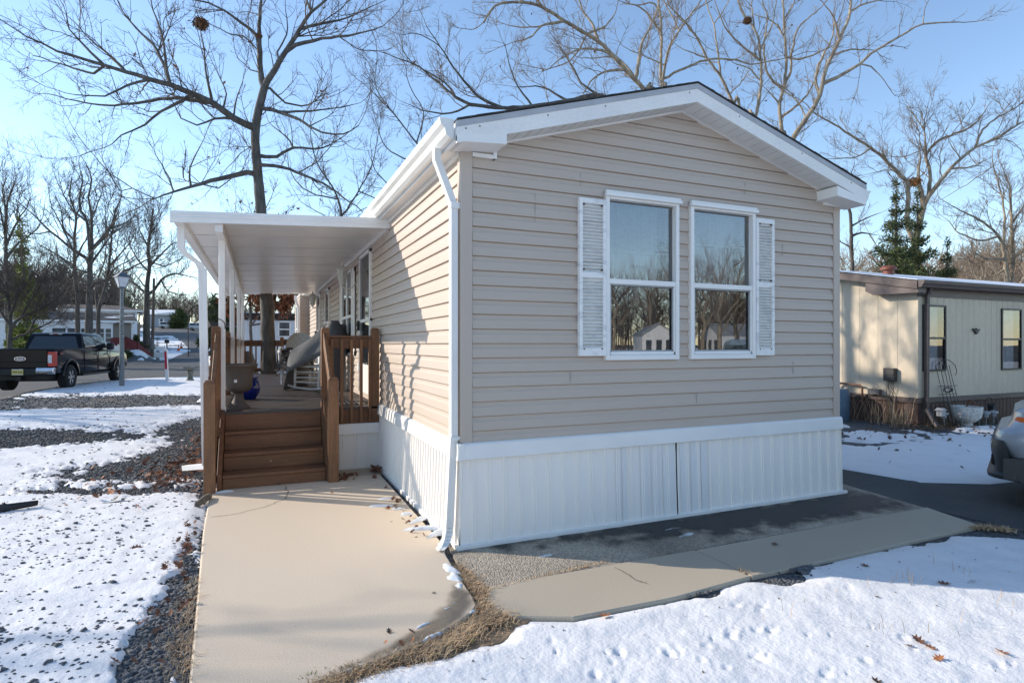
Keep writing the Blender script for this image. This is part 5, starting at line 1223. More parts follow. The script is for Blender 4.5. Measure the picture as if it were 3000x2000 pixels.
def small_car(name,label,P0,hd_,col,L=4.6,H=1.7,hw=.92,suv=True):
    t = thing(name,label,'car',P0,hd_)
    pm = pmat('paint_%s'%name,col,.25,coat=.8)
    f = L/2
    mb = profile_body([(-f,.5),(-f,.80),(-f+.03,H*.60),(f-1.35,H*.58),(f-.25,H*.50),(f,H*.40),(f,.45),(f-.1,.30)],[(-f+.85,.38,.33),(f-.85,.38,.33)],.32,hw,.05)
    build(mb,'body',pm,t,local=True,bevel=.06,bseg=2,smooth=True)
    P_ = (-f+(.02 if suv else .75), f-1.15, -f+(.45 if suv else 1.4), f-1.9, H*.59, H, hw*.93, hw*.78)
    build(cabin(*P_),'cabin',pm,t,local=True,bevel=.06,bseg=2,smooth=True)
    cab_glass(t,P_,'B',.08,.92,.12,.85,'rear_window'); cab_glass(t,P_,'F',.06,.94,.08,.88,'windscreen')
    for s in 'RL': cab_glass(t,P_,s,.08,.50,.12,.82); cab_glass(t,P_,s,.53,.90,.12,.82)
    for (x,s) in ((-f+.85,-1),(-f+.85,1),(f-.85,-1),(f-.85,1)): wheel(t,x,s*(hw-.12),.34,.22,s,.66,5)
    for s in (-1,1):
        mb = MB(); mb.box(-f-.01,-f+.12,min(s*hw*.62,s*hw*.97),max(s*hw*.62,s*hw*.97),H*.50,H*.58); build(mb,'tail_lamp',MATS['red_lens'],t,local=True,bevel=.015)
    mb = MB(); mb.box(-f-.03,-f+.1,-hw*.9,hw*.9,.30,.50); mb.box(f-.15,f+.02,-hw*.9,hw*.9,.26,.42); build(mb,'bumper',blk,t,local=True,bevel=.03)
    return t
def onG(px,D): p = pd(px,D); return (p[0],p[1],gzf(p[0],p[1])+.01)
p = pd(742,31.5); small_car('white_sedan','white car with red tail lamp parked beyond the stone bird bath',(p[0],p[1],gzf(p[0],p[1])+.01),heading(0,0,.75,.66),(.70,.72,.74),4.6,1.62)
small_car('white_suv','white sport utility car by the grey house far up the road',W(497,962.5,150),heading(0,0,1,.35),(.72,.73,.75),4.8,1.75)
small_car('silver_suv','silver sport utility car on the far verge, right of the white one',W(585,968,140),heading(0,0,1,.3),(.55,.56,.58),4.9,1.85)

# silver compact 4x4 nosing in at the right edge
jf = Vector(RD((2908-1500)/F*5.7,5.7)); jh = math.atan2(.90,-.42)
jfw = Vector((math.cos(jh),math.sin(jh),0)); jl = Vector((-math.sin(jh),math.cos(jh),0))
jo = jf-jfw*2.10-jl*.86
jp = thing('compact_suv','silver compact sport utility car with black cladding and amber side marker at the right edge','car',(jo.x,jo.y,.012),jh)
sil = pmat('silver_paint',(.34,.37,.42),.3,metal=.2,coat=.5); clad = pmat('grey_cladding',(.022,.025,.03),.45)
def plan(xf,xb,hw_,rad,z,n=7):
    pts = []
    for (cx_,cy_,a0) in ((xf-rad,hw_-rad,0),(xb+rad*.6,hw_-rad*.6,PI/2),(xb+rad*.6,-hw_+rad*.6,PI),(xf-rad,-hw_+rad,3*PI/2)):
        q = rad if a0 in (0,3*PI/2) else rad*.6
        for k in range(n+1):
            a = a0+PI/2*k/n; pts.append((cx_+q*math.cos(a), cy_+q*math.sin(a), z))
    return pts
def loft(lv):
    mb = MB(); rows = [plan(*l) for l in lv]; rows = [r+[r[0]] for r in rows]; mb.grid(rows); mb.add(rows[-1][:-1],[tuple(range(len(rows[-1])-1))]); mb.add(rows[0][:-1],[tuple(range(len(rows[0])-2,-1,-1))]); return mb
build(loft([(2.00,-2.05,.865,.30,.46),(2.08,-2.08,.885,.30,.58),(2.095,-2.08,.89,.31,.68),(2.07,-2.08,.885,.32,.735),(1.99,-2.06,.875,.34,.77),(1.955,-2.05,.872,.36,.84),(1.95,-2.05,.865,.37,.92),(1.90,-2.02,.85,.38,.955),(1.80,-2.0,.80,.38,.985)]),'body',sil,jp,local=True,smooth=True)
def wrap(lv, n=9):
    """skin that wraps round the nose: (front x, rear x, half width, corner radius, z)"""
    rows = []
    for (xf,xs,hw_,rad,z) in lv:
        a0 = math.acos(max(0.0,min(1.0,(xs-xf+rad)/rad))); q = [(xf-rad+rad*math.cos(lerp(a0,0,k/n)), hw_-rad+rad*math.sin(lerp(a0,0,k/n)), z) for k in range(n+1)]
        rows.append(q+[(x,-y,z) for x,y,z in reversed(q)])
    m_ = MB(); m_.grid(rows); return m_
build(wrap([(2.00,1.88,.80,.20,.25),(2.15,1.90,.875,.26,.275),(2.155,1.92,.88,.27,.31),(2.10,1.93,.888,.28,.335),(2.108,1.955,.896,.29,.42),(2.122,1.98,.901,.31,.52),(2.126,2.0,.902,.32,.59),(2.120,2.025,.900,.33,.640),(2.08,2.02,.880,.33,.645)]),'front_bumper',clad,jp,local=True,smooth=True,fixn=False)
mb = MB(); mb.box(2.0,2.128,.46,.66,.565,.63); build(mb,'fog_lamp',pmat('clear_lens',(.6,.6,.6),.2),jp,local=True,bevel=.02)
mb = MB(); mb.box(1.95,2.118,.48,.70,.38,.50); build(mb,'air_intake',MATS['black'],jp,local=True,bevel=.02)
mb = MB(); mk = lambda x,z: (x, .512+math.sqrt(max(.0,.1296-(x-1.595)**2))+.008, z); mb.grid([[mk(lerp(a_,b_,k/5),z) for k in range(6)] for a_,b_,z in ((1.905,1.93,.765),(1.885,1.94,.80),(1.865,1.94,.84),(1.85,1.93,.87),(1.865,1.915,.88))]); build(mb,'side_marker',pmat('amber_lens',(.75,.14,.01),.2,spec=.6),jp,local=True,fixn=False,smooth=True)
mb = MB(); mb.box(-1.9,1.9,-.84,.84,.30,.50); mb.box(.2,2.02,.55,.868,.28,.49); build(mb,'sill_cladding',clad,jp,local=True)
mb = MB(); rows = []
for k in range(19):
    a = PI*k/18; rows.append([(1.32+q*math.cos(a),yy,.36+q*math.sin(a)*1.05) for q,yy in ((.30,.80),(.38,.90),(.45,.905),(.47,.885))])
mb.grid(rows)
rows = [[(-1.25+(x-1.32),y,z) for x,y,z in r] for r in rows]; mb.grid(rows); build(mb,'arch_flare',clad,jp,local=True,smooth=True,fixn=False)
mb = MB(); mb.lathe([(0,0),(.40,0),(.40,.3),(0,.3)],0,0,0,20); mb.xform(Matrix.Translation((1.32,.905,.36)) @ Matrix.Rotation(PI/2,4,'X')); build(mb,'arch_liner',MATS['black'],jp,local=True)
for (x,s) in ((1.32,1),(1.32,-1),(-1.25,1),(-1.25,-1)): wheel(jp,x,s*.79,.345,.23,s)
PJ = (-2.0,1.05,-1.85,.45,.97,1.68,.84,.70); build(cabin(*PJ),'cabin',sil,jp,local=True,bevel=.05,bseg=2,smooth=True)
cab_glass(jp,PJ,'F',.06,.94,.08,.9,'windscreen'); cab_glass(jp,PJ,'B',.1,.9,.15,.85,'rear_window')
for s in 'RL': cab_glass(jp,PJ,s,.08,.5,.1,.85); cab_glass(jp,PJ,s,.53,.93,.1,.85)

# ---------------------------------------------------------------- street furniture
lp = Vector(W(357,1128,21)); lp.z = gzf(lp.x,lp.y)
st = thing('street_lamp','slender weathered grey post lamp with four sided white lantern beside the black pickup','street lamp',lp)
galv = pmat('galvanised',(.20,.22,.23),.5,(.11,.13,.13),14,lo=.4,hi=.6)
mb = MB(); mb.tube([(0,0,-.1),(0,0,1.2),(0,0,3.55)],[.085,.075,.055],12); build(mb,'pole',galv,st,local=True,smooth=True)
mb = MB()
def frustum(mb,h0,h1,z0,z1): mb.add([(sx*h,sy*h,z) for h,z in ((h0,z0),(h1,z1)) for sx,sy in ((-1,-1),(1,-1),(1,1),(-1,1))],[(3,2,1,0),(4,5,6,7),(0,1,5,4),(1,2,6,5),(2,3,7,6),(3,0,4,7)])
frustum(mb,.10,.19,3.58,3.92); build(mb,'lantern_glass',pmat('milky_glass',(.55,.60,.68),.35),st,local=True)
mb = MB(); frustum(mb,.235,.05,3.92,4.10); frustum(mb,.09,.11,3.53,3.58); frustum(mb,.04,.01,4.10,4.17)
for sx,sy in ((-1,-1),(1,-1),(1,1),(-1,1)): mb.beam((sx*.10,sy*.10,3.57),(sx*.192,sy*.192,3.93),.014,.014)
build(mb,'lantern_frame',pmat('lamp_cap',(.10,.12,.15),.5),st,local=True)
st.rotation_euler.z = .5
# red and white marker post
mp_ = Vector(W(490,1112,24)); mp_.z = gzf(mp_.x,mp_.y)
t = thing('marker_post','leaning white marker post with a tall red reflective panel at the edge of the gravel','marker post',mp_); t.rotation_euler = (0,-.045,0)
mb = MB(); mb.box(-.055,.055,-.03,.03,-.05,1.30); mb.add([(-.055,-.03,1.30),(.055,-.03,1.30),(.055,.03,1.30),(-.055,.03,1.30),(0,-.01,1.40),(0,.01,1.40)],[(0,1,4),(1,2,5,4),(2,3,5),(3,0,4,5)]); build(mb,'post',wht,t,local=True)
mb = MB(); mb.box(-.05,.04,-.036,-.031,.50,1.24); rd_ = build(mb,'red_panel',pmat('reflective_red',(.55,.02,.05),.35),t,local=True)
t.rotation_euler.z = -YAW
# stone bird bath
bbp = Vector(W(557,1117,24)); bbp.z = gzf(bbp.x,bbp.y)
t = thing('bird_bath','weathered grey stone bird bath with a broad shallow bowl on the snowy verge','bird bath',bbp)
stone = pmat('mossy_stone',(.20,.20,.17),.9,(.11,.12,.10),9,bump=.01)
mb = MB(); mb.lathe([(.15,-.05),(.15,.05),(.11,.10),(.09,.20),(.115,.36),(.13,.40),(.08,.44),(.13,.48)],0,0,0,14); build(mb,'pedestal',stone,t,local=True,smooth=True)
mb = MB(); mb.lathe([(.12,.47),(.30,.53),(.345,.55),(.345,.60),(.31,.60),(.15,.55),(0,.545)],0,0,0,24); build(mb,'bowl',stone,t,local=True,smooth=True)
mb = MB(); blob(mb,.10,.0,.555,.10,.08,.05,3); build(mb,'snow_cap',snow_m,t,local=True,smooth=True,fixn=False)
# traffic cones
c0 = None
for i,(px,D,lab) in enumerate(((523,77,'orange traffic cone nearer the snow bank by the road'),(531,82,'orange traffic cone farther up the road behind the other'))):
    p = onG(px,D)
    if i == 0:
        c0 = thing('traffic_cone',lab,'traffic cone',p,group='orange traffic cones by the road')
        org = pmat('cone_orange',(.75,.10,.015),.5)
        mb = MB(); mb.box(-.22,.22,-.22,.22,0,.05); mb.lathe([(.17,.05),(.04,.80),(.0,.81)],0,0,0,14); build(mb,'cone',org,c0,local=True)
        mb = MB(); mb.lathe([(.130,.30),(.092,.52)],0,0,0,14); build(mb,'white_band',wht,c0,local=True)
    else: dup(c0,p,None,lab)
# utility pole
pp = Vector(W(446,1056,60)); zb = gzf(pp.x,pp.y)
t = thing('utility_pole','plain brown timber utility pole beside the road and red wall','pole',(pp.x,pp.y,zb))
mb = MB(); mb.tube([(0,0,-.3),(.05,.1,4),(.12,.2,8.2)],[.16,.14,.12],9); build(mb,'pole',pmat('old_timber',(.13,.095,.07),.85,(.08,.06,.045),3,stretch=(6,6,1)),t,local=True,smooth=True)
mb = MB(); mb.lathe([(.19,.9),(.19,2.0)],0,0,0,9); build(mb,'guard_sleeve',pmat('sleeve',(.16,.15,.14),.6),t,local=True)
p = onG(489,70); t = thing('mailbox','black post mounted mailbox behind the red and white marker','mailbox',p)
mb = MB(); mb.box(-.06,.06,-.06,.06,0,1.35); build(mb,'post',pmat('dark_post',(.05,.045,.04),.8),t,local=True); mb = MB(); mb.prism([(-.22,1.3),(.22,1.3),(.22,1.62),(.12,1.74),(-.12,1.74),(-.22,1.62)],1,-.32,.32); build(mb,'box',blk,t,local=True,bevel=.01)
# red retaining wall and white panels
redm = pmat('red_wall',(.16,.028,.030),.8,(.12,.02,.024),3)
def ribbon_wall(name,label,cat,pts,hts,mat,th=.25,base=None):
    mb = MB(); tp = []; P0 = []
    for (px,D),h in zip(pts,hts):
        x,y,_ = pd(px,D); z = gzf(x,y) if base is None else base
        P0.append((x,y,z,h))
    for (a,b) in zip(P0[:-1],P0[1:]):
        d = Vector((b[0]-a[0],b[1]-a[1],0)); n_ = Vector((-d.y,d.x,0)).normalized()*th/2; v = []
        for q in (a,b):
            for s in (-1,1):
                for z in (q[2]-.6,q[2]+q[3]): v.append((q[0]+s*n_.x,q[1]+s*n_.y,z))
        mb.add(v,[(0,1,3,2),(4,6,7,5),(0,4,5,1),(2,3,7,6),(1,5,7,3),(0,2,6,4)])
    return tag(build(mb,name,mat),label,cat)
ribbon_wall('retaining_wall','low dark red retaining wall stepping down towards the utility pole','wall',[(326,57.0),(372,57.5),(400,58),(442,60)],[1.15,1.25,.75,.25],redm)
def fence(name,label,px0,px1,D,z0,z1,n,mat=wht,stripe=False):
    a = Vector(W(px0,z0,D)); b = Vector(W(px1,z0,D)); zt_ = W(px0,z1,D)[2]
    t = thing(name,label,'fence',((a.x+b.x)/2,(a.y+b.y)/2,a.z))
    mb = MB(); mb.beam((a.x,a.y,lerp(a.z,zt_,.55)),(b.x,b.y,lerp(b.z,zt_,.55)),.05,(zt_-a.z)*.85); build(mb,'panel',mat,t)
    for k in range(n):
        q = a.lerp(b,k/(n-1)); mb = MB(); mb.box(q.x-.06,q.x+.06,q.y-.06,q.y+.06,q.z-.3,zt_+.1); build(mb,'fence_post',wht,t)
    return t
fence('vinyl_fence','low white vinyl fence panel beside the utility pole at the road corner',450,483,62,1050,1031,2)
fence('vinyl_fence','white vinyl fence panel on the snowy bank behind the corner panel',456,482,70,1029,1014,2)
fence('vinyl_fence','white low fence beside the sunroom house near the lamp post',333,360,52,1030,1012,3)

# ---------------------------------------------------------------- houses across the street (each in its own frame facing the viewpoint)
def house_at(px,py,D,name,label):
    p = W(px,py,D); return thing(name,label,'house',p,-YAW+math.atan((1500-px)/F))
def front_plane(px0,py0,D):
    """maps a measured point on the front of a house that faces the viewpoint to (x, z) in the house's own frame"""
    p0 = math.atan((px0-1500)/F); Rg = D/math.cos(p0); z0 = CZ+(HY-py0)/F*D
    def b(px,py):
        p = math.atan((px-1500)/F); d = p-p0
        return (Rg*math.tan(d), CZ+(HY-py)/F*(Rg/math.cos(d)*math.cos(p))-z0)
    return b
taupe = pmat('taupe_siding',(.27,.245,.215),.6,(.24,.215,.19),4); roofd = pmat('slate_shingle',(.030,.034,.04),.85,(.02,.022,.028),8)
_b2 = front_plane(260,1020,56)
def b2(px,py): return _b2(px or 260, py or 1020)
hs = house_at(260,1020,56,'sunroom_house','low taupe house with dark shingle roof and a white glazed sunroom, behind the pickup')
mb = MB(); x0,x1 = b2(150,0)[0],b2(331,0)[0]
zt_,zw0,zw1 = b2(0,945)[1],b2(0,1002)[1],b2(0,962)[1]
mb.box(x0,x1,0,.12,-.6,zw0); mb.box(x0,x1,0,.12,zw1,zt_); mb.box(x0-8,x1,.12,6,-.6,zt_-.02)
for px in (150,195,235,271,307,328): x = b2(px,0)[0]; mb.box(x-.07,x+.07,0,.12,zw0,zw1)
build(mb,'sunroom_wall',pmat('white_siding',(.74,.75,.77),.6,(.68,.69,.71),2),hs,local=True)
for a,b in ((153,192),(198,232),(238,268),(274,304),(310,326)):
    mb = MB(); xa,xb = b2(a,0)[0],b2(b,0)[0]; mb.box(xa,xb,.02,.06,zw0,zw1); w_ = build(mb,'window',pmat('window_dark',(.03,.04,.05),.08,(.10,.12,.14),.6,lo=.4,hi=.6,spec=.7),hs,local=True)
    mb = MB()
    for t in (.34,.68): z = lerp(zw0,zw1,t); mb.box(xa,xb,.0,.02,z-.02,z+.02)
    build(mb,'glazing_bar',wht,w_,local=True)
mb = MB(); mb.box(x0-8,x1+.25,-.25,6,zt_,zt_+.10); build(mb,'sunroom_roof',snow_m,hs,local=True,bevel=.03)
mb = MB(); xa,xb = b2(332,0)[0],b2(390,0)[0]; mb.box(xa,xb,.9,8,b2(0,1003)[1],b2(0,937)[1]); build(mb,'side_wall',taupe,hs,local=True)
mb = MB(); mb.box(xa,xb,.88,8,-.8,b2(0,1003)[1]); mb.box(xb-.12,xb+.02,.86,8,0,b2(0,937)[1]); build(mb,'skirting',wht,hs,local=True)
mb = MB(); xl2,xr2 = b2(-90,0)[0],b2(406,0)[0]; ze,zr = b2(0,938)[1],b2(0,911)[1]
mb.add([(xl2,.3,ze),(xr2,.3,ze),(xr2-.3,4.2,zr+.05),(xl2,4.2,zr+.05),(xr2,8.5,ze),(xl2,8.5,ze)],[(0,1,2,3),(3,2,4,5),(1,4,2),(0,3,5),(0,5,4,1)]); build(mb,'roof',roofd,hs,local=True)
mb = MB(); mb.box(xl2,xr2+.05,.15,.30,ze-.16,ze+.02); build(mb,'gutter',wht,hs,local=True)
mb = MB(); rsn = random.Random(2)
for k in range(4):
    u = rsn.uniform(.72,.97); v = rsn.uniform(.12,.8); cx_ = lerp(xl2,xr2,u); rx,ry = rsn.uniform(.3,.8),rsn.uniform(.05,.14)
    q = [(cx_+rx*math.cos(a)*(1+.3*math.sin(3*a+k)), .3+3.9*v+ry*math.sin(a)*4*.5*(1+.3*math.cos(2*a+k))) for a in [2*PI*i/12 for i in range(12)]]
    mb.add([(x_,y_,ze+(zr+.05-ze)*(y_-.3)/3.9+.03) for x_,y_ in q],[tuple(range(12))])
build(mb,'roof_snow',snow_m,hs,local=True,fixn=False)
mb = MB(); xa,xb = b2(-90,0)[0],b2(140,0)[0]; mb.box(xa,xb,.5,8,-.6,ze-.1); build(mb,'left_wall',MATS['white_siding'],hs,local=True)
for a,b in ((-20,18),(36,50),(85,110)):
    mb = MB(); mb.box(b2(a,0)[0],b2(b,0)[0],.46,.5,b2(0,998)[1],b2(0,955)[1]); w_ = build(mb,'window',MATS['window_dark'],hs,local=True)
    mb = MB()
    for k in range(4): z = lerp(b2(0,998)[1],b2(0,955)[1],(k+.5)/4); mb.box(b2(a,0)[0],b2(b,0)[0],.43,.46,z-.02,z+.02)
    build(mb,'glazing_bar',wht,w_,local=True)
hb = house_at(300,965,75,'brown_roof_house','white and tan house with a broad brown roof behind the sunroom house')
_b3 = front_plane(300,965,75)
def b3(px,py): return _b3(px or 300, py or 965)
mb = MB(); mb.box(b3(180,0)[0],b3(402,0)[0],0,9,-2,b3(0,908)[1]); build(mb,'wall',MATS['white_siding'],hb,local=True)
mb = MB(); mb.box(b3(402,0)[0],b3(412,0)[0],.3,9,b3(0,962)[1],b3(0,940)[1]); mb.box(b3(402,0)[0],b3(411,0)[0],.5,9,-2,b3(0,962)[1]); build(mb,'side_wall',pmat('tan_wall',(.30,.22,.16),.7),hb,local=True)
mb = MB(); xa,xb = b3(165,0)[0],b3(423,0)[0]; ze,zr = b3(0,907)[1],b3(0,888)[1]
mb.add([(xa,-.4,ze),(xb,-.4,ze),(xb-2.6,4.5,zr),(xa+1,4.5,zr),(xb,9.5,ze),(xa,9.5,ze)],[(0,1,2,3),(3,2,4,5),(1,4,2),(0,3,5),(0,5,4,1)]); build(mb,'roof',pmat('brown_shingle',(.12,.085,.065),.85,(.085,.06,.048),6),hb,local=True)
mb = MB(); mb.box(xa,xb,-.45,-.38,ze-.18,ze+.02); mb.box(xb-.1,xb+.02,-.4,9,ze-.35,ze); build(mb,'fascia',wht,hb,local=True)
mb = MB(); mb.box(b3(200,0)[0],b3(395,0)[0],-.03,0,b3(0,935)[1],b3(0,916)[1]); build(mb,'dark_band',MATS['window_dark'],hb,local=True)
hg = house_at(490,958,160,'grey_house','small pale grey house with white porch posts and snowy roof far uphill')
_b4 = front_plane(490,958,160)
def b4(px,py): return _b4(px or 490, py or 958)
grey = pmat('pale_grey_siding',(.42,.44,.48),.6)
mb = MB(); mb.box(b4(438,0)[0],b4(502,0)[0],0,8,-1,b4(0,923)[1]); build(mb,'wall',grey,hg,local=True)
mb = MB(); xa,xb = b4(434,0)[0],b4(545,0)[0]; ze,zr = b4(0,923)[1],b4(0,905)[1]; xm = b4(520,0)[0]
mb.add([(xa,-1,ze),(b4(500,0)[0],-1,ze),(xm,-1,zr-.6),(xb,-1,ze-.3),(xa,5,zr),(xm,5,zr),(xb,5,ze-.3)],[(0,1,2,4),(2,5,4),(2,3,6,5),(1,3,2)]); mb.add([(xa,5,zr),(xm,5,zr),(xm,11,ze),(xa,11,ze)],[(0,1,2,3)]); build(mb,'roof',snow_m,hg,local=True,fixn=False)
mb = MB(); mb.add([(b4(500,0)[0],-1.02,ze-.1),(xb,-1.02,ze-.4),(xm,-1.02,zr-.75)],[(0,1,2)]); mb.box(b4(502,0)[0],xb-.5,2,8,-1,ze-.3); build(mb,'gable',grey,hg,local=True,fixn=False)
mb = MB()
for px in (504,520,534): x = b4(px,0)[0]; mb.box(x-.15,x+.15,-.95,-.65,-1,ze-.2)
for z in (.1,.5,.9): mb.box(b4(503,0)[0],xb-.9,-.9,-.8,z,z+.12)
build(mb,'porch_post',wht,hg,local=True)
mb = MB(); mb.box(b4(469,0)[0],b4(477,0)[0],-.05,0,b4(0,950)[1],b4(0,935)[1]); w_ = build(mb,'window',MATS['window_dark'],hg,local=True)
mb = MB(); mb.box(b4(464.5,0)[0],b4(469,0)[0],-.08,0,b4(0,951)[1],b4(0,934)[1]); mb.box(b4(477,0)[0],b4(481.5,0)[0],-.08,0,b4(0,951)[1],b4(0,934)[1]); build(mb,'shutter',wht,w_,local=True)
hw2 = house_at(460,950,172,'white_gable_house','small white gabled house peeking over the grey house roof'); 
_b5 = front_plane(460,950,172)
def b5(px,py): return _b5(px or 460, py or 950)
mb = MB(); mb.prism([(b5(441,0)[0],-1),(b5(441,0)[0],b5(0,922)[1]),(b5(461,0)[0],b5(0,913)[1]),(b5(480,0)[0],b5(0,922)[1]),(b5(480,0)[0],-1)],1,0,8); build(mb,'wall',MATS['white_siding'],hw2,local=True)
mb = MB()
for (a,b,c,d) in ((438,923.5,461,911.5),(461,911.5,483,923.5)):
    mb.beam((b5(a,0)[0],4,b5(0,b)[1]),(b5(c,0)[0],4,b5(0,d)[1]),8.8,.25,up=(0,0,1))
build(mb,'roof',pmat('tan_roof',(.36,.27,.22),.8),hw2,local=True)

# white home beyond the porch
hm = house_at(780,1092,30,'white_mobile_home','white mobile home with dark brown fascia and white sash window behind the porch')
_b6 = front_plane(780,1092,30)
def b6(px,py): return _b6(px or 780, py or 1092)
mb = MB(); mb.box(b6(697,0)[0],b6(960,0)[0],0,5,-.3,b6(0,930)[1])
wm = pmat('white_metal',(.70,.71,.74),.5,(.64,.65,.68),1.5,stretch=(8,1,.3)); build(mb,'wall',wm,hm,local=True)
mb = MB()
for k in range(26): x = b6(697,0)[0]+.1+k*.18; mb.box(x-.008,x+.008,-.012,0,-.3,b6(0,938)[1])
build(mb,'wall_rib',wm,hm,local=True)
mb = MB(); mb.box(b6(697,0)[0]-.06,b6(965,0)[0],-.12,5.1,b6(0,930)[1],b6(0,918)[1]); mb.box(b6(697,0)[0]-.02,b6(965,0)[0],-.05,5.1,b6(0,938)[1],b6(0,930)[1]); build(mb,'fascia',pmat('dark_brown_metal',(.022,.013,.014),.45),hm,local=True,bevel=.02)
mb = MB(); mb.box(b6(690,0)[0],b6(965,0)[0],-.2,5.2,b6(0,918)[1],b6(0,916)[1]); build(mb,'roof',MATS['snowy_roof'],hm,local=True)
mb = MB(); a,b,c,d = b6(814,0)[0],b6(852,0)[0],b6(0,988)[1],b6(0,940)[1]
for q in ((a,a+.07,c,d),(b-.07,b,c,d),(a,b,c,c+.07),(a,b,d-.07,d),(a,b,(c+d)/2-.03,(c+d)/2+.03)): mb.box(q[0],q[1],-.06,0,q[2],q[3])
w_ = build(mb,'window',wht,hm,local=True); mb = MB(); mb.box(a+.05,b-.05,-.03,-.02,c+.05,d-.05); build(mb,'window_pane',MATS['window_dark'],w_,local=True)
mb = MB(); mb.lathe([(.10,0),(.10,.12),(.17,.13),(.17,.2),(.1,.24),(0,.25)],b6(823,0)[0],2,b6(0,916)[1],12); build(mb,'roof_vent',pmat('vent_pale',(.6,.62,.66),.5),hm,local=True,smooth=True)
# low dark carport left of it
hc = thing('carport','low dark roofed carport beside the white mobile home','carport',W(657,1100,31),-YAW)
mb = MB(); mb.box(-.95,1.0,0,5,2.65,2.85); build(mb,'roof',MATS['dark_brown_metal'],hc,local=True); mb = MB()
for x,y in ((-.2,.1),(.9,.1),(-.2,4.9),(.9,4.9)): mb2 = MB(); mb2.box(x-.05,x+.05,y-.05,y+.05,-.2,2.65); build(mb2,'post',MATS['grey_wood'],hc,local=True)
# ---------------------------------------------------------------- trees
bark_l = pmat('bark_grey', (.13,.122,.112), .9, (.06,.057,.053), 7, bump=.02, bscale=22, stretch=(1,1,.35), detail=7)
bark_p = pmat('bark_pale', (.37,.305,.225), .9, (.19,.155,.115), 6, bump=.015, bscale=22, stretch=(1,1,.35), detail=7)
bark_d = pmat('bark_dark', (.125,.108,.092), .9, (.06,.052,.045), 6, bump=.015, bscale=20, stretch=(1,1,.35))
twig_l = pmat('twig_brown', (.115,.085,.066), .85, (.075,.056,.046), 1)
twig_p = pmat('twig_tan', (.25,.19,.135), .85, (.16,.12,.09), 1)
twig_d = pmat('twig_dark', (.12,.095,.08), .85, (.08,.065,.055), 1)

class Tubes:
    def __init__(s): s.V = []; s.Fq = []; s.n = 0
    def add(s, pts, rad, k):
        """pts (n,3), rad (n,), k sides"""
        n = len(pts); t = np.gradient(pts, axis=0); t /= (np.linalg.norm(t,axis=1,keepdims=True)+1e-9)
        ref = np.array([0.31,0.17,0.93]) if abs(t[0,2]) < .9 else np.array([1.0,.1,.05])
        a = np.cross(t, ref); a /= (np.linalg.norm(a,axis=1,keepdims=True)+1e-9); b = np.cross(a, t)
        th = np.arange(k)*2*np.pi/k
        R_ = pts[:,None,:] + rad[:,None,None]*(a[:,None,:]*np.cos(th)[None,:,None] + b[:,None,:]*np.sin(th)[None,:,None])
        s.V.append(R_.reshape(-1,3))
        i = np.arange(n-1)[:,None]*k; j = np.arange(k)[None,:]; j2 = (j+1) % k
        s.Fq.append((np.stack([i+j, i+j2, i+k+j2, i+k+j], -1).reshape(-1,4))+s.n); s.n += n*k
    def build(s, name, mat, parent): return npmesh(name, np.concatenate(s.V), np.concatenate(s.Fq), mat, parent)
def smooth_path(P_, step):
    """Catmull-Rom through the points"""
    P_ = np.asarray(P_, float)
    if len(P_) == 2: P_ = np.stack([P_[0], (P_[0]+P_[1])/2, P_[1]])
    Q = np.vstack([2*P_[0]-P_[1], P_, 2*P_[-1]-P_[-2]]); out = []
    for i in range(1, len(Q)-2):
        p0,p1,p2,p3 = Q[i-1],Q[i],Q[i+1],Q[i+2]; m = max(1, int(np.linalg.norm((p2-p1)[:3])/step))
        for j in range(m):
            t = j/m; out.append(.5*((2*p1)+(p2-p0)*t+(2*p0-5*p1+4*p2-p3)*t*t+(3*p1-p0-3*p2+p3)*t**3))
    out.append(Q[-2]); return np.array(out)
def unit(v): return v/(np.linalg.norm(v)+1e-9)
def twigs(tb, R_, p, d, L, r, level, up=.10, kink=.15, maxlev=3, dens=1.0):
    """a wandering twig with side twigs"""
    n = max(3, int(L/.16)) if level < maxlev else 3
    seg = L/(n-1); pts = [p]; dd = d
    for i in range(n-1):
        dd = unit(dd + R_.normal(0,kink,3) + np.array([0,0,up])); pts.append(pts[-1]+dd*seg)
    pts = np.array(pts); rad = np.linspace(r, max(.0026, r*.35), n)
    tb.add(pts, rad, 3 if r < .02 else 4)
    if level < maxlev:
        m = max(2, int(L*dens*(6.6 if level == 1 else 10.5)))
        for q in range(m):
            t = R_.uniform(.18, 1.0); k = min(int(t*(n-1)), n-2); f = t*(n-1)-k
            b = pts[k]*(1-f)+pts[k+1]*f; td = unit(pts[k+1]-pts[k])
            side = unit(np.cross(td, R_.normal(0,1,3))); nd = unit(td*R_.uniform(.5,1.0)+side*R_.uniform(.5,1.0))
            l2 = L*R_.uniform(.28,.6)*(1.15-.6*t)
            twigs(tb, R_, b, nd, max(.12,l2), max(.0032, r*.5), level+1, up, kink, maxlev, dens)
LEAFPTS = {}
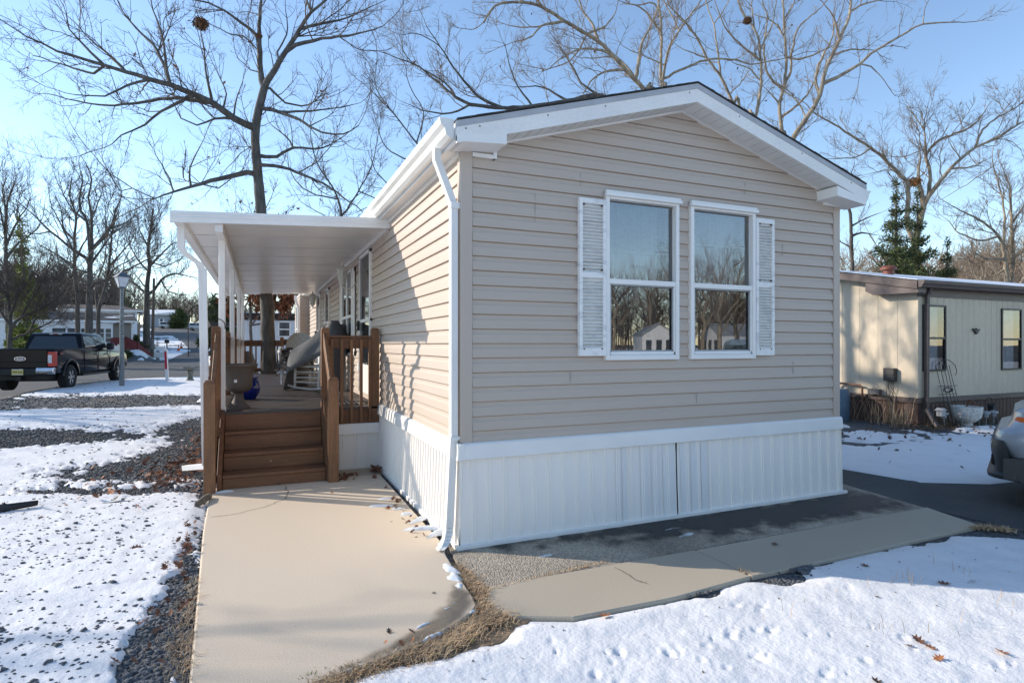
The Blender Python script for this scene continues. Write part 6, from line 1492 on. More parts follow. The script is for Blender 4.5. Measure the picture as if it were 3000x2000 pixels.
def traced_tree(name, label, D, trunk_r, limbs, mats, seed, group=None, dens=1.0, tw=(.9,2.1), base_px=None, zfoot=None, flare=True, spread=1.6, rmin=.012, maxlev=3, nest=None):
    """limbs: list of (pixel points, start radius m, depth change). First is the trunk."""
    R_ = np.random.default_rng(seed); bm_, tm_ = mats
    f0 = limbs[0][0][0]; fx, fy, _ = W(f0[0], f0[1], D)
    zf = gzf(fx,fy) if zfoot is None else zfoot
    root = thing(name, label, 'tree', (fx,fy,zf), group=group)
    tk = Tubes(); tb = Tubes(); reg = []        # reg: list of (px array, depth array, radius array)
    for li,(pp,r0,dz) in enumerate(limbs):
        pp = np.array(pp, float)
        if li == 0: d0 = D; r_s = trunk_r
        else:
            best = None
            for (q,dq,rq) in reg:
                dist = np.hypot(q[:,0]-pp[0,0], q[:,1]-pp[0,1]); k = int(dist.argmin())
                if best is None or dist[k] < best[0]: best = (dist[k], dq[k], rq[k], q[k])
            d0 = best[1]; r_s = min(r0, best[2]*.95)
            if best[0] < 40: pp[0] = best[3]
        seglen = np.concatenate([[0], np.cumsum(np.hypot(*np.diff(pp,axis=0).T))]); T = seglen/max(seglen[-1],1)
        dep = d0 + dz*T
        P3 = np.array([W(x,y,dd) for (x,y),dd in zip(pp,dep)])
        if li == 0: P3 = np.vstack([[P3[0,0],P3[0,1],zf-.15], P3]) if P3[0,2] > zf+.3 else P3
        path = smooth_path(P3, .22 if D < 40 else .5)
        n = len(path); t = np.linspace(0,1,n)
        path[1:-1] += R_.normal(0, .010*min(D/20,2), (n-2,3))*(1 if li else .6)
        fork = li == 0 and any(abs(q_[0][0][0]-pp[-1,0])+abs(q_[0][0][1]-pp[-1,1]) < 70*16/D+12 for q_ in limbs[1:]); r_e = max(rmin, r_s*(.45 if fork else .17)); rad = r_s+(r_e-r_s)*t**.85
        if li == 0 and flare: rad = rad*(1+.45*np.exp(-(path[:,2]-zf)/.35))
        rad = rad*(1+R_.normal(0,.03,n))
        tk.add(path, rad, 12 if r_s > .12 else 8 if r_s > .05 else 5)
        # pixel register for children
        rr = (path[:,0]-CX)*CA-(path[:,1]-CY)*SA; de = (path[:,0]-CX)*SA+(path[:,1]-CY)*CA
        reg.append((np.stack([1500+F*rr/de, HY-F*(path[:,2]-CZ)/de],1), de, rad))
        # twigs along the limb
        Lm = np.linalg.norm(path[1:]-path[:-1],axis=1).sum(); m = int(Lm*3.7*dens*(.3 if fork else 1))
        for q in range(m):
            s_ = R_.uniform(.12 if li else .55, 1.0)
            if R_.random() > .35+.65*s_: continue
            k = min(int(s_*(n-1)), n-2); td = unit(path[k+1]-path[k]); side = unit(np.cross(td, R_.normal(0,1,3)))
            nd = unit(td*R_.uniform(.35,.9)+side*R_.uniform(.5,1.0)+np.array([0,0,.25]))
            L = R_.uniform(*tw)*(1.1-.45*s_); twigs(tb, R_, path[k], nd, L, min(rad[k]*.55, .006+.0085*L), 1, maxlev=maxlev, dens=dens)
        if not fork: twigs(tb, R_, path[-1], unit(path[-1]-path[-2]), tw[1]*.8, min(.022,rad[-1]*.9), 1, maxlev=maxlev, dens=dens)
    tk.build('trunk', bm_, root)
    cr = tb.build('crown', tm_, root)
    return root, tb, R_
def leaves_on(tb, R_, root, n, mat, size=.07, name='dead_leaves', where=None):
    V = np.concatenate(tb.V)
    if where is not None: V = V[where(V)]
    if len(V) == 0: return
    P_ = V[R_.integers(0,len(V),n)]+R_.normal(0,.03,(n,3))
    a = R_.normal(0,1,(n,3)); a /= np.linalg.norm(a,axis=1,keepdims=True); b = np.cross(a, R_.normal(0,1,(n,3))); b /= np.linalg.norm(b,axis=1,keepdims=True)
    s = size*R_.uniform(.6,1.3,(n,1))
    q = np.stack([P_-b*s*.4, P_+a*s, P_+b*s*.4+np.cross(a,b)*s*.3, P_-a*s],1).reshape(-1,3)
    npmesh(name, q, np.arange(4*n).reshape(-1,4), mat, root, smooth=False)
rust = pmat('rust_leaf', (.26,.085,.030), .8, (.15,.05,.02), 3)
orange_leaf = pmat('orange_leaf', (.36,.15,.05), .8, (.22,.08,.03), 3)
def c1(*a): return [(x/1.96,y/1.96) for x,y in a]
def c2(*a): return [(1050+x/1.96,y/1.96) for x,y in a]
def c3(*a): return [(2200+x/1.845,y/1.845) for x,y in a]
def c4(*a): return [(x/2.24,400+y/2.24) for x,y in a]

# the big oak beyond the porch
OAK = [
 ([(786,1085),(784,940)]+c1((1500,1230),(1480,1000),(1465,800),(1475,680),(1500,570),(1517,505)), .235, 0),
 (c1((1517,505),(1495,420),(1490,300),(1488,200),(1490,100),(1500,0),(1512,-160)), .12, .6),
 (c1((1517,505),(1570,410),(1640,300),(1720,170),(1790,70),(1870,0),(1980,-120)), .13, -.8),
 (c1((1445,760),(1340,680),(1220,590),(1120,545),(980,490),(860,455),(720,415),(600,375),(480,340),(330,290),(150,210)), .125, -2.2),
 (c1((1120,545),(1080,560),(930,640),(830,715),(700,780),(640,830)), .055, -.8),
 (c1((1215,588),(1000,565),(830,585),(620,605),(440,580),(280,540)), .06, 1.2),
 (c1((860,455),(730,490),(600,550),(430,545)), .04, -.8),
 (c1((970,485),(940,370),(880,260),(780,160),(700,60),(660,-40)), .055, .9),
 (c1((1200,580),(1180,400),(1170,250),(1150,170)), .045, .3),
 (c1((1340,680),(1230,680),(1130,720),(1040,680),(1000,600)), .045, -1),
 (c1((600,375),(540,420),(380,380),(230,330),(190,320)), .035, .7),
 (c1((720,415),(640,330),(520,230),(430,130)), .045, .6),
 (c1((600,375),(520,300),(400,170),(380,80)), .04, -.5),
 (c1((970,485),(960,400),(930,200),(880,60),(860,-30)), .045, -.6),
 (c1((1455,990),(1420,990),(1330,1010),(1150,1055),(1000,1100),(890,1140)), .085, -1.5),
 (c1((890,1140),(760,1080),(640,1000),(570,930)), .05, -.6), (c1((890,1140),(800,1190),(690,1250),(600,1330),(560,1400)), .05, .4),
 (c1((1150,1055),(1250,1080),(1340,1010),(1360,1000)), .02, .2),
 (c1((760,1080),(690,1090),(610,960)), .03, .2), (c1((1000,1100),(960,1000),(900,900)), .03, .8), (c1((1120,1065),(1090,960),(1150,840)), .03, -.4),
 (c1((1500,640),(1560,630),(1700,680),(1850,760),(1970,770),(2060,720)), .06, -1.0), (c1((1600,638),(1750,640),(1900,625),(2030,600)), .04, .8),
 (c1((1520,500),(1550,510),(1640,590),(1730,610),(1850,570)), .045, .9),
 (c1((1495,915),(1590,900),(1680,850),(1850,850),(1960,790)), .06, 1.0), (c1((1495,950),(1620,960),(1750,1010),(1900,1080),(2080,1215)), .055, -1.0),
 (c1((1640,300),(1700,260),(1850,220),(2000,205),(2200,150)), .06, -.9), (c1((1720,170),(1830,140),(2000,100),(2150,30)), .055, .8),
 (c1((1488,260),(1470,200),(1380,130),(1290,60),(1200,20),(1060,-10)), .06, -.8), (c1((1600,370),(1590,300),(1650,200),(1640,60)), .03, .5),
 (c1((1480,320),(1400,210),(1330,200),(1190,130)), .025, .5), (c1((1790,70),(1760,0),(1770,-90)), .04, .2),
 (c1((1400,850),(1440,842)), .04, 0), (c1((1420,850),(1380,880),(1338,932)), .035, .1),
 (c1((1280,610),(1300,540),(1250,420)), .03, .4), (c1((1370,690),(1360,560),(1390,480)), .03, -.4), (c1((1480,420),(1440,400),(1370,340)), .02, .3), (c1((1660,860),(1640,780),(1560,720)), .03, .4),
]
oak, tbo, Ro = traced_tree('oak_tree', 'tall bare oak rising behind the porch roof, a long limb reaching left', 16, .222, OAK, (bark_l, twig_l), 1, dens=.8)
leaves_on(tbo, Ro, oak, 70, rust, .06)
nest_m = pmat('leaf_nest', (.20,.095,.04), .9, (.09,.04,.02), 8)
def nest(px, py, D, r, label, mat=nest_m):
    c = np.array(W(px,py,D)); R_ = np.random.default_rng(int(px)); n = 420
    a = R_.normal(0,1,(n,3)); a /= np.linalg.norm(a,axis=1,keepdims=True); a = R_.normal(0,1,(n,3)); a /= np.linalg.norm(a,axis=1,keepdims=True); P_ = c+a*R_.uniform(0,1,(n,1))**.6*np.array([r,r,r*.78])*R_.uniform(.8,1.15,(n,1))
    u = R_.normal(0,1,(n,3)); u /= np.linalg.norm(u,axis=1,keepdims=True); v = np.cross(u,a); s = r*.34*R_.uniform(.5,1.5,(n,1))
    q = np.stack([P_-v*s*.4, P_+u*s, P_+v*s*.4, P_-u*s],1).reshape(-1,3)
    o = npmesh('leaf_nest', q, np.arange(4*n).reshape(-1,4), mat, None, False, org=tuple(c)); tag(o, label, 'nest')
nest(588,70,16.2,.21,'round brown leaf nest high in the big oak behind the porch')
nest(758,106,16.2,.10,'small dark leaf nest on the upright stem of the big oak')

# stand of bare trees behind the beige home
T2A = [(c2((1700,640),(1640,515),(1560,430),(1480,340),(1380,240),(1280,180),(1180,120),(1060,45),(950,15),(820,20),(760,60),(720,130)),.19,-2),
 (c2((1380,240),(1340,130),(1280,50),(1262,-60)),.10,.6), (c2((1180,130),(1050,150),(1000,210),(900,240)),.06,-.7), (c2((1050,150),(960,160),(880,150)),.03,.4), (c2((1600,470),(1600,420),(1630,250),(1690,130),(1720,40),(1735,-60)),.10,.8),
 (c2((1480,340),(1400,290),(1250,290),(1110,380)),.05,-1), (c2((1060,45),(1000,-30),(960,-80)),.07,.3), (c2((1320,210),(1420,150),(1480,60)),.05,.5), (c2((1540,410),(1430,410),(1350,450),(1290,540)),.05,-.8), (c2((950,15),(900,-20),(800,-40)),.04,.3),
 (c2((1330,200),(1270,280),(1210,350),(1080,400)),.035,-.5), (c2((1640,515),(1540,380),(1470,330),(1320,335)),.04,.8)]
T2B = [(c2((1770,640),(1742,490),(1735,400),(1740,250),(1735,100),(1720,0),(1712,-120)),.17,.5),
 (c2((1742,480),(1760,380),(1790,260),(1860,150),(1920,70),(1970,0),(2050,-80)),.17,-1), (c2((1755,460),(1900,380),(2030,340),(2170,345),(2260,370),(2370,350),(2480,330)),.10,-1.6),
 (c2((1835,190),(1800,90),(1760,20),(1730,-40)),.06,.5), (c2((1740,200),(1640,60),(1560,20),(1500,-20)),.06,-.5), (c2((1880,130),(1900,170),(1960,230)),.03,.5), (c2((1920,70),(2000,20),(2080,-30)),.05,.3), (c2((1735,100),(1700,20),(1600,30),(1510,10)),.05,.4), (c2((1760,380),(1660,330),(1560,290)),.03,.4)]
T2C = [(c2((2190,690),(2150,590),(2080,440),(2000,330),(1950,230),(1870,120),(1790,40),(1760,-60)),.13,-1), (c2((2080,440),(2060,250),(2040,140),(2000,30),(1990,-60)),.09,.8), (c2((2040,150),(2120,20),(2140,-60)),.05,-.5), (c2((2000,330),(1900,300),(1840,270)),.03,.3), (c2((2120,530),(2200,470),(2260,380)),.03,.3)]
T2D = [(c2((2240,760),(2280,670),(2310,500),(2310,350),(2290,200),(2220,90),(2180,0),(2170,-100)),.13,.5), (c2((2310,350),(2210,270),(2120,180),(2080,90),(2050,20)),.06,-.8), (c2((2280,180),(2260,60),(2270,-60)),.05,.6), (c2((2310,470),(2250,400),(2170,370)),.03,.3), (c2((2300,280),(2370,160),(2400,20)),.04,.3)]
T3A = [(c3((190,860),(165,700),(155,560),(180,460),(190,330),(180,170),(175,30),(170,-80)),.15,.5), (c3((158,490),(90,400),(70,260),(90,100),(60,0)),.09,-.8), (c3((180,460),(215,390),(220,290),(260,150),(380,40),(440,-30)),.07,.7), (c3((170,640),(280,540),(340,450),(370,380)),.09,-.8), (c3((145,545),(110,510),(80,480)),.04,-.2), (c3((180,200),(120,120),(20,80)),.05,.6), (c3((190,300),(260,320),(360,290),(470,230)),.05,-1), (c3((178,120),(230,20),(250,-60)),.05,.3)]
T3B = [(c3((180,880),(225,750),(300,640),(370,520),(400,390),(440,300),(480,210),(530,100),(540,0),(545,-100)),.18,-.6), (c3((395,450),(500,400),(590,345),(650,290),(740,235),(800,200),(880,150),(930,130),(1000,125),(1120,120)),.075,-1.5), (c3((535,80),(620,20),(740,-10)),.06,.4), (c3((370,520),(350,430),(380,320),(440,200),(450,120)),.06,.9), (c3((480,210),(450,100),(400,30)),.05,-.4), (c3((440,300),(540,270),(640,270)),.04,.4), (c3((920,130),(935,90)),.02,0), (c3((590,345),(650,360),(690,400)),.025,-.2), (c3((300,640),(260,560),(190,500)),.03,.4)]
G3 = 'bare trees behind the beige home'
for nm,D,tr_,lm,sd,lab in (('a',25,.19,T2A,11,'bare pale barked tree leaning left over the ridge of the beige home'),('b',27,.19,T2B,12,'bare forked tree standing upright behind the roof ridge of the beige home'),('c',29,.15,T2C,13,'slender bare tree leaning left just right of the roof ridge'),('d',26,.15,T2D,14,'bare tree with a curved dark stem above the right roof slope'),('e',28,.17,T3A,15,'bare upright tree with a forked stem over the right roof slope'),('f',24,.20,T3B,16,'bare tree leaning right past the roof with one long dead limb')):
    rt_, tb_, R1 = traced_tree('bare_tree', lab, D, tr_*1.2, [(a,b*1.25,c) for a,b,c in lm], (bark_p, twig_p), sd, group=G3, dens=.6, zfoot=0.0, rmin=.02)
    leaves_on(tb_, R1, rt_, 14, rust, .08)
nest(2190,60,26,.20,'orange brown leaf nest in the bare tree above the roof peak')
# low spreading twigs left of the ridge, a tree farther back
T2E = [(c2((1420,760),(1440,600),(1380,545),(1200,580),(1000,610),(820,620),(640,600)),.07,-2), (c2((1380,560),(1280,480),(1240,400),(1150,260),(1100,190)),.05,.6), (c2((1200,580),(1130,540),(1050,500),(900,500)),.05,.5), (c2((820,620),(700,560),(600,460),(470,270),(390,150)),.07,-1), (c2((640,600),(560,560),(430,450),(320,370),(130,300)),.06,.6), (c2((640,600),(530,650),(400,640),(290,600)),.045,.3), (c2((1000,610),(900,470),(860,330),(830,240)),.04,-.5), (c2((560,560),(500,480),(280,330),(250,230)),.035,.4), (c2((470,270),(360,200),(260,200)),.03,.2)]
rt_, tb_, R1 = traced_tree('bare_tree', 'low spreading bare tree whose twigs fan out left over the gutter of the beige home', 22, .13, T2E, (bark_l, twig_p), 17, group=G3, zfoot=0.0, dens=1.0)
leaves_on(tb_, R1, rt_, 24, rust, .07)
T2F = [([(1330,760),(1310,560),(1265,480),(1220,420),(1150,330),(1080,260)],.10,.5), ([(1265,480),(1200,470),(1130,430),(1095,330)],.05,-.6), ([(1310,560),(1180,560),(1100,500),(1085,420)],.05,.6), ([(1220,420),(1240,330),(1200,250),(1180,160)],.05,.4), ([(1150,330),(1100,250),(1105,150),(1090,90)],.035,.3)]
traced_tree('bare_tree', 'thin bare tree seen between the oak and the white gutter', 23, .10, T2F, (bark_l, twig_l), 18, group=G3, zfoot=0.0, dens=.8)
T2G = [([(1010,900),(1000,640),(980,560),(930,480),(910,400)],.10,.5), ([(1000,640),(1050,560),(1090,480),(1110,380)],.06,-.6), ([(985,580),(900,560),(850,500),(840,430)],.05,.6), ([(1060,560),(1110,590),(1050,620)],.03,.3), ([(1000,660),(930,620),(880,590)],.03,-.4)]
traced_tree('bare_tree', 'bare tree crowding behind the porch roof right of the oak trunk', 24, .11, T2G, (bark_l, twig_l), 19, group=G3, zfoot=0.0, dens=.8)

# right hand side
T4 = [(c3((870,1620),(870,1470),(885,1350),(900,1250),(935,1110),(925,1065)),.22,0), (c3((935,1110),(960,1060),(1030,970),(1130,860),(1210,800),(1330,740),(1470,660),(1600,600)),.15,-1.5), (c3((1205,803),(1240,720),(1310,650),(1400,600),(1480,550),(1600,480)),.08,1), (c3((925,1065),(905,960),(915,850),(908,785)),.12,.1), (c3((885,1320),(845,1200),(850,1010),(800,940),(740,875),(650,800),(560,745),(480,690),(390,640),(320,590)),.12,-1.2), (c3((960,1060),(970,1000),(965,900),(940,850),(1000,770),(1060,740),(1180,690),(1250,620),(1290,560)),.085,.9), (c3((930,840),(945,820),(940,650),(960,560)),.05,.4), (c3((740,875),(715,830),(710,800)),.05,.1), (c3((650,820),(560,850),(400,860)),.04,-.5), (c3((790,925),(720,920),(640,940)),.03,.4), (c3((1130,860),(1090,800),(1070,760)),.035,.2), (c3((1210,800),(1300,760),(1380,750),(1450,800)),.035,-.4), (c3((1090,930),(1200,900),(1300,850)),.05,.6), (c3((945,700),(880,620),(850,560)),.03,.3), (c3((905,830),(800,850),(690,830)),.03,.5)]
traced_tree('oak_tree', 'bare oak with a snapped central stem behind the cream home', 25, .24, T4, (bark_p, twig_p), 21, zfoot=0.0, dens=.95)
nest(2680,532,24.6,.26,'bright orange leaf nest in the fork of the snapped oak', pmat('bright_nest',(.48,.22,.08),.9,(.26,.11,.04),8))
T5 = [(c3((1400,1640),(1405,1540),(1410,1250),(1405,1100),(1403,1010)),.20,0), (c3((1378,1640),(1380,1480),(1365,1350),(1340,1280),(1280,1220),(1180,1160),(1080,1110)),.15,-.8), (c3((1365,1350),(1370,1150),(1340,1000),(1310,900),(1305,800),(1330,760)),.10,.8), (c3((1415,1290),(1440,1190)),.07,0), (c3((1340,1280),(1240,1300),(1130,1260),(1050,1180)),.06,.5), (c3((1378,1400),(1280,1400),(1180,1350)),.06,-.6), (c3((1310,900),(1220,960),(1110,1030),(1060,1060)),.04,.6), (c3((1410,1200),(1470,1120),(1520,1000)),.05,.4), (c3((1400,1420),(1480,1340),(1540,1240)),.05,.4), (c3((1378,1450),(1290,1500),(1200,1480)),.04,.4)]
traced_tree('snag_tree', 'broken topped bare tree at the right edge behind the cream home', 27, .21, T5, (bark_p, twig_p), 22, zfoot=0.0, dens=1.0)
T6 = [(c3((550,1560),(545,1400),(540,1200),(530,1130),(500,1100)),.13,0), (c3((545,1270),(600,1260),(680,1270)),.06,.4), (c3((540,1220),(620,1180),(700,1150)),.05,-.5), (c3((545,1340),(490,1310),(440,1280)),.04,.3), (c3((530,1130),(550,1050),(540,960),(560,880)),.05,.4)]
traced_tree('bare_tree', 'thin dark stemmed bare tree just right of the beige home corner', 26, .13, T6, (bark_d, twig_p), 23, zfoot=0.0, dens=.9)

# left hand side, across the street
T7 = [(c4((585,1160),(588,1050),(590,900),(600,740)),.36,0), (c4((595,800),(570,560),(520,450),(540,300),(520,180)),.18,2), (c4((600,740),(600,520),(580,400),(600,280),(560,170)),.17,-2), (c4((600,760),(640,700),(720,600),(760,480),(800,380),(780,300)),.18,2.5), (c4((590,830),(570,800),(480,740),(330,620),(230,520),(110,420)),.15,-3), (c4((598,980),(620,960),(720,930),(880,850),(1000,790),(1100,770)),.13,-3), (c4((570,560),(480,480),(400,350),(360,250)),.09,1.5), (c4((720,600),(830,560),(940,480)),.08,-1), (c4((595,850),(680,720),(740,640),(860,570)),.10,2), (c4((480,740),(420,620),(330,430),(320,300)),.08,1), (c4((600,520),(660,400),(680,300)),.07,1), (c4((330,620),(200,640),(100,560)),.06,-1), (c4((590,900),(480,860),(380,780),(280,720)),.08,-2)]
GL = 'bare trees across the street on the left'
traced_tree('bare_tree', 'large bare tree with fanning limbs behind the sunroom house', 46, .36, T7, (bark_d, twig_d), 31, group=GL, tw=(1.8,4.6), dens=.5)
T7B = [(c4((508,1090),(500,1000),(490,850),(490,650),(500,520),(460,400),(470,280)),.24,0), (c4((490,700),(420,600),(400,480),(350,360)),.11,1.5), (c4((492,800),(560,680),(600,580),(660,500)),.09,-1.5), (c4((490,870),(400,790),(330,750),(240,700)),.09,1), (c4((500,520),(540,430),(560,330)),.08,1)]
traced_tree('bare_tree', 'bare tree with a thin upright stem left of the big fanning tree', 50, .24, T7B, (bark_d, twig_d), 32, group=GL, tw=(1.7,4.2), dens=.5)
T7C = [(c4((645,1150),(655,1100),(700,950),(720,800),(740,600),(780,480)),.22,0), (c4((715,830),(780,780),(850,700),(900,600)),.09,1), (c4((705,930),(760,860),(840,820),(960,720)),.08,-1), (c4((735,640),(690,560),(700,430)),.08,1), (c4((612,1130),(630,1010),(660,880),(690,800),(700,700)),.15,1)]
traced_tree('bare_tree', 'leaning bare tree right of the big fanning tree', 50, .22, T7C, (bark_d, twig_d), 33, group=GL, tw=(1.6,3.8), dens=.5)
T8 = [(c4((962,1290),(962,1150),(965,1000),(980,850),(972,720),(990,600),(1005,470)),.36,0), (c4((965,1050),(1010,1010),(1060,940),(1140,900),(1300,930)),.18,-2), (c4((962,1030),(900,980),(850,950),(760,930)),.16,2), (c4((975,850),(1050,780),(1140,700),(1230,690)),.13,-2), (c4((978,880),(900,800),(850,700),(860,620)),.12,2), (c4((970,720),(920,620),(900,520)),.11,1), (c4((985,640),(1040,560),(1060,480)),.10,1), (c4((970,1090),(1020,1080),(1050,1110),(1075,1060)),.09,-1), (c4((1060,940),(1100,1010),(1200,1040),(1310,1020)),.09,1), (c4((980,830),(1080,850),(1190,800),(1290,800)),.09,1.5), (c4((965,990),(880,900),(820,870)),.08,-1)]
traced_tree('bare_tree', 'stout bare tree beside the utility pole at the foot of the hill road', 62, .40, T8, (bark_d, twig_d), 34, group=GL, tw=(1.8,4.6), dens=.6)
T9 = [(c4((60,1300),(50,1100),(40,850),(40,600),(50,430),(100,300)),.30,0), (c4((42,700),(110,560),(180,460),(200,380)),.12,1), (c4((40,640),(0,480),(-30,380)),.12,-1), (c4((45,520),(20,350),(60,240)),.10,1), (c4((42,800),(120,700),(250,600),(290,480)),.12,1), (c4((45,900),(-30,800),(-100,700)),.12,1), (c4((110,560),(120,420),(160,320)),.08,.5)]
traced_tree('bare_tree', 'bare tree at the far left edge behind the dark shrubby tree', 48, .30, T9, (bark_d, twig_d), 35, group=GL, tw=(1.8,4.4), dens=.5)
T10 = [([(27,1040),(30,980),(28,900),(10,840),(-20,790)],.15,0), ([(30,970),(60,930),(130,900),(190,850),(215,790)],.09,.8), ([(28,930),(50,860),(70,800),(60,740)],.09,-.8), ([(60,1000),(110,960),(170,930),(215,890)],.07,.8), ([(30,960),(-10,900),(-50,860)],.08,-.5), ([(60,930),(110,850),(140,790),(150,740)],.06,.6), ([(28,900),(20,820),(30,760)],.06,.5), ([(130,900),(150,840),(190,780)],.05,-.5), ([(70,960),(120,920),(200,920),(230,930)],.05,-.8), ([(50,860),(100,800),(110,760)],.05,.5)]
traced_tree('shrubby_tree', 'dense dark twiggy small tree at the left edge beyond the pickup', 30, .16, T10, (bark_d, twig_d), 36, tw=(.9,2.0), dens=1.5)

# evergreen foliage: sprays of small leaf faces
def leaf_cloud(name, mat, parent, blobs, n, size, seed, droop=.0, stretch=1.0):
    R_ = np.random.default_rng(seed); vol = np.array([b[3]*b[4]*b[5] for b in blobs])**.75; ch = R_.choice(len(blobs), n, p=vol/vol.sum()); B = np.array(blobs)[ch]
    a = R_.normal(0,1,(n,3)); a /= np.linalg.norm(a,axis=1,keepdims=True); P_ = B[:,:3]+a*B[:,3:6]*(R_.uniform(0,1,(n,1))**.45)
    u = a+R_.normal(0,.7,(n,3)); u[:,2] += .3-droop; u /= np.linalg.norm(u,axis=1,keepdims=True)
    v = np.cross(u,R_.normal(0,1,(n,3))); v /= np.linalg.norm(v,axis=1,keepdims=True); s = size*R_.uniform(.5,1.4,(n,1))
    q = np.stack([P_-v*s*.28, P_+v*s*.28, P_+u*s*1.5*stretch+v*s*.1, P_+u*s*1.5*stretch-v*s*.1],1).reshape(-1,3)
    return npmesh(name, q, np.arange(4*n).reshape(-1,4), mat, parent, smooth=False)
ced_m = pmat('cedar_green', (.085,.105,.030), .8, (.025,.042,.016), 1.6, lo=.35, hi=.62)
pine_m = pmat('pine_green', (.085,.105,.030), .8, (.040,.055,.020), .8)
def conifer(name, label, D, px, py0, py1, wpx, mat, seed, n, size, tiers=11, group=None, zfoot=None, lean=0.0, open_=.5):
    x,y,_ = W(px,py0,D); zf = gzf(x,y) if zfoot is None else zfoot; zt_ = W(px,py1,D)[2]; H = zt_-zf; Rw = wpx/2*D/F
    root = thing(name,label,'tree',(x,y,zf),group=group); rr = random.Random(seed); tk = Tubes()
    tk.add(np.array([(x+lean*t*H,y,zf+H*t*.98) for t in np.linspace(0,1,8)]), np.linspace(.018*H+.03,.015,8), 7); bl = []
    for k in range(tiers):
        t = .12+.86*k/(tiers-1); rad = Rw*(1-t)**.75*rr.uniform(.75,1.15)+.10; m = max(3,int(6*(1-t)+3)); a0 = rr.uniform(0,6)
        for j in range(m):
            a = a0+2*PI*j/m+rr.uniform(-.3,.3); q = rad*rr.uniform(.6,1.05); c = (x+lean*t*H+q*.62*math.cos(a), y+q*.62*math.sin(a), zf+H*t+q*rr.uniform(.05,.35))
            L = q*.42; bl.append((*c, L*(.55+.55*abs(math.cos(a))), L*(.55+.55*abs(math.sin(a))), L*.5+.08))
            tk.add(np.array([(x+lean*t*H,y,zf+H*t),c,(x+lean*t*H+q*.95*math.cos(a), y+q*.95*math.sin(a), c[2]+.1*q)]), np.array([.03,.018,.006])*max(1,H/5), 4)
        bl.append((x+lean*t*H,y,zf+H*t, rad*.25+.05, rad*.25+.05, H/tiers*.5))
    tk.build('trunk', bark_d, root); leaf_cloud('crown', mat, root, bl, n, size, seed); return root
conifer('cedar_tree','dark green cedar with a pointed top behind the cream home\'s roof',21,2625,835,528,225,ced_m,51,30000,.065,13,zfoot=.2,group='cedars behind the cream home')
conifer('cedar_tree','shorter dark green cedar right of the pointed cedar',22,2688,835,560,175,ced_m,52,20000,.065,11,zfoot=.2,group='cedars behind the cream home')
conifer('cedar_tree','small ragged cedar low behind the cream home\'s gutter',22,2775,845,710,150,ced_m,53,11000,.06,8,zfoot=.8,group='cedars behind the cream home')
conifer('pine_tree','yellow green evergreen poking up behind the shrubby tree on the left',44,85,1010,640,120,pmat('yellow_green',(.24,.26,.05),.8,(.11,.13,.03),.8),54,3600,.24,9,lean=-.05)
conifer('pine_tree','young pine on the hilltop beside the grey house',150,525,958,905,62,pine_m,55,1500,.7,8,group='pines up the road')
conifer('pine_tree','round green pine behind the first porch posts',75,628,990,868,90,pine_m,56,3600,.42,9,group='pines up the road')
conifer('pine_tree','bushy green pine right of the round pine between the porch posts',78,672,990,888,70,pine_m,57,2600,.42,9,group='pines up the road')
conifer('pine_tree','dark pine behind the lamp post and the brown roof',110,375,930,858,60,ced_m,58,1500,.5,8)
# shrubs along the sunroom and bank
def shrub(label, px, py, D, wpx, hpx, mat, seed, n, size, name='shrub'):
    x,y,z = W(px,py,D); r = wpx/2*D/F; h = hpx*D/F; rr = random.Random(seed); z = gzf(x,y)
    root = thing(name,label,'shrub',(x,y,z)); tk = Tubes(); bl = []
    for k in range(7):
        a = rr.uniform(0,6.28); q = r*rr.uniform(.1,.6); c = (x+q*math.cos(a),y+q*math.sin(a),z+h*rr.uniform(.3,.75)); bl.append((*c,r*.45,r*.45,h*.28)); tk.add(np.array([(x,y,z-.05),((x+c[0])/2,(y+c[1])/2,z+h*.3),c]),np.array([.03,.02,.01]),4)
    tk.build('stem',bark_d,root); leaf_cloud('foliage',mat,root,bl,n,size,seed)
ol = pmat('olive_leaf',(.10,.085,.03),.8,(.05,.042,.018),1.2)
shrub('olive brown leafy bush in front of the white sunroom',110,1012,50,130,58,ol,61,2600,.16); shrub('round dark clipped bush by the taupe wall corner',396,975,60,26,40,ced_m,62,900,.14); shrub('low yellow green juniper on the bank by the utility pole',425,1012,62,50,20,ol,63,1200,.16); shrub('dark low shrub under the taupe wall',365,1008,54,44,24,ced_m,64,900,.14); shrub('small dark round bush by the stout tree',418,968,66,22,18,ced_m,65,500,.14)
# tree holding rust coloured leaves behind the porch
RB = [([(735,1010),(733,900),(730,700),(745,620)],.10,0), ([(732,930),(700,890),(690,840)],.05,.6), ([(734,950),(770,910),(800,870),(830,830)],.05,-.6), ([(735,960),(830,930),(860,890),(850,840)],.05,.5), ([(732,800),(780,700),(850,610)],.05,.5), ([(731,760),(700,690),(690,610)],.04,-.4), ([(732,840),(800,780),(840,700)],.05,-.6)]
rt_, tb_, R1 = traced_tree('beech_tree','small tree holding rust brown leaves behind the porch, above the white home',27,.10,RB,(bark_d,twig_l),71,zfoot=0.1,tw=(.8,1.8),dens=1.0)
leaves_on(tb_, R1, rt_, 5200, rust, .085, where=lambda V: V[:,2] < 3.9)
leaves_on(tb_, R1, rt_, 260, rust, .085, 'upper_leaves', where=lambda V: V[:,2] >= 3.9)

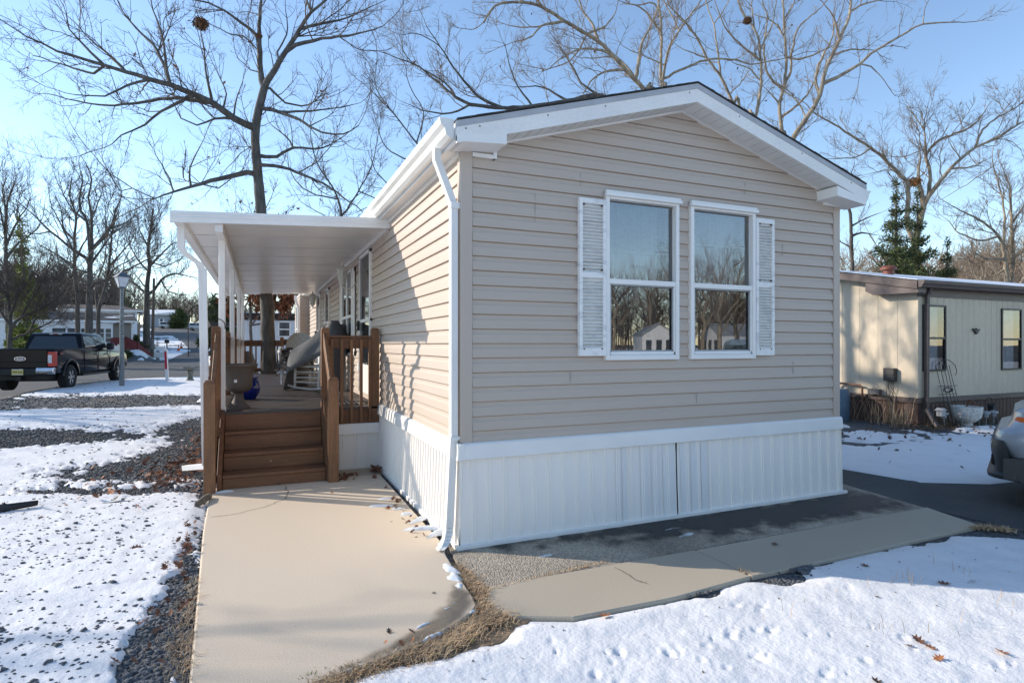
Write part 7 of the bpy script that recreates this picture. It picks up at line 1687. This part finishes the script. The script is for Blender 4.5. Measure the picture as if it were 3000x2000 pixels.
# generic bare trees for the woods farther off; copies share meshes
def generic_tree(seed, H, label, group, mats, detail=.6):
    R_ = np.random.default_rng(seed); root = thing('bare_tree',label,'tree',(0,0,0),group=group); tk = Tubes(); tb = Tubes()
    n = 10; pts = np.array([(R_.normal(0,.12)*i/4, R_.normal(0,.12)*i/4, -.2+H*.62*i/(n-1)) for i in range(n)]); r0 = H*.017
    tk.add(pts, np.linspace(r0*1.15,r0*.4,n), 8)
    for k in range(13):
        t = R_.uniform(.35,1.0) if k > 2 else 1.0; i = min(int(t*(n-1)),n-2); a = 2*PI*k*.382+R_.uniform(-.4,.4); el = R_.uniform(.35,1.1) if t < 1 else R_.uniform(.9,1.3)
        d = np.array([math.cos(a)*math.cos(el),math.sin(a)*math.cos(el),math.sin(el)]); L = H*R_.uniform(.28,.42)*(1.25-.5*t); m = 8; lp_ = [pts[i]]
        for j in range(m-1): d = unit(d+R_.normal(0,.13,3)+np.array([0,0,.06])); lp_.append(lp_[-1]+d*L/(m-1))
        lp_ = np.array(lp_); rl = r0*.45*(1.1-.4*t); tk.add(lp_, np.linspace(rl,rl*.25,m), 5)
        for q in range(int(9*detail*1.6)):
            s_ = R_.uniform(.2,1); kk = min(int(s_*(m-1)),m-2); td = unit(lp_[kk+1]-lp_[kk]); side = unit(np.cross(td,R_.normal(0,1,3)))
            twigs(tb,R_,lp_[kk],unit(td*.7+side*.8+np.array([0,0,.2])),H*R_.uniform(.08,.2),.012+.002*H/8,1,kink=.2,maxlev=2 if detail < .8 else 3,dens=.62*10/H)
    tk.build('trunk',mats[0],root); tb.build('crown',mats[1],root); return root
GW = 'bare woodland trees on the skyline'
gA = generic_tree(101,15,'bare woodland tree on the skyline across the street',GW,(bark_d,twig_d)); gB = generic_tree(102,13,'bare woodland tree on the skyline across the street',GW,(bark_d,twig_d)); gC = generic_tree(103,14,'bare tan woodland tree beyond the cream home',GW,(bark_p,twig_p),.9)
def at_pd(px,D): x,y,_ = pd(px,D); return (x,y,gzf(x,y)-.1)
first = {}
def put(src, loc, rz, s, label):
    if src not in first: first[src] = 1; src.location = loc; src.rotation_euler.z = rz; src.scale = (s,s,s); src['label'] = label; ORI[src] = Vector(loc)
    else: dup(src, loc, rz, label, s)
rw = random.Random(31)
LS = 'bare woodland tree on the skyline across the street'
for i,(px,D,s) in enumerate(((-140,62,1.0),(-40,70,1.05),(60,75,1.1),(150,70,1.0),(190,82,1.15),(345,84,.85),(395,105,.9),(20,58,.8),(-240,60,1.1),(330,120,1.0),(120,110,1.2))):
    put((gA,gB)[i % 2], at_pd(px,D), rw.uniform(0,6), s, LS)
LR = 'bare tan woodland tree beyond the cream home'
for i,(px,D,s) in enumerate(((2440,44,.78),(2540,50,.75),(2590,40,.62),(2800,46,.72),(2870,42,.78),(2925,52,1.0),(3000,44,.9),(3080,50,1.0),(2500,34,.52),(2985,36,.6),(2860,34,.5))):
    x,y,_ = pd(px,D); put(gC, (x,y,-.1), rw.uniform(0,6), s, LR)
for i,(px,D,s) in enumerate(((880,46,.8),(960,40,.75),(1040,44,.85),(730,60,.85),(840,36,.6))):
    x,y,_ = pd(px,D); put(gC, (x,y,-.1), rw.uniform(0,6), s, 'bare woodland tree behind the porch roof and oak')
# trees on the left, outside the picture, whose shade dapples the yard
for i,(x,y,s) in enumerate(((-12,4.4,.7),(-14,6.4,.62),(-17.5,8.0,.85),(-23,11.2,1.0),(-16,18.8,.8),(-23,24,1.0))):
    put((gB,gA)[i % 2], (x,y,-.2), rw.uniform(0,6), s, 'bare tree on the left whose shade falls across the gravel yard')
# far wood closing the view
def far_wood(name, pts, hmin, hmax, n, mat, seed, label=None):
    R_ = np.random.default_rng(seed); tb = Tubes()
    P_ = [np.array(p) for p in pts]; L = [0]
    for a,b in zip(P_[:-1],P_[1:]): L.append(L[-1]+np.linalg.norm((b-a)[:2]))
    for i in range(n):
        s = R_.uniform(0,L[-1]); k = max(j for j in range(len(P_)-1) if L[j] <= s); t = (s-L[k])/(L[k+1]-L[k]); c = P_[k]*(1-t)+P_[k+1]*t+np.array([*R_.normal(0,4,2),0]); H = R_.uniform(hmin,hmax)
        tb.add(np.array([c,c+[R_.normal(0,.3),R_.normal(0,.3),H*.5],c+[R_.normal(0,.8),R_.normal(0,.8),H]]), np.array([H*.016,H*.011,.02]), 4)
        for q in range(26):
            z = R_.uniform(.22,.95)*H; a = R_.uniform(0,6.28); l = H*R_.uniform(.10,.24); e = c+[l*math.cos(a),l*math.sin(a),z+l*R_.uniform(.4,1.2)]
            b0 = c+[0,0,z]; tb.add(np.array([b0,(b0+e)/2+R_.normal(0,.15,3),e]), np.array([.055,.04,.02])*H/10, 3)
            for w_ in range(3): e2 = e+R_.normal(0,.6,3)+[0,0,.4]; tb.add(np.array([(b0+e)/2,(e+e2)/2,e2]), np.array([.03,.02,.012])*H/10, 3)
    o = npmesh(name, np.concatenate(tb.V), np.concatenate(tb.Fq), mat); tag(o,'distant bare brown wood closing the view','wood',kind='stuff'); return o
far_m = pmat('far_twigs',(.16,.12,.095),.9,(.10,.078,.066),.05)
far_wood('far_wood',[(*pd(430,195)[:2],9.2),(*pd(560,190)[:2],8.8),(*pd(760,170)[:2],2)],6,9.5,150,far_m,201)
far_wood('far_wood',[(*pd(-300,105)[:2],3.0),(*pd(120,108)[:2],3.0),(*pd(330,130)[:2],5)],8,13,170,far_m,202)
far_wood('far_wood',[(*pd(2380,70)[:2],0),(*pd(2700,72)[:2],0),(*pd(3150,66)[:2],0)],7,12,170,pmat('far_twigs_tan',(.26,.19,.13),.9,(.17,.125,.09),.05),203)
# across the street behind the viewpoint: seen only as reflections in the front windows
def mirror(px, py, D):                       # where something mirrored in the front wall really stands
    x,y,z = W(px,py,D); return (x,-y,z)
far_wood('far_wood',[(-40,-95,0),(40,-105,0),(130,-95,0)],9,15,300,far_m,204)
GM = 'bare trees mirrored in the front windows'
for i,(px,D,s) in enumerate(((2110,58,1.0),(2160,66,1.0),(1985,50,.85),(1800,75,1.0),(1900,80,1.1),(2240,60,1.0),(2060,80,1.15))):
    x,y,z = mirror(px,1008,D); put(gC, (x,y,0), rw.uniform(0,6), s, 'bare pale tree across the street, mirrored in the tall front windows')
def mirror_house(px, D, rz, wd, label):
    x,y,z = mirror(px,1008,D); t = thing('white_house',label,'house',(x,y,0),rz); h = wd/2
    mb = MB(); mb.prism([(-h,0),(h,0),(h,2.9),(0,2.9+h*.62),(-h,2.9)],1,-10,0); build(mb,'wall',MATS['white_siding'],t,local=True)
    mb = MB(); mb.beam((-h-.2,-5,2.8),(0,-5,3.02+h*.62),10.6,.12,up=(0,0,1)); mb.beam((0,-5,3.02+h*.62),(h+.2,-5,2.8),10.6,.12,up=(0,0,1)); build(mb,'roof',MATS['grey_metal'],t,local=True)
    for k in range(3):
        xx = -h*.6+h*.6*k; mb = MB(); mb.box(xx-.35,xx+.35,-.02,.04,.8,2.1); build(mb,'window',MATS['window_dark'],t,local=True)
mirror_house(1930,75,0.5,4.2,'white gabled house across the street, mirrored in the left front window')
mirror_house(2080,80,1.75,4.6,'long white house across the street, mirrored in the right front window')

# ---------------------------------------------------------------- gravel, dry grass, leaves
def in_hard(x, y):
    m = np.full(x.shape, -1e9)
    for P_ in HARD: m = np.maximum(m, sdist(x,y,P_))
    return m
def stones(n, region, seed, smin, smax, bias):
    R_ = np.random.default_rng(seed); px = R_.uniform(region[0],region[1],n); D = region[2]*(region[3]/region[2])**R_.uniform(0,1,n)
    r = (px-1500)/F*D; x = CX+r*CA+D*SA; y = CY-r*SA+D*CA
    c = cover(x,y); k = (R_.uniform(0,1,n) < np.clip(.5-(c-.0)*9, bias*(1+1.6*np.clip(fbm(x,y,2.0,3,88),-.6,1)), 1)) & (in_hard(x,y) < -.01) & (sdist(x,y,DECKR) < 0) & (sdist(x,y,YARD) > .1)
    x, y, c = x[k], y[k], c[k]; n = len(x); s = (smin+(smax-smin)*R_.uniform(0,1,n)**1.6)*np.where(R_.uniform(0,1,n) < .12, 1.6, 1)
    z = gz(x,y)+np.where(c > .04, snowz(x,y)-gz(x,y)-.004, .0)
    base = np.array([(-1,-1,-.6),(1,-1,-.6),(1,1,-.6),(-1,1,-.6),(-.7,-.7,.6),(.7,-.7,.6),(.7,.7,.6),(-.7,.7,.6)],float)
    V = base[None]*R_.uniform(.55,1.25,(n,8,3)); ang = R_.uniform(0,6.28,n); ca, sa_ = np.cos(ang)[:,None], np.sin(ang)[:,None]
    X = (V[...,0]*ca-V[...,1]*sa_)*s[:,None]*.55*1.25; Y = (V[...,0]*sa_+V[...,1]*ca)*s[:,None]*.55; Z = V[...,2]*s[:,None]*.5+ .25*s[:,None] + X*R_.normal(0,.3,(n,1))
    P_ = np.stack([X+x[:,None],Y+y[:,None],Z+z[:,None]],-1).reshape(-1,3)
    f = np.array([(3,2,1,0),(4,5,6,7),(0,1,5,4),(1,2,6,5),(2,3,7,6),(3,0,4,7)]); Fq = (f[None]+8*np.arange(n)[:,None,None]).reshape(-1,4)
    return P_, Fq
stone_m = pmat('crushed_stone',(.155,.162,.17),.85,(.042,.050,.060),26,lo=.3,hi=.7,detail=2)
acc = []; off = 0
for a in ((60000,(-60,700,2.6,7.0),81,.006,.019,.035),(22000,(-60,640,6.5,14),82,.010,.026,.022),(5000,(-60,640,13,26),83,.016,.034,.012)):
    P_, Fq = stones(*a); acc.append((P_,Fq+off)); off += len(P_)
tag(npmesh('gravel_stones', np.concatenate([a[0] for a in acc]), np.concatenate([a[1] for a in acc]), stone_m, smooth=False), kind='stuff')
# gravel showing along the paved walk on the right
def scatter_line(pts, n, wd, seed):
    R_ = np.random.default_rng(seed); L = len(pts)-1; t = R_.uniform(0,L,n); k = np.minimum(t.astype(int),L-1); f = t-k; P_ = np.array([p[:2] for p in pts]); q = P_[k]*(1-f)[:,None]+P_[k+1]*f[:,None]+R_.normal(0,wd,(n,2)); return q, R_
q, R_ = scatter_line([G(px,py) for px,py in ((1890,1745),(1960,1740),(2040,1728),(2130,1690),(2230,1672),(2330,1660),(2370,1680),(2330,1650))], 900, .035, 84)
k = in_hard(q[:,0],q[:,1]) < -.005; q = q[k]; n = len(q); base = np.array([(-1,-1,-.6),(1,-1,-.6),(1,1,-.6),(-1,1,-.6),(-.7,-.7,.6),(.7,-.7,.6),(.7,.7,.6),(-.7,.7,.6)],float)
V = base[None]*R_.uniform(.5,1.2,(n,8,3))*R_.uniform(.006,.015,(n,1,1)); V[...,0] += q[:,0][:,None]; V[...,1] += q[:,1][:,None]; V[...,2] += .015
f = np.array([(3,2,1,0),(4,5,6,7),(0,1,5,4),(1,2,6,5),(2,3,7,6),(3,0,4,7)]); tag(npmesh('walk_gravel',V.reshape(-1,3),(f[None]+8*np.arange(n)[:,None,None]).reshape(-1,4),stone_m,smooth=False),kind='stuff')
# dry grass
def grass(name, q, R_, hmin, hmax, lean, mat, zb=.0, wid=.0022):
    n = len(q); a = R_.uniform(0,6.28,n); h = R_.uniform(hmin,hmax,n); ln = h*R_.uniform(.2,lean,n); dx, dy = np.cos(a)*ln, np.sin(a)*ln; px_, py_ = -np.sin(a)*wid, np.cos(a)*wid
    z0 = gz(q[:,0],q[:,1])+zb
    V = np.stack([np.stack([q[:,0]-px_,q[:,1]-py_,z0],-1),np.stack([q[:,0]+px_,q[:,1]+py_,z0],-1),np.stack([q[:,0]+dx*.4+px_*.8,q[:,1]+dy*.4+py_*.8,z0+h*.65],-1),np.stack([q[:,0]+dx*.4-px_*.8,q[:,1]+dy*.4-py_*.8,z0+h*.65],-1),np.stack([q[:,0]+dx+px_*.2,q[:,1]+dy+py_*.2,z0+h*.9],-1),np.stack([q[:,0]+dx-px_*.2,q[:,1]+dy-py_*.2,z0+h*.9],-1)],1).reshape(-1,3)
    f = np.array([(0,1,2,3),(3,2,4,5)]); return tag(npmesh(name,V,(f[None]+6*np.arange(n)[:,None,None]).reshape(-1,4),mat,smooth=False),kind='stuff')
straw = pmat('dry_straw',(.60,.43,.26),.85,(.36,.24,.14),5)
lines = [((1255,1965),(1310,1930),(1350,1890),(1400,1830),(1420,1790),(1440,1760),(1470,1735)),]
q1, R_ = scatter_line([G(px,py) for px,py in ((905,2050),(1000,1985),(1130,1948),(1260,1912),(1330,1880),(1420,1830),(1480,1812))], 4200, .055, 91)
q2, R2 = scatter_line([G(px,py) for px,py in ((1420,1800),(1415,1760),(1395,1730),(1370,1700),(1345,1665))], 1700, .028, 92)
q3, R3 = scatter_line([G(px,py) for px,py in ((1430,1738),(1500,1720),(1600,1692),(1700,1670),(1780,1650))], 240, .008, 93)
q4, R4 = scatter_line([G(px,py) for px,py in ((1540,1800),(1640,1790),(1760,1765),(1900,1745),(2060,1705),(2200,1680),(2330,1655),(2480,1612),(2640,1575),(2800,1550),(2890,1552),(2960,1560))], 4200, .026, 94)
q5, R5 = scatter_line([G(px,py) for px,py in ((560,1990),(545,1940),(530,1880),(560,1790),(575,1700))], 700, .05, 95)
qa = np.concatenate([q1,q2,q4,q5]); k = in_hard(qa[:,0],qa[:,1]) < .02
grass('dry_grass', qa[k], R_, .010, .042, 2.4, straw, .012)
grass('crack_grass', q3, R3, .008, .03, 1.2, straw, .016)
moss = pmat('green_weed',(.13,.16,.03),.8,(.08,.09,.02),9)
q6, R6 = scatter_line([G(px,py) for px,py in ((880,2000),(1000,1975),(1100,1955),(1380,1875))], 160, .03, 96); grass('green_weeds', q6, R6, .01, .03, 1.3, moss, .012, .004)
q7, R7 = scatter_line([(x,y) for x,y in ((9.6,2.9),(9.95,3.0),(10.1,3.4),(10.1,4.2))], 120, .10, 97); grass('tall_dead_grass', q7, R7, .25, .95, 1.1, straw, .0, .004)
q8, R8 = scatter_line([(x,y) for x,y in ((9.6,2.7),(10.2,2.6),(11,2.55),(12.5,2.5),(13.5,2.5))], 700, .08, 98); grass('dead_turf', q8, R8, .03, .10, 1.5, pmat('dull_straw',(.22,.16,.09),.9,(.12,.09,.05),5), .02, .004)
qb, Rb = scatter_line([G(px,py,.05) for px,py in ((2600,1690),(2640,1700),(2680,1705),(2230,1790),(2840,1860),(2980,1720),(2700,1640))], 60, .05, 99); grass('snow_stalks', qb, Rb, .03, .10, .8, straw, .045, .0014)
# leaves: oak shaped, curled
LEAF = [(0,-.5),(.10,-.30),(.30,-.28),(.14,-.12),(.42,.02),(.16,.10),(.32,.30),(.10,.28),(0,.5),(-.10,.28),(-.32,.30),(-.16,.10),(-.42,.02),(-.14,-.12),(-.30,-.28),(-.10,-.30)]
def leaf_verts(x, y, z, s, rr, tilt=.35):
    M = Matrix.Rotation(rr.uniform(0,6.28),4,'Z') @ Matrix.Rotation(rr.uniform(-tilt,tilt),4,'X') @ Matrix.Rotation(rr.uniform(-tilt,tilt),4,'Y'); cu = rr.uniform(.3,1.1)
    v = [M @ Vector((p*s, q_*s, s*cu*(p*p+.5*q_*q_))) for p,q_ in [(0,0)]+LEAF]; zm = min(p.z for p in v)
    return [(p.x+x,p.y+y,p.z-zm+z) for p in v], [(0,i,i%16+1) for i in range(1,17)]
rl = random.Random(77)
lv_m = [pmat('leaf_orange',(.42,.17,.07),.75,(.28,.10,.04),20), pmat('leaf_brown',(.20,.085,.045),.8,(.12,.05,.03),20), pmat('leaf_dull',(.13,.085,.055),.85,(.08,.05,.035),20)]
named = [(1772,1793,.095,0,'curled orange oak leaf on the snow just below the paved walk'),(2765,1707,.09,1,'brown oak leaf in the shaded snow at right'),(2534,1650,.07,1,'small dark leaf in the shaded snow near the walk'),(2690,1872,.075,1,'dark red leaf at the top of a leaf trio on the sunny snow'),(2665,1885,.055,1,'small leaf left in a leaf trio on the sunny snow'),(2725,1890,.07,0,'tan leaf right in a leaf trio on the sunny snow'),(2750,1925,.065,0,'orange leaf below the leaf trio on the sunny snow'),(2935,1908,.085,0,'reddish leaf by a footprint near the right bottom corner'),(2570,1995,.07,2,'dull leaf on the snow at the bottom edge'),(2270,1594,.06,2,'flat dull leaf on the shaded paved walk'),(972,1442,.05,0,'small orange leaf on the concrete path below the steps'),(325,1445,.12,0,'orange oak leaf on the gravel left of the steps'),(492,1408,.11,0,'upright orange oak leaf on the gravel beside the steps'),(575,1417,.09,0,'orange leaf pressed against the left newel post'),(400,1605,.09,1,'dark brown leaf on snowy gravel left of the path'),(1140,1850,.05,2,'dark leaf on the damp front of the path'),(1205,1850,.05,1,'dark red leaf beside thin ice on the path'),(1135,1488,.08,0,'tan leaf on the path near the skirting'),(1160,1480,.07,1,'brown leaf close to the white skirting'),(790,1352,.07,1,'brown leaf lying on the second step tread'),(2570,1745,.03,2,'tiny dull leaf on the sunny snow'),(2850,1700,.05,2,'dark leaf in shaded snow at the right edge'),(1270,1735,.03,2,'speck of dark leaf on the concrete path')]
for px,py,s,mi,lab in named:
    zz = .045 if (px > 1300 and py > 1640) else .032
    if py == 1352: p = (*onl[:2], .375) if False else None
    if p is None or py == 1352:
        D = (1.6-.377)*F/(1352-HY); x,y,_ = RD((px-1500)/F*D,D); p = (x,y,.377)
    else: p = G(px,py,zz)
    if 1300 < px and py > 1640:
        p = (p[0],p[1],float(max(snowz(np.array([p[0]]),np.array([p[1]]))[0],.02))+.003)
    mb = MB(); v,f = leaf_verts(*p,s,rl); mb.add(v,f)
    tag(build(mb,'fallen_leaf',lv_m[mi],fixn=False),lab,'leaf',group='single fallen oak leaves')
def leaf_litter(name, spots, mat, seed):
    rr = random.Random(seed); mb = MB()
    for (cx,cy,sx,sy,n,s0,s1,z0) in spots:
        for _ in range(n):
            x,y = rr.gauss(cx,sx),rr.gauss(cy,sy); v,f = leaf_verts(x,y,z0+gzf(x,y)+rr.uniform(0,.02),rr.uniform(s0,s1),rr,.9); mb.add(v,f)
    tag(build(mb,name,mat,fixn=False),kind='stuff')
leaf_litter('leaf_litter',[(-2.35,3.8,.25,.5,170,.06,.11,.03),(-2.15,5.6,.18,1.0,150,.07,.12,.03),(-2.0,.9,.05,.5,26,.05,.09,.02),(-1.98,-.5,.06,.3,20,.04,.08,.02),(-.55,2.72,.06,.09,34,.05,.09,.02),(-.12,2.95,.06,.12,26,.06,.10,.02),(-.22,1.5,.03,.5,12,.04,.07,.02),(-.28,.7,.04,.25,10,.04,.06,.02)],lv_m[1],1)
leaf_litter('leaf_litter',[(-2.6,3.4,.5,.7,26,.06,.10,.03),(-2.3,5.0,.25,.8,24,.06,.10,.03),(-.7,-1.35,.12,.08,3,.03,.05,.03)],lv_m[0],2)
leaf_litter('leaf_litter',[(10.2,2.3,1.2,.35,110,.06,.11,.03),(8.2,2.3,1.6,.7,70,.05,.10,.045),(11.5,1.6,1.5,.5,40,.06,.10,.045),(6.6,1.2,.8,.6,14,.04,.08,.045),(-3.4,2.7,.8,.3,16,.04,.08,.03),(-5,8,1.2,1.2,18,.06,.1,.03)],lv_m[2],3)
rq = np.random.default_rng(404); nd_ = 420; qd = np.stack([rq.uniform(-1.2,4.3,nd_), rq.uniform(-3.6,-1.4,nd_)],1); cd = cover(qd[:,0],qd[:,1]); qd = qd[cd > .05]; zd = snowz(qd[:,0],qd[:,1])+.002; mb = MB()
for (x_,y_),z_ in zip(qd,zd):
    s_ = rl.choice((.006,.008,.011,.018)); v_,f_ = leaf_verts(x_,y_,float(z_),s_,rl,.6); mb.add(v_,f_)
tag(build(mb,'snow_debris',lv_m[2],fixn=False),kind='stuff')
# short log, black edging strip
p = G(600,1478); mb = MB(); mb.tube([(p[0]-.05,p[1]-.16,.05),(p[0],p[1],.06),(p[0]+.03,p[1]+.14,.05)],[.03,.035,.03],9); tag(build(mb,'driftwood_log',pmat('grey_log',(.20,.165,.13),.9,(.10,.08,.065),8,bump=.01,bscale=30),smooth=True),'short split grey log at the corner of the concrete path','log')
p = G(35,1505); mb = MB(); rows = [[(p[0]-.24+.42*i/8, p[1]-.10+.16*i/8+.05*math.sin(j*1.2)*(1-i/12), .03+.075*math.sin(PI*j/4)*(1-.4*i/8)+.02*i/8) for j in range(5)] for i in range(9)]; mb.grid(rows)
o = tag(build(mb,'edging_scrap',blk,smooth=True,fixn=False),'bent black plastic edging scrap lying on the snow at the left edge','scrap'); m_ = o.modifiers.new('thickness','SOLIDIFY'); m_.thickness = .006
mb = MB(); pts = [G(px,py) for px,py in ((300,1480),(380,1475),(460,1480),(540,1480),(590,1474))]; mb.tube([(q_[0],q_[1],.018+.010*math.sin(i*2.1)) for i,q_ in enumerate(pts)],.009,6); tag(build(mb,'landscape_edging',pmat('edging_black',(.03,.028,.028),.7),smooth=True),'thin dark landscape edging line between gravel and snow left of the path','edging')
